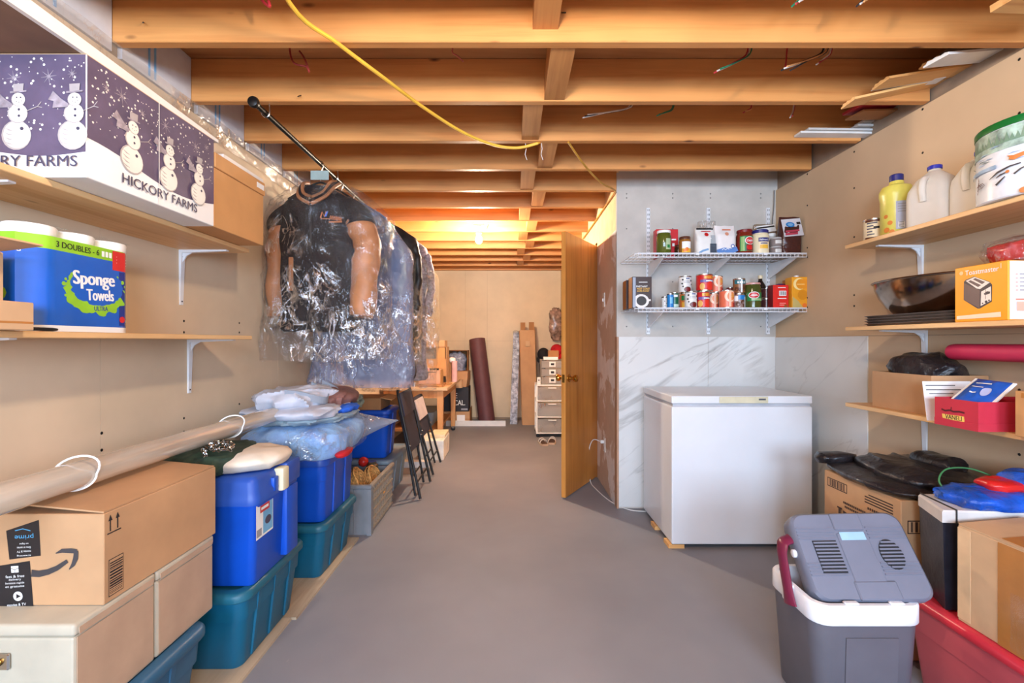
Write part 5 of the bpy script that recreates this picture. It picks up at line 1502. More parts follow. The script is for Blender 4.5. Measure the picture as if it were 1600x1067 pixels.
sandal('right sandal on the floor in front of the cart', (0.475, 5.40, 0), -8)

# switch, outlet and cord on the side wall
t = thing('light_switch', 'white light switch on the patched side wall', 'switch', (XS - 0.012, 3.72, 1.53))
part('plate', rbox(-0.006, -0.035, -0.058, 0, 0.035, 0.058, 0.002, 1), white_paint, t)
part('toggle', box(-0.016, -0.006, -0.012, -0.006, 0.006, 0.012), white_paint, t)
t = thing('wall_outlet', 'white outlet on the patched side wall near the floor', 'outlet', (XS - 0.012, 3.70, 0.36))
part('plate', rbox(-0.006, -0.035, -0.058, 0, 0.035, 0.058, 0.002, 1), white_paint, t)
part('plug', rbox(-0.035, -0.014, 0.010, -0.006, 0.014, 0.036, 0.003, 1), white_paint, t)
for z in (-0.03,):
    part('socket', box(-0.0075, -0.016, z - 0.012, -0.006, 0.016, z + 0.012), M('socket_grey', (176, 174, 170), 0.5), t)
solo('freezer_cord', 'white power cord running from the outlet across the floor to the freezer', 'cord',
     tube(spline([(XS - 0.045, 3.70, 0.383), (XS - 0.09, 3.78, 0.38), (XS - 0.11, 3.86, 0.28), (XS - 0.10, 3.88, 0.12), (XS - 0.10, 3.86, 0.012), (XS - 0.085, 3.68, 0.0045), (XS - 0.03, 3.40, 0.0045), (XS + 0.06, 3.235, 0.0045), (XS + 0.16, 3.20, 0.0045), (XS + 0.22, 3.21, 0.006)], 6), 0.004, 6), white_paint, smooth=True)

# ================================================================ pantry shelves
def wire_shelf(label, z, x0, x1, y0, y1):
    t = thing('wire_shelf', label, 'shelf', (0, 0, z), group='white wire shelves on the pantry wall')
    for y in (y0 + 0.003, y0 + 0.13, y0 + 0.25, y1 - 0.004):
        part('rail_wire', tube([(x0, y, -0.003), (x1, y, -0.003)], 0.003, 6), white_metal, t)
    part('lip_wire', tube([(x0 + 0.02, y0 - 0.003, -0.024), (x1, y0 - 0.003, -0.024)], 0.003, 6), white_metal, t)
    part('lip_wire', tube([(x0 + 0.02, y0 - 0.003, 0.001), (x1, y0 - 0.003, 0.001)], 0.003, 6), white_metal, t)
    n = int((x1 - x0) / 0.025)
    c = None
    for i in range(n + 1):
        x = x0 + (x1 - x0) * i / n
        if c is None:
            c = part('cross_wire', tube([(0, y1, 0.0), (0, y0 + 0.004, 0.0), (0, y0 - 0.003, -0.003), (0, y0 - 0.003, -0.024)], 0.0016, 4, False), white_metal, t, loc=(x, 0, 0))
        else:
            share(c, t, (x, 0, 0))
    for x in (0.971, 1.400, 1.826):
        part('shelf_bracket', loft([[(x - 0.004, YP - 0.024, -0.115), (x + 0.004, YP - 0.024, -0.115), (x + 0.004, YP - 0.024, -0.008), (x - 0.004, YP - 0.024, -0.008)], [(x - 0.003, y0 + 0.03, -0.018), (x + 0.003, y0 + 0.03, -0.018), (x + 0.003, y0 + 0.03, -0.007), (x - 0.003, y0 + 0.03, -0.007)]]), white_metal, t)
    for x in (1.17, 1.60):
        part('clip', rbox(x - 0.012, y0 - 0.010, -0.012, x + 0.012, y0 - 0.0062, 0.003, 0.002, 1), white_metal, t)
    return t
ZU, ZL = 1.7505, 1.4045
wire_shelf('upper white wire shelf of jars and flour bags on the pantry wall', ZU, 0.775, 1.862, 2.89, YP - 0.022)
wire_shelf('lower white wire shelf of cans on the pantry wall', ZL, 0.775, 1.862, 2.89, YP - 0.022)
slot_m = M('slot_dark', (96, 96, 98), 0.6)
for x, lab in ((0.971, 'left'), (1.400, 'middle'), (1.826, 'right')):
    t = thing('shelf_standard', '%s slotted white shelf standard on the pantry wall' % lab, 'standard', (x, YP, 1.245), group='shelf standards on the pantry wall')
    part('channel', B().add(box(-0.0125, -0.013, 0, -0.0105, 0, 0.90), white_metal).add(box(0.0105, -0.013, 0, 0.0125, 0, 0.90), white_metal).add(box(-0.0105, -0.014, 0, 0.0105, -0.012, 0.90), white_metal), None, t)
    pr = Print(face_my(-0.014))
    for k in range(28):
        for s in (-0.005, 0.005):
            pr.rect(s - 0.0017, 0.012 + 0.032 * k, s + 0.0017, 0.012 + 0.032 * k + 0.014, slot_m)
    pr.done('slots', t)

C = lambda n, c, r=0.35, **k: M('pk_' + n, c, r, var=0.03, **k)
red_, dred, green_, org, yell, navy, skyb, teal_, brn, cream_, salmon = C('red', (200, 34, 34)), C('dred', (120, 24, 28)), C('green', (30, 120, 60)), C('orange', (226, 120, 50)), C('yellow', (228, 176, 60)), C('navy', (36, 40, 110)), C('sky', (30, 120, 190)), C('teal', (50, 110, 118)), C('brown', (92, 52, 36)), C('cream', (226, 208, 170)), C('salmon', (226, 112, 80))
tin = M('can_tin', (196, 196, 192), 0.25, metal=1.0)
def can(label, x, y, z, r, h, base, design=None, grp='cans on the lower wire shelf'):
    t = thing('food_can', label, 'can', (x, y, z + 0.0018), group=grp)
    part('label_wrap', lathe([(r * 0.985, 0.006), (r * 0.985, h - 0.006)], 24, False, False), base, t, smooth=True)
    part('tin_end', lathe([(r * 0.9, 0.001), (r, 0), (r, 0.006), (r * 0.98, 0.007)], 24), tin, t, smooth=True)
    part('tin_end', lathe([(r * 0.98, h - 0.007), (r, h - 0.006), (r, h), (r * 0.93, h), (r * 0.92, h - 0.003)], 24), tin, t, smooth=True)
    if design:
        pr = Print(face_cyl(r * 0.985))
        design(pr, r, h)
        pr.done('printed_label', t)
    return t
def jar(label, x, y, z, r, h, fill, lid, design=None, name='food_jar', lidh=0.018, grp='jars on the upper wire shelf', neck=0.88):
    t = thing(name, label, 'jar', (x, y, z + 0.0018), group=grp)
    part('glass', lathe([(r * 0.9, 0), (r, 0.006), (r, h * 0.74), (r * 0.97, h * 0.80), (r * neck, h - lidh - 0.006), (r * neck, h - lidh)], 26), fill, t, smooth=True)
    part('lid', lathe([(r * (neck + 0.05), h - lidh), (r * (neck + 0.06), h - 0.003), (r * neck, h), (0.002, h)], 26, True, False), lid, t, smooth=True)
    if design:
        pr = Print(face_cyl(r))
        design(pr, r, h)
        pr.done('printed_label', t)
    return t
def carton(name, label, x, y, z, w, d, h, base, design=None, side=None, cat='box', grp=None):
    t = thing(name, label, cat, (x, y, z + 0.0018), group=grp)
    part('carton_body', rbox(-w / 2, -d / 2, 0, w / 2, d / 2, h, 0.002, 1), base, t)
    if design:
        pr = Print(face_my(-d / 2)); design(pr, w, h); pr.done('printed_front', t)
    if side:
        part('side_panel', box(-w / 2 - 0.001, -d / 2 + 0.002, 0.002, -w / 2 - 0.0002, d / 2 - 0.002, h - 0.002), side, t)
    return t
def pouch(name, label, x, y, z, w, d, h, m, design=None, seed=1, cat='bag', pinch=0.25, grp='bags on the upper wire shelf'):
    t = thing(name, label, cat, (x, y, z + 0.0018), group=grp)
    rings = []
    for k in range(15):
        q = k / 14
        dd = d / 2 * (1 - (1 - pinch) * max(0, q - 0.62) / 0.38)
        ww = w / 2 * (0.96 + 0.04 * math.sin(PI * q))
        ring = []
        for i in range(28):
            a = 2 * PI * i / 28
            px_ = math.copysign(abs(math.cos(a)) ** 0.6, math.cos(a)) * ww
            py_ = math.copysign(abs(math.sin(a)) ** 0.6, math.sin(a)) * dd
            nz = noise.noise(Vector((px_ * 30 + seed, py_ * 30, q * 8))) * 0.006
            ring.append((px_ + nz * 0.6, py_ + nz, q * h + (0.006 * noise.noise(Vector((px_ * 20, seed, 2))) if k == 14 else 0)))
        rings.append(ring)
    part('bag_skin', loft(rings), m, t, smooth=True)
    if design:
        pr = Print(lambda u, v, o: (u, -d / 2 * (1 - (1 - pinch) * max(0, v / h - 0.62) / 0.38) - 0.004 - o, v))
        design(pr, w, h); pr.done('printed_front', t)
    return t
def X(px, D): return (px - 800) * D / FPX

# upper shelf
D = 2.96
carton('red_carton', 'red carton behind the pickle jar on the upper wire shelf', X(1040, 3.1), 3.1, ZU, 0.150, 0.06, 0.195, C('carton_red', (196, 40, 48)), lambda p, w, h: (p.rect(0.03, 0.12, 0.06, 0.13, white), p.rect(0.035, 0.08, 0.05, 0.10, white)))
jar('pickle jar with a white lid at the left of the upper wire shelf', X(1037, D), D, ZU, 0.046, 0.156, C('pickle', (84, 90, 30), 0.12), white, lambda p, r, h: (p.patch(0.0, 0.03, 0.035, 0.10, C('pale_green', (170, 190, 150))), p.rect(0.008, 0.04, 0.028, 0.06, green_)))
jar('small honey coloured jar with a brown lid on the upper wire shelf', X(1070, D), D, ZU, 0.037, 0.116, C('honey', (150, 98, 40), 0.15), brn, lambda p, r, h: (p.patch(-0.03, 0.012, 0.03, 0.082, white), p.patch(-0.03, 0.012, 0.03, 0.038, yell), p.disc(0.0, 0.032, 0.012, org), p.disc(-0.015, 0.024, 0.009, org)))
jar('small dark jar tucked behind the honey coloured jar', X(1060, 3.06), 3.06, ZU, 0.026, 0.085, C('darkjar', (60, 44, 30), 0.2), brn)
pouch('flour_bag', 'white flour bag with a black fold on the upper wire shelf', X(1100, D), D, ZU, 0.125, 0.085, 0.172, C('flour', (226, 224, 220), 0.6), lambda p, w, h: (p.disc(0.0, 0.125, 0.013, red_), p.rect(-0.03, 0.145, 0.03, 0.150, red_), p.rect(0.02, 0.0, 0.06, 0.065, C('slate', (60, 70, 84))), p.rect(0.025, 0.05, 0.055, 0.12, C('greyprint', (160, 166, 170))), p.line([(-0.05, 0.005), (-0.025, 0.02), (0.01, 0.03)], 0.012, C('print_lb', (120, 160, 200))), p.rect(-0.058, 0.160, 0.05, 0.171, black_plastic)), 3)
pouch('sugar_bag', 'white sugar bag with blue print next to the flour bag', X(1132, D), D + 0.01, ZU, 0.138, 0.09, 0.190, C('sugar', (228, 222, 220), 0.55), lambda p, w, h: (p.rect(-0.025, 0.155, 0.03, 0.164, C('print_or', (216, 130, 100))), p.disc(0.0, 0.13, 0.012, C('print_or2', (220, 150, 120))), p.line([(-0.065, 0.012), (-0.02, 0.026), (0.03, 0.020), (0.064, 0.034)], 0.03, C('print_blue', (90, 130, 190))), p.disc(0.035, 0.05, 0.013, C('print_bl2', (60, 90, 160))), p.disc(0.035, 0.05, 0.008, white), p.line([(-0.034, 0.026), (-0.022, 0.036), (-0.012, 0.026), (0.0, 0.036), (0.012, 0.030)], 0.004, white)), 8)
pouch('clear_bag', 'crumpled clear plastic bag behind the flour bag', X(1104, 3.13), 3.13, ZU, 0.12, 0.08, 0.26, film_soft, None, 15, pinch=0.7)
def salsa(p, r, h):
    p.patch(-0.05, 0.018, 0.05, 0.115, green_); p.patch(-0.045, 0.02, -0.022, 0.11, C('lightgreen', (140, 180, 110)))
    p.disc(0.012, 0.085, 0.032, white, 0.026); p.disc(0.013, 0.085, 0.029, red_, 0.023); p.patch(-0.012, 0.02, 0.042, 0.06, dred); p.text('Classico', 0.014, 0.086, 0.046, 0.014, white, 4, 0.02); p.disc(0.01, 0.042, 0.02, red_, 0.016)
jar('salsa jar with a red and green label and dark red lid', X(1163, D), D, ZU, 0.050, 0.160, C('salsa', (120, 40, 26), 0.15), dred, salsa)
def mayo(p, r, h):
    p.patch(-0.034, 0.03, 0.034, 0.095, cream_); p.patch(-0.034, 0.078, 0.034, 0.104, navy); p.text("Hellmann's", 0, 0.091, 0.054, 0.012, white, 0, 0.01); p.patch(-0.026, 0.034, 0.026, 0.058, yell); p.rect(-0.022, 0.064, 0.022, 0.070, navy)
jar('mayonnaise jar with a blue lid on the upper wire shelf', X(1187.5, D), D, ZU, 0.052, 0.158, C('mayo', (228, 214, 178), 0.25), navy, mayo, lidh=0.022)
for k in range(2):
    jar(('lower', 'upper')[k] + ' small glass jar with a grey lid, right of the mayonnaise jar', X(1212, D), D, ZU + 0.0565 * k, 0.036, 0.055, C('greyjar', (128, 118, 116), 0.12), C('greylid', (170, 168, 168), 0.3), lambda p, r, h: p.patch(-0.02, 0.012, 0.02, 0.034, C('paper_lb', (206, 204, 200))), lidh=0.012)
jar('small white jar behind the stacked glass jars', X(1205, 3.08), 3.08, ZU, 0.033, 0.165, C('whitejar', (204, 200, 194), 0.3), white, lambda p, r, h: p.rect(-0.02, 0.10, 0.02, 0.11, C('pinkprint', (206, 130, 120))))
pouch('clear_pouch', 'clear pouch with a white and black header behind the mayonnaise jar', X(1192, 3.14), 3.14, ZU, 0.14, 0.07, 0.245, FILM('pouch_film', (190, 170, 140), 0.5, 0.14, 8, 0.8), lambda p, w, h: (p.rect(-0.055, 0.185, 0.075, 0.235, white, 8), p.rect(-0.055, 0.215, 0.07, 0.226, ink, 8)), 5)
def chip(p, w, h):
    p.rect(-0.062, 0.118, 0.064, 0.235, C('bag_white', (206, 204, 210)), 5); p.disc(-0.012, 0.195, 0.028, skyb, 0.018); p.disc(-0.012, 0.195, 0.018, C('bag_lb', (120, 170, 210)), 0.010); p.rect(0.03, 0.198, 0.055, 0.214, ink, 5)
    p.rect(-0.05, 0.145, 0.04, 0.158, C('bag_rose', (180, 60, 80)), 6); p.rect(-0.05, 0.126, 0.03, 0.140, C('bag_rose', (180, 60, 80)), 6)
pouch('cranberry_bag', 'tall white topped bag of dark dried fruit at the right end of the upper shelf', X(1236, D), D + 0.02, ZU, 0.138, 0.08, 0.25, C('dried', (70, 36, 32), 0.2, bmp=0.5, bscale=60), chip, 11)
# lower shelf
def coffee(p, w, h):
    p.disc(-0.005, 0.045, 0.050, C('cup_white', (220, 216, 212)), 0.044); p.disc(-0.003, 0.046, 0.032, C('coffee', (40, 34, 34)), 0.030); p.rect(0.03, 0.045, 0.056, 0.056, MATS['pk_cup_white'])
    p.rect(-0.02, 0.163, 0.035, 0.167, white); p.text('INSTANT', 0.0, 0.138, 0.072, 0.011, white, 0, 0.02); p.text('WEST COAST', 0.008, 0.123, 0.082, 0.012, yell, 0, 0.02); p.text('DARK ROAST', 0.008, 0.109, 0.076, 0.010, yell, 0, 0.02)
    p.rect(-w / 2 + 0.004, 0.004, -w / 2 + 0.022, h - 0.004, C('painted_shine', (150, 160, 176)))  # sheen painted as a pale strip down the box's left edge, not print
cof = C('coffee_box', (58, 40, 38))
carton('coffee_box', 'front dark brown coffee box at the left of the lower wire shelf', X(1000, D), D, ZL, 0.125, 0.09, 0.200, cof, coffee, C('box_side', (150, 100, 60)), 'box', 'coffee boxes on the lower wire shelf')
carton('coffee_box', 'second dark brown coffee box behind the front one', X(990, 3.08), 3.075, ZL, 0.125, 0.09, 0.194, cof, None, MATS['pk_box_side'], 'box', 'coffee boxes on the lower wire shelf')
def beanlabel(p, r, h):
    p.rect(-0.008, h * 0.82, 0.016, h * 0.88, C('bean_blue', (70, 90, 140))); p.rect(-0.02, h * 0.6, 0.02, h * 0.63, C('bean_grey', (150, 150, 150))); p.rect(-0.02, h * 0.68, 0.018, h * 0.71, MATS['pk_bean_grey'])
    p.discs([(-0.028, h * 0.78, 0.006), (-0.032, h * 0.55, 0.006), (0.03, h * 0.72, 0.007), (0.034, h * 0.5, 0.006), (-0.026, h * 0.38, 0.005)], ink)
    p.disc(0.004, 0.022, 0.024, brn, 0.018); p.disc(0.004, 0.022, 0.018, dred, 0.013)
wc_ = C('can_white', (222, 220, 216), 0.3)
def veg(p, r, h):
    p.patch(-0.035, h * 0.55, 0.035, h * 0.85, green_); p.patch(-0.03, 0.012, 0.035, 0.045, yell); p.disc(0.01, 0.05, 0.018, C('leaf', (70, 150, 70)))
def green_can(p, r, h):
    p.patch(-0.03, 0.012, 0.03, 0.03, C('mintp', (190, 210, 196))); p.rect(-0.014, h * 0.72, 0.014, h * 0.86, white)
def tomato(p, r, h):
    p.patch(-0.02, h * 0.72, 0.052, h * 0.88, yell); p.text('UTOPIA', 0.018, h * 0.80, 0.05, 0.013, red_, 0, 0.03); p.patch(-0.045, h * 0.50, 0.052, h * 0.66, C('grape', (110, 90, 150))); p.rect(-0.01, h * 0.55, 0.04, h * 0.62, white)
    p.disc(0.018, h * 0.30, 0.026, C('tom', (220, 50, 36)), 0.028); p.disc(-0.032, h * 0.26, 0.016, C('tomy', (224, 170, 90)), 0.022)
def soup(p, r, h):
    p.disc(0.004, h * 0.66, 0.036, C('soup_pale', (244, 206, 176)), 0.036); p.disc(0.010, h * 0.66, 0.027, org, 0.027); p.rect(-0.006, h * 0.62, 0.04, h * 0.66, yell); p.rect(-0.004, h * 0.72, 0.036, h * 0.75, yell); p.rect(0.02, h * 0.08, 0.046, h * 0.30, C('soup_red', (170, 40, 40)))
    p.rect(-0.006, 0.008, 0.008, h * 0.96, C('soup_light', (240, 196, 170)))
def redsm(p, r, h):
    p.patch(-0.02, h * 0.3, 0.02, h * 0.6, white)
def beans(p, r, h):
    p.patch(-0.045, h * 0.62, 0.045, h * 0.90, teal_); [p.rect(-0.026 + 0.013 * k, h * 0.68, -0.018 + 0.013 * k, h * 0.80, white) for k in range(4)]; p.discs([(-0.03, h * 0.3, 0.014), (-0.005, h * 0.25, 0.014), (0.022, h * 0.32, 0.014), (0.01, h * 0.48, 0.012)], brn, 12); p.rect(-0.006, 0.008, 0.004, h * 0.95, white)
def beans2(p, r, h):
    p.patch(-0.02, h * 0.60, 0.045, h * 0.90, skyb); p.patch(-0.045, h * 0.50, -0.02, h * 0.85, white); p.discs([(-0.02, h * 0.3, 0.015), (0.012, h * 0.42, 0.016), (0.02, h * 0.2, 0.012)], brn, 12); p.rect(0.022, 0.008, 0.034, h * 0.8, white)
can('small white can at the left end of the cans', X(1039, 3.0), 3.0, ZL, 0.022, 0.080, wc_, lambda p, r, h: p.discs([(-0.008, 0.05, 0.003), (0.004, 0.035, 0.003), (-0.006, 0.02, 0.003)], ink))
can('small bright blue can beside the small white can', X(1047, 2.95), 2.945, ZL, 0.021, 0.093, skyb, lambda p, r, h: p.rect(-0.008, 0.03, 0.008, 0.07, C('lsky', (110, 180, 220))))
can('green can with a dark top beside the blue can', X(1057, 2.96), 3.0, ZL, 0.027, 0.106, C('can_green', (20, 96, 70), 0.3), green_can)
can('vegetable can with green and yellow label between the green and white cans', X(1071, 3.02), 3.03, ZL, 0.034, 0.104, C('can_veg', (200, 110, 50), 0.3), veg)
can('white bean can in front on the lower wire shelf', X(1078, D), D - 0.015, ZL, 0.038, 0.106, wc_, beanlabel)
can('white bean can stacked on top, behind the front white can', X(1071, 3.02), 3.03, ZL + 0.106, 0.042, 0.110, wc_, beanlabel)
can('red fruit can in front on the lower wire shelf', X(1097, D), D - 0.015, ZL, 0.0385, 0.108, red_, tomato)
can('red fruit can stacked on the front red fruit can', X(1096, 3.0), D - 0.005, ZL + 0.1098, 0.0515, 0.108, red_, tomato)
can('orange soup can half hidden between red and orange cans', X(1115, 3.03), 3.045, ZL, 0.036, 0.106, salmon, soup)
can('orange soup can stacked at the top of the soup cans', X(1119, 3.04), 3.045, ZL + 0.108, 0.043, 0.112, salmon, soup)
can('orange soup can standing in front of the soup cans', X(1134, D), D - 0.012, ZL, 0.046, 0.114, salmon, soup)
can('lower small dark red can behind the front soup can', X(1141, 3.1), 3.10, ZL, 0.028, 0.075, dred, redsm)
can('upper small dark red can behind the front soup can', X(1141, 3.1), 3.10, ZL + 0.0765, 0.028, 0.075, dred, redsm)
can('bean can with a blue band, under the teal bean can', X(1153, 2.98), 2.97, ZL, 0.038, 0.094, C('can_beans2', (150, 120, 110), 0.3), beans2)
can('teal topped bean can stacked on the blue banded can', X(1153.5, 2.98), 2.97, ZL + 0.0955, 0.037, 0.098, C('can_beans', (140, 88, 52), 0.3), beans)
def pick(p, r, h):
    p.patch(-0.055, 0.045, 0.055, 0.10, green_); p.disc(-0.014, 0.082, 0.034, white, 0.022); p.disc(-0.014, 0.082, 0.030, red_, 0.018); p.rect(-0.036, 0.078, 0.008, 0.081, white); p.rect(-0.030, 0.085, 0.004, 0.089, white); p.patch(-0.03, 0.048, 0.05, 0.062, C('pale_green2', (150, 180, 130)))
jar('large pickle jar with a red and green label on the lower wire shelf', X(1175, D), D - 0.005, ZL, 0.051, 0.164, C('pickle2', (70, 76, 30), 0.12), C('lid_rw', (206, 150, 140)), pick, grp='jars on the lower wire shelf', lidh=0.012)
t = thing('sauce_bottle', 'dark sauce bottle behind the large pickle jar', 'bottle', (X(1188, 3.12), 3.12, ZL + 0.0018))
part('glass', lathe([(0.034, 0), (0.036, 0.006), (0.036, 0.15), (0.030, 0.17), (0.013, 0.20), (0.012, 0.214)], 18), C('sauce', (36, 24, 22), 0.12), t, smooth=True)
part('cap', lathe([(0.0145, 0.2142), (0.0145, 0.236), (0.012, 0.238)], 14), cream_, t, smooth=True)
for k in range(2):
    can(('lower', 'upper')[k] + ' dark fruit can between the large pickle jar and the red box', X(1196, 3.05), 3.04, ZL + 0.0705 * k, 0.034, 0.069, C('darkfruit', (70, 34, 34), 0.25), lambda p, r, h: p.disc(0.012, 0.033, 0.018, C('figbrown', (140, 90, 60)), 0.024), 'dark cans on the lower wire shelf')
def redbox(p, w, h):
    p.rect(-0.012, 0.08, 0.034, 0.112, white); [p.rect(-0.008 + 0.006 * k, 0.084, -0.005 + 0.006 * k, 0.108, ink) for k in range(7)]
    p.rect(-0.022, 0.060, 0.034, 0.065, white); p.rect(-0.02, 0.130, 0.03, 0.134, white); p.rect(-0.01, 0.03, 0.03, 0.034, C('pinkish', (240, 160, 150))); p.rect(-0.01, 0.018, 0.03, 0.022, MATS['pk_pinkish']); p.disc(0.03, 0.012, 0.012, C('nut', (150, 80, 40)))
carton('red_box', 'bright red box with a white bar code label on the lower wire shelf', X(1216, D), D, ZL, 0.100, 0.06, 0.150, C('box_red', (214, 40, 34)), redbox, dred)
carton('small_packet', 'navy blue packet standing behind the red box', X(1218, 3.1), 3.09, ZL, 0.05, 0.03, 0.175, navy, lambda p, w, h: p.rect(-0.015, 0.155, 0.02, 0.165, C('packlb', (120, 120, 190))))
carton('small_packet', 'striped packet behind the red box, left of the navy packet', X(1206, 3.1), 3.09, ZL, 0.05, 0.03, 0.168, C('packet_str', (196, 190, 180)), lambda p, w, h: [p.rect(-0.02 + 0.013 * k, 0.145, -0.014 + 0.013 * k, 0.166, (ink, green_, red_)[k]) for k in range(3)])
def juice(p, w, h):
    p.disc(-0.004, 0.155, 0.038, C('juice_pale', (248, 222, 150)), 0.038); p.disc(0.006, 0.155, 0.031, C('juice_org', (232, 150, 40)), 0.032); p.rect(0.006, 0.125, 0.046, 0.185, MATS['pk_juice_org'])
    p.disc(0.018, 0.085, 0.032, C('juice_fr', (214, 140, 30))); p.poly([(-0.046, 0.075), (-0.01, 0.045), (0.02, 0.004), (-0.046, 0.004)], C('juice_tan', (196, 176, 110))); p.disc(0.03, 0.018, 0.014, org); p.rect(-0.02, 0.15, 0.03, 0.156, C('juice_l', (250, 200, 110)))
t = carton('juice_carton', 'yellow orange juice carton with a cap at the right end of the lower shelf', X(1244, D), D, ZL, 0.100, 0.075, 0.200, C('juice', (232, 160, 40)), juice, None, 'carton', 'juice cartons on the lower shelf')
part('cap', lathe([(0.014, 0.2003), (0.014, 0.212), (0.012, 0.213)], 14), white, t, smooth=True)
carton('juice_carton', 'darker orange carton behind the juice carton', X(1238, 3.08), 3.075, ZL, 0.10, 0.07, 0.200, C('juice2', (196, 120, 30)), None, None, 'carton', 'juice cartons on the lower shelf')
solo('grey_cable', 'grey cord hanging in the pantry corner from the joists', 'cable', tube(spline([(1.868, 3.255, 2.27), (1.862, 3.25, 2.15), (1.852, 3.25, 2.05), (1.85, 3.25, 1.97)], 5), 0.003, 6), slot_m, smooth=True)

# ================================================================ freezer
fz = M('freezer_white', (222, 224, 228), 0.30, var=0.015, scale=3, coat=0.2)
t = thing('chest_freezer', 'white chest freezer on wood blocks against the marble panels', 'freezer', (1.324, 2.915, 0))
FW, FD = 0.405, 0.275
part('cabinet', rbox(-FW, -FD - 0.012, 0.025, FW, FD, 0.818, 0.008, 2), fz, t)
part('gasket', box(-FW + 0.008, -FD - 0.002, 0.8182, FW - 0.008, FD - 0.004, 0.8348), M('gasket_grey', (176, 178, 184), 0.6), t)
ld = part('lid', rbox(-FW - 0.002, -FD - 0.016, 0.835, FW - 0.002, FD, 0.880, 0.007, 2), fz, t)
part('handle', rbox(-0.135, -FD - 0.022, 0.839, 0.145, -FD - 0.0162, 0.876, 0.002, 1), M('handle_cream', (214, 206, 176), 0.45), ld)
part('badge', box(0.09, -FD - 0.0232, 0.856, 0.13, -FD - 0.0222, 0.866), M('badge_grey', (90, 92, 98), 0.3), ld)
part('toe_band', box(-FW + 0.004, -FD - 0.006, 0.0235, FW - 0.004, FD - 0.004, 0.0248), black_plastic, t)
for k, (x, y) in enumerate(((-0.375, -0.235), (-0.375, 0.02), (0.36, -0.235), (0.36, 0.2))):
    solo('wood_block', ('front left', 'rear left', 'front right', 'rear right')[k] + ' wood block under the freezer', 'block', box(-0.045, -0.045, 0, 0.045, 0.045, 0.0232), mould_wood, (1.324 + x, 2.915 + y, 0), group='wood blocks under the freezer')
# ================================================================ right wall shelves
GR = 'plank shelves on the right wall'
SF = 1.60
shelf('top pine shelf on the right wall with the jugs and the big tin', SF, XR - 0.0005, 0.75, 2.195, 1.636, 1.654, (2.105, 1.15), XR, -1, GR)
shelf('middle pine shelf on the right wall with the roasting pan', SF, XR - 0.0005, 0.75, 2.195, 1.244, 1.262, (2.085, 1.15), XR, -1, GR)
shelf('bottom pine shelf on the right wall with the red shoe box', SF, XR - 0.0005, 0.75, 2.195, 0.882, 0.900, (2.085, 1.15), XR, -1, GR)
Z1, Z2, Z3 = 1.6545, 1.2625, 0.9005
# top shelf
def smalltin(p, r, h):
    for k in range(6):
        p.rect(-0.062, 0.03 + 0.013 * k, -0.062 + (0.03, 0.022, 0.036, 0.026, 0.04, 0.02)[k], 0.035 + 0.013 * k, navy_ink)
    p.rect(-0.036, 0.058, -0.012, 0.068, ink); p.patch(-0.07, 0.007, 0.04, 0.02, brn); p.patch(-0.07, 0.09, 0.04, 0.099, brn)
can('small cream and brown tin beside the yellow jug on the top right shelf', 1.70, 2.14, Z1, 0.046, 0.106, cream_, smalltin, 'tins on the top right shelf')
t = thing('detergent_jug', 'yellow jug with a blue cap and grey label on the top right shelf', 'jug', (1.712, 2.035, Z1))
yj = M('jug_yellow', (214, 204, 96), 0.3, var=0.05)
def er(w, d, z): return [(w * math.copysign(abs(math.cos(a)) ** 0.8, math.cos(a)), d * math.copysign(abs(math.sin(a)) ** 0.8, math.sin(a)), z) for a in [2 * PI * i / 28 for i in range(28)]]
part('body', loft([er(0.050, 0.048, 0), er(0.056, 0.052, 0.008), er(0.056, 0.052, 0.165), er(0.060, 0.055, 0.185), er(0.060, 0.055, 0.205), er(0.050, 0.046, 0.226), er(0.026, 0.026, 0.236), er(0.024, 0.024, 0.250)], True, True), yj, t, smooth=True)
part('cap', lathe([(0.0255, 0.2505), (0.0255, 0.276), (0.022, 0.280)], 20), navy, t, smooth=True)
pr = Print(face_cyl(0.0575)); gl = M('label_greyblue', (168, 172, 190), 0.4)
pr.patch(-0.042, 0.028, 0.012, 0.150, gl); [pr.patch(-0.036, 0.135 - 0.011 * k, 0.006, 0.140 - 0.011 * k, MATS['sticker_grey']) for k in range(4)]
pr.patch(-0.034, 0.034, -0.012, 0.06, white); [pr.rect(-0.032, 0.036 + 0.005 * k, -0.014, 0.0385 + 0.005 * k, ink) for k in range(5)]
pr.discs([(-0.075, 0.03, 0.012), (-0.062, 0.06, 0.01), (-0.078, 0.09, 0.009), (-0.055, 0.02, 0.010)], C('flower_org', (216, 130, 60)), 8)
pr.done('printed_label', t)
def water_jug(label, x, y, rz):
    t = thing('water_jug', label, 'jug', (x, y, Z1), rz, 'milky water jugs on the top right shelf')
    R8 = lambda w, d, z, r: [(a, b_, z) for a, b_ in rr(w, d, r, 5)]
    part('body', loft([R8(0.135, 0.135, 0, 0.03), R8(0.15, 0.15, 0.010, 0.035), R8(0.15, 0.15, 0.13, 0.035), R8(0.146, 0.146, 0.16, 0.04), R8(0.11, 0.11, 0.205, 0.045), R8(0.06, 0.06, 0.228, 0.028), R8(0.042, 0.042, 0.236, 0.02), R8(0.040, 0.040, 0.243, 0.019)], True, True), milky, t, smooth=True)
    part('handle', tube(spline([(-0.045, 0.0, 0.205), (-0.075, 0.0, 0.19), (-0.083, 0, 0.15), (-0.076, 0, 0.105)], 6), [0.012] * 19, 10), milky, t, smooth=True)
    part('cap', lathe([(0.024, 0.2435), (0.024, 0.256), (0.021, 0.259)], 20), C('cap_blue', (40, 50, 170)), t, smooth=True)
    pr = Print(face_my(-0.075)); pr.rect(0.028, 0.085, 0.034, 0.115, skyb); pr.rect(0.0295, 0.03, 0.0325, 0.085, navy); pr.done('printed_mark', t)
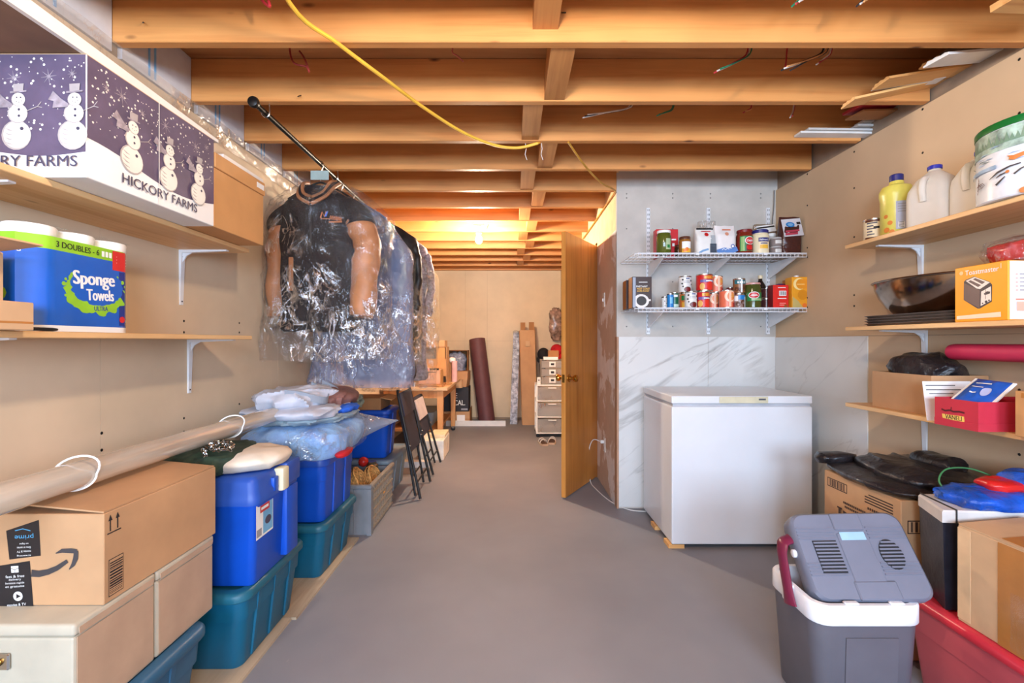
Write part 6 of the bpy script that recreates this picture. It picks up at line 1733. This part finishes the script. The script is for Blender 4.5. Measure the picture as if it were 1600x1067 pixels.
water_jug('milky clear water jug beside the yellow jug', 1.735, 1.875, 20)
water_jug('milky clear water jug half hidden behind the big tin', 1.775, 1.722, 10)
t = thing('popcorn_tin', 'large round tin with a winter scene and green lid on the top right shelf', 'tin', (1.725, 1.49, Z1))
TR = 0.150
part('drum', lathe([(TR - 0.004, 0), (TR, 0.004), (TR, 0.226)], 40), M('tin_snow', (218, 222, 228), 0.25, var=0.06, scale=12, coat=0.4), t, smooth=True)
part('lid', lathe([(TR + 0.003, 0.2265), (TR + 0.004, 0.245), (TR + 0.001, 0.250), (TR - 0.01, 0.251), (TR - 0.014, 0.247)], 40), M('tin_green', (14, 104, 44), 0.3, var=0.03), t, smooth=True)
pr = Print(lambda u, v, o: ((TR + o + 0.0004) * math.sin((u - 0.10) / TR - 0.86), -(TR + o + 0.0004) * math.cos((u - 0.10) / TR - 0.86), v), True)
fog = M('tin_forest', (150, 172, 160), 0.3, var=0.25, scale=30); wat = M('tin_water', (150, 176, 204), 0.3, var=0.15, scale=30)
pr.patch(-0.3, 0.155, 0.3, 0.224, fog, 40)
rt = random.Random(12)
for k in range(34):
    x = -0.22 + 0.013 * k; h_ = rt.uniform(0.015, 0.04)
    pr.poly([(x - 0.008, 0.176), (x + 0.008, 0.176), (x, 0.176 + h_)], M('tin_tree', (112, 142, 120), 0.4, var=0.1))
for k in range(26):
    x = rt.uniform(-0.22, 0.2); z = rt.uniform(0.10, 0.172)
    pr.line([(x, z), (x + 0.012, z + 0.002), (x + 0.03, z + 0.001)], [0.0008, 0.0035, 0.0008], M('tin_dkgreen', (96, 120, 120), 0.4) if k % 2 else wat)
pr.patch(-0.15, 0.100, 0.0, 0.112, wat, 16)
dk = M('tin_goose', (70, 64, 66), 0.4); ora = M('tin_orange', (200, 120, 60), 0.4)
pr.line([(-0.02, 0.070), (0.005, 0.085), (0.035, 0.094), (0.06, 0.096)], [0.002, 0.007, 0.005, 0.004], dk)
pr.line([(0.0, 0.045), (0.012, 0.055), (0.024, 0.066)], [0.007, 0.006, 0.003], dk)
pr.line([(0.045, 0.066), (0.06, 0.078), (0.085, 0.088)], [0.005, 0.005, 0.003], dk)
pr.line([(0.0, 0.068), (0.012, 0.074), (0.028, 0.078)], [0.002, 0.006, 0.003], dk); pr.disc(0.03, 0.079, 0.005, ora)
pr.line([(0.035, 0.122), (0.045, 0.118), (0.075, 0.126), (0.10, 0.132)], [0.012, 0.016, 0.010, 0.002], ora); pr.poly([(0.028, 0.130), (0.042, 0.126), (0.040, 0.118)], ora)
for k in range(3):
    pr.line([(-0.07, 0.035 + 0.012 * k), (-0.062, 0.06 + 0.01 * k), (-0.066, 0.092)], [0.003, 0.002, 0.001], brn)
for k in range(3):
    pr.line([(-0.075 + 0.008 * k, 0.060), (-0.062 + 0.008 * k, 0.068), (-0.052 + 0.008 * k, 0.058), (-0.062 + 0.006 * k, 0.050)], 0.002, brn)
pr.disc(0.07, 0.010, 0.014, ora, 0.010)
pr.done('printed_scene', t)
# middle shelf: baking sheets, roasting pan, toaster carton
bake = M('bake_sheet', (116, 102, 92), 0.3, metal=0.7)
for k in range(4):
    t = thing('baking_sheet', ('lowest', 'second', 'third', 'topmost')[k] + ' dark baking sheet under the roasting pan', 'baking sheet', (1.742, 1.885, Z2 + 0.0115 * k), group='baking sheets on the middle right shelf')
    part('sheet', rloft([(0, 0.25, 0.42, 0.03), (0.010, 0.262, 0.442, 0.034)], 4), bake, t, smooth=True)
    part('rolled_rim', rloft([(0.0085, 0.268, 0.446, 0.036), (0.0108, 0.270, 0.450, 0.037), (0.0112, 0.262, 0.442, 0.034)], 4, cap0=False, cap1=False), bake, t, smooth=True)
t = thing('roasting_pan', 'large dark oval roasting pan on the baking sheets', 'pan', (1.740, 1.915, Z2 + 0.0465))
pan_m = M('pan_dark', (150, 130, 114), 0.15, metal=1.0, var=0.15, scale=5)
def ov(a, b_, z): return [(a * math.cos(q), b_ * math.sin(q), z) for q in [2 * PI * i / 44 for i in range(44)]]
part('bowl', loft([ov(0.075, 0.12, 0), ov(0.088, 0.135, 0.004), ov(0.108, 0.172, 0.035), ov(0.124, 0.205, 0.075), ov(0.134, 0.226, 0.115), ov(0.137, 0.232, 0.143), ov(0.133, 0.228, 0.143), ov(0.120, 0.20, 0.075), ov(0.084, 0.13, 0.010)], True, True), pan_m, t, smooth=True)
part('rolled_rim', tube([(p[0] * 1.02, p[1] * 1.02, 0.145) for p in ov(0.137, 0.232, 0)], 0.0045, 8, closed=True), pan_m, t, smooth=True)
tor = M('toaster_orange', (236, 158, 26), 0.4, var=0.03)
t = thing('toaster_carton', 'orange carton with a toaster picture on the middle right shelf', 'carton', (0, 0, 0))
XT = 1.615
part('carton_body', rbox(XT, 1.487, Z2, 1.86, 1.667, Z2 + 0.196, 0.002, 1), tor, t)
part('end_panel', box(XT + 0.004, 1.4855, Z2 + 0.003, 1.857, 1.4868, Z2 + 0.193), M('panel_white', (222, 220, 224), 0.45), t)
pr = Print(lambda u, v, o: (XT - o, 1.667 - u, Z2 + v))
W, H = 0.180, 0.196
def q2(px, py):   # from the zoomed picture of the carton front
    u = (px - 145) / 910 * W
    ytop = 190 + (60 - 190) * (px - 145) / 910; ybot = 1050 + (1020 - 1050) * (px - 145) / 910
    return (u, H * (ybot - py) / (ybot - ytop))
gw = M('toaster_white', (226, 214, 204), 0.45); gd = M('toaster_grey', (104, 84, 80), 0.45); gdd = M('toaster_dark', (66, 56, 60), 0.45)
pl = lambda pts, m: pr.poly([q2(*p) for p in pts], m)
pl([(320, 400), (350, 370), (500, 315), (760, 400), (805, 450), (800, 720), (600, 830), (560, 830), (315, 690)], gdd)
pl([(325, 420), (600, 540), (595, 825), (315, 685)], gd)
pl([(350, 385), (510, 322), (770, 412), (600, 520), (540, 505)], gw)
pl([(395, 395), (440, 375), (625, 455), (570, 485)], gd); pl([(480, 360), (525, 340), (690, 405), (640, 440)], gd)
pl([(625, 560), (785, 475), (790, 700), (615, 790)], gw)
pl([(665, 595), (720, 555), (775, 560), (770, 590), (690, 615)], gdd); pl([(692, 520), (700, 518), (700, 680), (690, 682)], gd)
for c in ((650, 748, 0.0025), (708, 722, 0.0046), (757, 700, 0.003)):
    a = q2(c[0], c[1]); pr.disc(a[0], a[1], c[2], gdd)
a = q2(640, 215); pr.text('Toastmaster', a[0] - 0.002, a[1] - 0.002, 0.112, 0.017, white, 0, 0.01)
a = q2(275, 265); pr.disc(a[0], a[1], 0.007, M('toaster_pale', (248, 200, 140), 0.4))
pl([(190, 950), (945, 885), (950, 965), (190, 1005)], M('toaster_band', (244, 214, 186), 0.45))
pl([(945, 110), (952, 108), (952, 190), (945, 192)], white)
pr.done('printed_front', t)
pr = Print(face_my(1.4855))
for k in range(5):
    pr.rect(XT + 0.035, Z2 + 0.148 - 0.013 * k, XT + 0.10, Z2 + 0.152 - 0.013 * k, MATS['sticker_grey']); pr.rect(XT + 0.022, Z2 + 0.147 - 0.013 * k, XT + 0.029, Z2 + 0.152 - 0.013 * k, C('rose', (220, 170, 160)))
pr.rect(XT + 0.022, Z2 + 0.066, XT + 0.12, Z2 + 0.07, C('rose2', (210, 120, 90))); pr.rect(XT + 0.025, Z2 + 0.03, XT + 0.09, Z2 + 0.06, C('tanp', (206, 170, 150)))
pr.done('printed_end', t)
solo('red_bag', 'red food bag lying on the orange toaster carton', 'bag', lump(0.10, 0.13, 0.075, 0.25, 12, 61, 36, 18, fine=0.4), M('bag_red', (180, 44, 44), 0.22, var=0.3, scale=18), (1.735, 1.50, Z2 + 0.1965), smooth=True)
t = thing('bag_film', 'clear zip bag over the red food bag on the toaster carton', 'bag', (1.735, 1.50, Z2 + 0.1967))
part('film_skin', lump(0.115, 0.15, 0.09, 0.25, 12, 61, 36, 18, fine=0.8), film, t, smooth=True)
# bottom shelf
t = thing('brown_carton', 'open brown carton holding a black garbage bag on the bottom right shelf', 'carton', (0, 0, 0))
x0, x1, y0, y1, h = 1.645, 1.87, 1.793, 2.086, 0.158
for nm, g in (('front_wall', box(x0, y0, Z3, x0 + 0.004, y1, Z3 + h)), ('rear_wall', box(x1 - 0.004, y0, Z3, x1, y1, Z3 + h)), ('end_wall', box(x0 + 0.004, y0, Z3, x1 - 0.004, y0 + 0.004, Z3 + h)), ('end_wall', box(x0 + 0.004, y1 - 0.004, Z3, x1 - 0.004, y1, Z3 + h)), ('bottom', box(x0 + 0.004, y0 + 0.004, Z3, x1 - 0.004, y1 - 0.004, Z3 + 0.10))):
    part(nm, g, kraft, t)
bagk = M('garbage_bag', (34, 30, 32), 0.2, var=0.3, scale=10, bmp=0.8, bscale=26, bdist=0.010)
solo('garbage_bag', 'crumpled black garbage bag in the open carton on the bottom right shelf', 'bag', lump(0.095, 0.128, 0.140, 0.22, 9, 63, 90, 50, fold=0.6, ff=1.6), bagk, (1.757, 1.935, Z3 + 0.1005), smooth=True)
red_b = M('shoe_red', (190, 50, 68), 0.35, var=0.04)
t = thing('shoe_box', 'red open shoe box with a yellow name band on the bottom right shelf', 'box', (0, 0, 0))
xa, xb, ya, yb, hb = 1.508, 1.80, 1.478, 1.630, 0.096
for nm, g in (('front_wall', box(xa, ya, Z3, xa + 0.003, yb, Z3 + hb)), ('rear_wall', box(xb - 0.003, ya, Z3, xb, yb, Z3 + hb)), ('end_wall', box(xa + 0.003, ya, Z3, xb - 0.003, ya + 0.003, Z3 + hb)), ('end_wall', box(xa + 0.003, yb - 0.003, Z3, xb - 0.003, yb, Z3 + hb)), ('bottom', box(xa + 0.003, ya + 0.003, Z3, xb - 0.003, yb - 0.003, Z3 + 0.003)), ('band', box(xa - 0.0015, ya - 0.0015, Z3, xa + 0.20, ya - 0.0002, Z3 + 0.026)), ('band', box(xa - 0.0015, ya, Z3, xa - 0.0002, yb, Z3 + 0.024))):
    part(nm, g, red_b, t)
pr = Print(lambda u, v, o: (xa - o, yb - u, Z3 + v))
yb_ = M('band_yellow', (232, 196, 96), 0.5)
pr.poly([(0.028, 0.040), (0.106, 0.042), (0.108, 0.026), (0.104, 0.022), (0.030, 0.026)], yb_)
pr.text('VANELI', 0.069, 0.033, 0.058, 0.015, ink, 0, 0.02)
pr.line([(0.026, 0.056), (0.04, 0.052), (0.055, 0.056), (0.07, 0.053), (0.09, 0.056), (0.108, 0.054)], 0.006, M('shoe_dark', (80, 20, 28), 0.5)); pr.line([(0.06, 0.052), (0.062, 0.068)], 0.003, MATS['shoe_dark'])
pr.done('printed_front', t)
solo('paper_sheet', 'white printed paper sheet standing behind the red shoe box', 'paper', B().add(xf(box(-0.12, -0.0008, 0, 0.06, 0.0008, 0.145), RX(-8)), white).add(xf(box(-0.11, -0.0012, 0.128, 0.0, -0.0009, 0.131), RX(-8)), ink).add(xf(box(-0.11, -0.0012, 0.112, 0.02, -0.0009, 0.115), RX(-8)), ink).add(xf(box(-0.10, -0.0012, 0.098, -0.01, -0.0009, 0.1005), RX(-8)), ink), None, (1.655, 1.690, Z3))
t = thing('blue_pouch', 'blue and white plastic pouch leaning out of the red shoe box', 'pouch', (0, 0, 0))
pb = M('pouch_blue', (32, 82, 170), 0.28, var=0.15, scale=8, bmp=0.3, bscale=18)
CA, CB, CC, CD = (Vector(q) for q in ((1.545, 1.605, 0.985), (1.650, 1.618, 1.060), (1.635, 1.490, 1.056), (1.560, 1.500, 0.978)))
pn = (CB - CA).cross(CD - CA).normalized()
if pn.x > 0: pn = -pn
def pch(u, v, s):     # u along the depth edge (away -> near), v up the slope
    p = CA.lerp(CD, u).lerp(CB.lerp(CC, u), v)
    e = (16 * u * (1 - u) * v * (1 - v)) ** 0.6
    return p + pn * (s * (0.002 + 0.014 * e) + 0.006 * noise.noise(Vector((u * 5, v * 5, 7))) * e)
part('pouch_skin', B().add(grid(lambda u, v: tuple(pch(u, v, 1)), 22, 16), pb, None, True).add(grid(lambda u, v: tuple(pch(u, v, -1)), 22, 16), pb, None, True), None, t)
part('white_seam', loft([[tuple(pch(0.0, q, s) + (CA - CD) * 0.07 * w_) for s, w_ in ((1, 0), (1, 1), (-1, 1), (-1, 0))] for q in (0, 0.5, 1)]), white, t)
part('white_seam', loft([[tuple(pch(1.0, q, s) + (CD - CA) * 0.09 * w_) for s, w_ in ((1, 0), (1, 1), (-1, 1), (-1, 0))] for q in (0, 0.5, 1)]), white, t)
pr = Print(lambda u, v, o: tuple(pch(u, v, 1) + pn * (o + 0.002)))
for k in range(3):
    pr.line([(0.20 + 0.06 * k, 0.74 - 0.2 * k), (0.4, 0.73 - 0.2 * k), (0.66 - 0.08 * k, 0.74 - 0.2 * k)], 0.035, white)
pr.disc(0.72, 0.42, 0.12, M('pouch_pale', (170, 180, 220), 0.4), 0.16)
pr.done('printed_label', t)
t = thing('kraft_carton', 'brown carton at the right edge of the bottom right shelf', 'carton', (0, 0, 0))
part('carton_body', rbox(1.56, 1.16, Z3, 1.86, 1.418, Z3 + 0.140, 0.002, 1), kraft_orange, t)
part('tape_strip', box(1.5592, 1.30, Z3 + 0.12, 1.5599, 1.40, Z3 + 0.135), tape, t)
t = thing('brown_carton', 'brown carton carrying the pink yoga mat on the bottom right shelf', 'carton', (0, 0, 0))
part('carton_body', rbox(1.64, 0.80, Z3, 1.86, 1.13, 1.119, 0.002, 1), kraft, t)
pink = M('mat_pink', (188, 38, 80), 0.6, var=0.04, bmp=0.08, bscale=120)
t = thing('yoga_mat', 'rolled pink yoga mat between the middle and bottom right shelves', 'mat', (1.762, 0, 1.152))
part('rolled_mat', tube([(0, 1.830, 0), (0, 1.815, 0), (0, 0.80, 0)], [0.029, 0.0315, 0.0315], 24), pink, t, smooth=True)
part('inner_turn', tube([(0, 1.8305, 0), (0, 1.833, 0)], 0.020, 20), M('mat_dark', (150, 20, 60), 0.6), t, smooth=True)

# ================================================================ cartons and totes by the right wall
t = thing('large_carton', 'large brown carton with printed marks on the floor by the right wall', 'carton', (0, 0, 0))
XC = 1.452
part('carton_body', rbox(XC, 1.705, 0, 1.872, 2.125, 0.598, 0.003, 1), kraft, t)
pr = Print(lambda u, v, o: (XC - o, 2.125 - u, v))
inkb = M('ink_brown', (64, 44, 36), 0.7)
def bars(u0, v0, u1, v1, n, seed):
    pr.rect(u0, v0, u1, v1, inkb); pr.rect(u0 + 0.004, v0 + 0.004, u1 - 0.004, v1 - 0.004, kraft)
    rr2 = random.Random(seed); u = u0 + 0.010
    while u < u1 - 0.012:
        w_ = rr2.choice((0.003, 0.005, 0.008)); pr.rect(u, v0 + 0.005, u + w_, v1 - 0.005, inkb); u += w_ + rr2.choice((0.004, 0.006))
bars(0.022, 0.532, 0.145, 0.572, 14, 3)
for k in range(4):
    pr.rect(0.245 + 0.02 * (k == 0), 0.566 - 0.011 * k, 0.385, 0.571 - 0.011 * k, MATS['ink_brown'])
for k, (s, w_) in enumerate(((0, 0.12), (0, 0.09))):
    [pr.rect(0.32 - w_ / 2 + 0.011 * q, 0.508 - 0.016 * k, 0.32 - w_ / 2 + 0.011 * q + 0.0075, 0.518 - 0.016 * k, inkb) for q in range(int(w_ / 0.011))]
for k, (s, w_) in enumerate(((0, 0.13), (0, 0.11))):
    [pr.rect(0.19 - w_ / 2 + 0.010 * q, 0.486 - 0.016 * k, 0.19 - w_ / 2 + 0.010 * q + 0.007, 0.495 - 0.016 * k, inkb) for q in range(int(w_ / 0.010))]
pr.rect(0.09, 0.455, 0.12, 0.462, inkb); pr.rect(0.098, 0.405, 0.11, 0.455, inkb); pr.poly([(0.125, 0.455), (0.16, 0.45), (0.15, 0.41), (0.13, 0.42)], inkb); pr.disc(0.19, 0.43, 0.016, inkb)
pr.done('printed_side', t)
pr = Print(face_my(1.705)); kr2 = kraft
pr.rect(1.475, 0.475, 1.56, 0.525, inkb); pr.rect(1.479, 0.479, 1.556, 0.521, kraft); [pr.rect(1.488 + 0.016 * k, 0.481, 1.495 + 0.016 * k + 0.003 * (k % 2), 0.519, inkb) for k in range(4)]
pr.done('printed_end', t)
t = thing('garbage_bag', 'flat folded black garbage bag on the large brown carton', 'bag', (1.640, 1.905, 0.599))
part('lower_fold', lump(0.215, 0.25, 0.05, 0.16, 6, 81, 90, 34, 0.6, fold=0.8, ff=1.5), bagk, t, smooth=True)
part('upper_fold', lump(0.16, 0.23, 0.065, 0.3, 6, 83, 90, 36, 0.7, fold=0.9, ff=1.5), bagk, t, smooth=True, loc=(0.04, -0.01, 0.022))
part('twisted_corner', lump(0.06, 0.10, 0.07, 0.35, 9, 85, 50, 24, 0.8, fold=0.8, ff=1.4), bagk, t, smooth=True, loc=(0.13, 0.0, 0.055))
part('loose_corner', lump(0.09, 0.05, 0.05, 0.3, 9, 87, 44, 20, 0.9, fold=0.8, ff=1.4), bagk, t, smooth=True, loc=(-0.13, 0.235, 0.030))

red_t = M('tote_red', (194, 86, 94), 0.3, var=0.05, scale=4)
red_l = M('tote_red_lid', (208, 52, 66), 0.3, var=0.05, scale=4)
tote('red_tote', 'red tote on the floor by the right wall under the taped carton', 1.375, 1.872, 0.74, 1.64, 0.0, 0.320, red_t, red_l, None, 2, lid_h=0.03, r=0.03)
ZR = 0.3205
# black bin with white lid
t = thing('black_bin', 'black plastic wrapped bin with a white lid standing on the red tote', 'bin', (0, 0, 0))
Aq = [(1.395, 1.482), (1.80, 1.450), (1.80, 1.640), (1.458, 1.640)]
def inset(k):
    cx = sum(p[0] for p in Aq) / 4; cy = sum(p[1] for p in Aq) / 4
    return [(cx + (x - cx) * k, cy + (y - cy) * k) for x, y in Aq]
blk_w = M('wrap_black', (32, 32, 40), 0.3, var=0.3, scale=12, bmp=0.35, bscale=30)
part('bin_body', loft([[(x, y, ZR) for x, y in inset(0.93)], [(x, y, ZR + 0.16) for x, y in inset(0.965)], [(x, y, 0.605) for x, y in inset(0.985)]]), blk_w, t)
part('lid', loft([[(x, y, 0.6055) for x, y in inset(1.0)], [(x, y, 0.640) for x, y in inset(1.0)], [(x, y, 0.646) for x, y in inset(0.975)]]), M('bin_lid', (206, 200, 196), 0.4), t)
part('strap', tube([(1.437, 1.4765, 0.604), (1.437, 1.4765, 0.648), (1.467, 1.642, 0.648)], 0.0025, 6), ink, t)
solo('blue_bag', 'shiny blue plastic bag draped over the black bin', 'bag', lump(0.14, 0.085, 0.050, 0.25, 9, 91, 70, 30, 0.6, fold=0.8, ff=1.4), M('bag_blue', (24, 84, 190), 0.2, var=0.2, scale=10, bmp=0.6, bscale=20, bdist=0.025), (1.615, 1.545, 0.6465), smooth=True)
solo('red_pouch', 'small red pouch on the shiny blue bag', 'pouch', lump(0.07, 0.05, 0.035, 0.25, 14, 93, 40, 20, 0.6, fold=0.6), M('pouch_red', (206, 34, 32), 0.3), (1.66, 1.55, 0.693), smooth=True)
solo('blue_bag', 'second blue plastic bag at the right edge by the red pouch', 'bag', lump(0.07, 0.06, 0.06, 0.3, 10, 95, 44, 22, 0.6, fold=0.8, ff=1.4), MATS['bag_blue'], (1.755, 1.545, 0.692), smooth=True)
solo('green_string', 'green string looping over the black bin', 'string', tube(spline([(1.52, 1.60, 0.668), (1.518, 1.625, 0.70), (1.56, 1.64, 0.735), (1.64, 1.635, 0.738), (1.72, 1.61, 0.71), (1.76, 1.58, 0.712)], 6), 0.0028, 6), M('string_green', (60, 120, 70), 0.6), smooth=True)
# taped carton
t = thing('taped_carton', 'brown carton with shiny packing tape on the red tote at the right edge', 'carton', (0, 0, 0))
XK = 1.400
part('carton_body', rbox(XK, 1.00, ZR, 1.86, 1.436, 0.618, 0.003, 1), kraft_light, t)
part('flap', xf(box(0, 0, 0, 0.22, 0.43, 0.005), T(XK + 0.001, 1.003, 0.619) @ RY(-5)), kraft_light, t)
part('corner_strip', box(XK - 0.0012, 1.395, ZR + 0.01, XK - 0.0002, 1.4345, 0.612), M('kraft_pale', (214, 180, 140), 0.7), t)
part('packing_tape', box(XK - 0.0022, 1.235, ZR + 0.002, XK - 0.0004, 1.315, 0.616), tape, t)
part('packing_tape', xf(box(0.01, 0, 0.0055, 0.22, 0.08, 0.007), T(XK + 0.001, 1.235, 0.619) @ RY(-5)), tape, t)
part('tape_film', grid(lambda u, v: (XK - 0.004 - 0.004 * noise.noise(Vector((u * 7, v * 5, 3))), 1.18 + 0.10 * u, ZR + 0.01 + 0.16 * v), 14, 12), film, t, smooth=True)

# ================================================================ travel cooler in front
cg = M('cooler_grey', (94, 92, 100), 0.42, var=0.03)
cl = M('cooler_lid', (112, 116, 132), 0.42, var=0.03)
cwht = M('cooler_white', (232, 232, 236), 0.35)
cmar = M('cooler_maroon', (112, 34, 60), 0.35)
t = thing('travel_cooler', 'grey travel cooler with a white rim, its lid leaning open', 'cooler', (1.098, 1.528, 0), 0)
w, dp, h = 0.345, 0.27, 0.385
def ring(w_, d_, z, r=0.05):
    return [(x, y, z) for x, y in rr(w_, d_, r, 6)]
part('body', loft([ring(w - 0.07, dp - 0.05, 0.0, 0.03), ring(w - 0.055, dp - 0.035, 0.008, 0.04), ring(w - 0.012, dp - 0.012, h - 0.062, 0.05)], True, False), cg, t, smooth=True)
part('front_panel', loft([[(-0.075 + a, -(dp - 0.035) / 2 - 0.0045 - 0.0095 * q, 0.03 + (h - 0.13) * q) for a in (0, 0.16)] + [(0.085 - b_, -(dp - 0.035) / 2 + 0.004 - 0.0095 * q, 0.03 + (h - 0.13) * q) for b_ in (0, 0.16)] for q in (0, 0.5, 1)]), cg, t)
part('rim', loft([ring(w - 0.006, dp - 0.006, h - 0.062, 0.05), ring(w, dp, h - 0.058, 0.053), ring(w, dp, h - 0.006, 0.053), ring(w - 0.008, dp - 0.008, h, 0.05), ring(w - 0.036, dp - 0.036, h, 0.04), ring(w - 0.044, dp - 0.044, h - 0.012, 0.036), ring(w - 0.06, dp - 0.06, h - 0.16, 0.03)], False, True), cwht, t, smooth=True)
for s in (-1, 1):
    part('pivot_block', rbox(s * w / 2 - 0.012, -0.022, h - 0.06, s * w / 2 + 0.008, 0.022, h + 0.004, 0.006, 2), cwht, t, smooth=True)
# U handle swung back
hx = w / 2 + 0.016
hp = spline([(-hx, -0.035, h - 0.050), (-hx, -0.022, h - 0.01), (-hx + 0.006, 0.010, h + 0.055), (-hx + 0.012, 0.030, h + 0.105), (-hx + 0.045, 0.045, h + 0.128), (0, 0.060, h + 0.135), (hx - 0.045, 0.045, h + 0.128), (hx - 0.012, 0.030, h + 0.105), (hx - 0.006, 0.010, h + 0.055), (hx, -0.022, h - 0.01), (hx, -0.035, h - 0.050)], 6)
rings = []
for i, p in enumerate(hp):
    tt = (hp[min(i + 1, len(hp) - 1)] - hp[max(i - 1, 0)]).normalized()
    n1 = tt.cross(Vector((0, 1, 0.2))).normalized(); n2 = tt.cross(n1).normalized()
    e = 0.85 + 0.45 * max(0, 1 - min(i, len(hp) - 1 - i) / 6)
    rings.append([tuple(p + n1 * 0.0105 * math.cos(a) + n2 * 0.026 * e * math.sin(a)) for a in [2 * PI * k / 14 for k in range(14)]])
part('handle', loft(rings), cmar, t, smooth=True)
# lid leaning on the rim
LW, LL, LT = 0.362, 0.272, 0.075
a_l = math.degrees(math.atan2(0.19, 0.145))
Ml = T(0.034, -0.118, h + 0.004) @ RZ(-4) @ RX(a_l) @ RZ(2) @ RY(-2.5)
def lring(k, z):
    return [(x, y + LL / 2, z) for x, y in rr(LW * k, LL * k, 0.042 * k, 6)]
lidb = B().add(xf(loft([lring(0.93, -LT), lring(0.99, -LT + 0.012), lring(1.0, -0.03), lring(0.985, -0.008), lring(0.94, 0.0)]), Ml), cl, None, True)
lid = part('lid', lidb, None, t)
def lp(name, g, m, sm=False):
    return part(name, xf(g, Ml), m, lid, smooth=sm)
lp('centre_band', rbox(-0.045, 0.05, -0.01, 0.050, LL - 0.07, 0.0035, 0.002, 1), cl)
lp('top_tab', rbox(-0.045, LL - 0.060, -0.01, 0.048, LL - 0.006, 0.006, 0.003, 1), cl)
lp('display', rbox(-0.036, LL - 0.092, 0.003, 0.042, LL - 0.066, 0.0045, 0.001, 1), M('display_blue', (150, 186, 206), 0.12))
lp('lower_tab', rbox(-0.050, 0.004, -0.01, 0.075, 0.058, 0.006, 0.004, 1), cl)
for k in range(4):
    for y in (0.075 + 0.011 * k, 0.185 + 0.011 * k):
        lp('ridge', box(-LW / 2 + 0.012, y, -0.001, -0.05, y + 0.004, 0.003), cl); lp('ridge', box(0.054, y, -0.001, LW / 2 - 0.012, y + 0.004, 0.003), cl)
vd = M('vent_dark', (26, 26, 30), 0.6)
lp('vent', box(-0.130, 0.082, -0.0005, -0.056, 0.180, 0.0036), vd)
for k in range(9):
    lp('vent_bar', box(-0.130, 0.0865 + 0.0105 * k, 0.0036, -0.056, 0.0915 + 0.0105 * k, 0.0062), cl)
cxv, cyv = 0.100, 0.135
lp('vent', prism([(cxv + 0.034 * math.cos(q), cyv + 0.046 * math.sin(q)) for q in [2 * PI * k / 24 for k in range(24)]], -0.0005, 0.0036), vd)
for k in range(8):
    y = cyv - 0.038 + 0.0107 * k
    ww = 0.034 * math.sqrt(max(0, 1 - ((y - cyv) / 0.046) ** 2))
    lp('vent_bar', box(cxv - ww, y - 0.0025, 0.0036, cxv + ww, y + 0.0025, 0.0062), cl)
lp('side_knob', xf(lathe([(0.013, 0), (0.013, 0.010), (0.010, 0.012)], 16), T(-LW / 2 + 0.002, 0.15, -0.035) @ RY(-90)), cwht, True)
for x in (-0.055, 0.085):
    part('hinge_clip', rbox(x - 0.022, -dp / 2 + 0.004, h + 0.0002, x + 0.022, -dp / 2 + 0.022, h + 0.007, 0.003, 1), cwht, t, smooth=True)
solo('snack_bag', 'small brown packet inside the travel cooler', 'packet', lump(0.045, 0.05, 0.12, 0.25, 14, 99, 24, 16), M('packet_brown', (150, 96, 44), 0.4, var=0.4, scale=30), (1.05, 1.56, 0.2255), smooth=True)
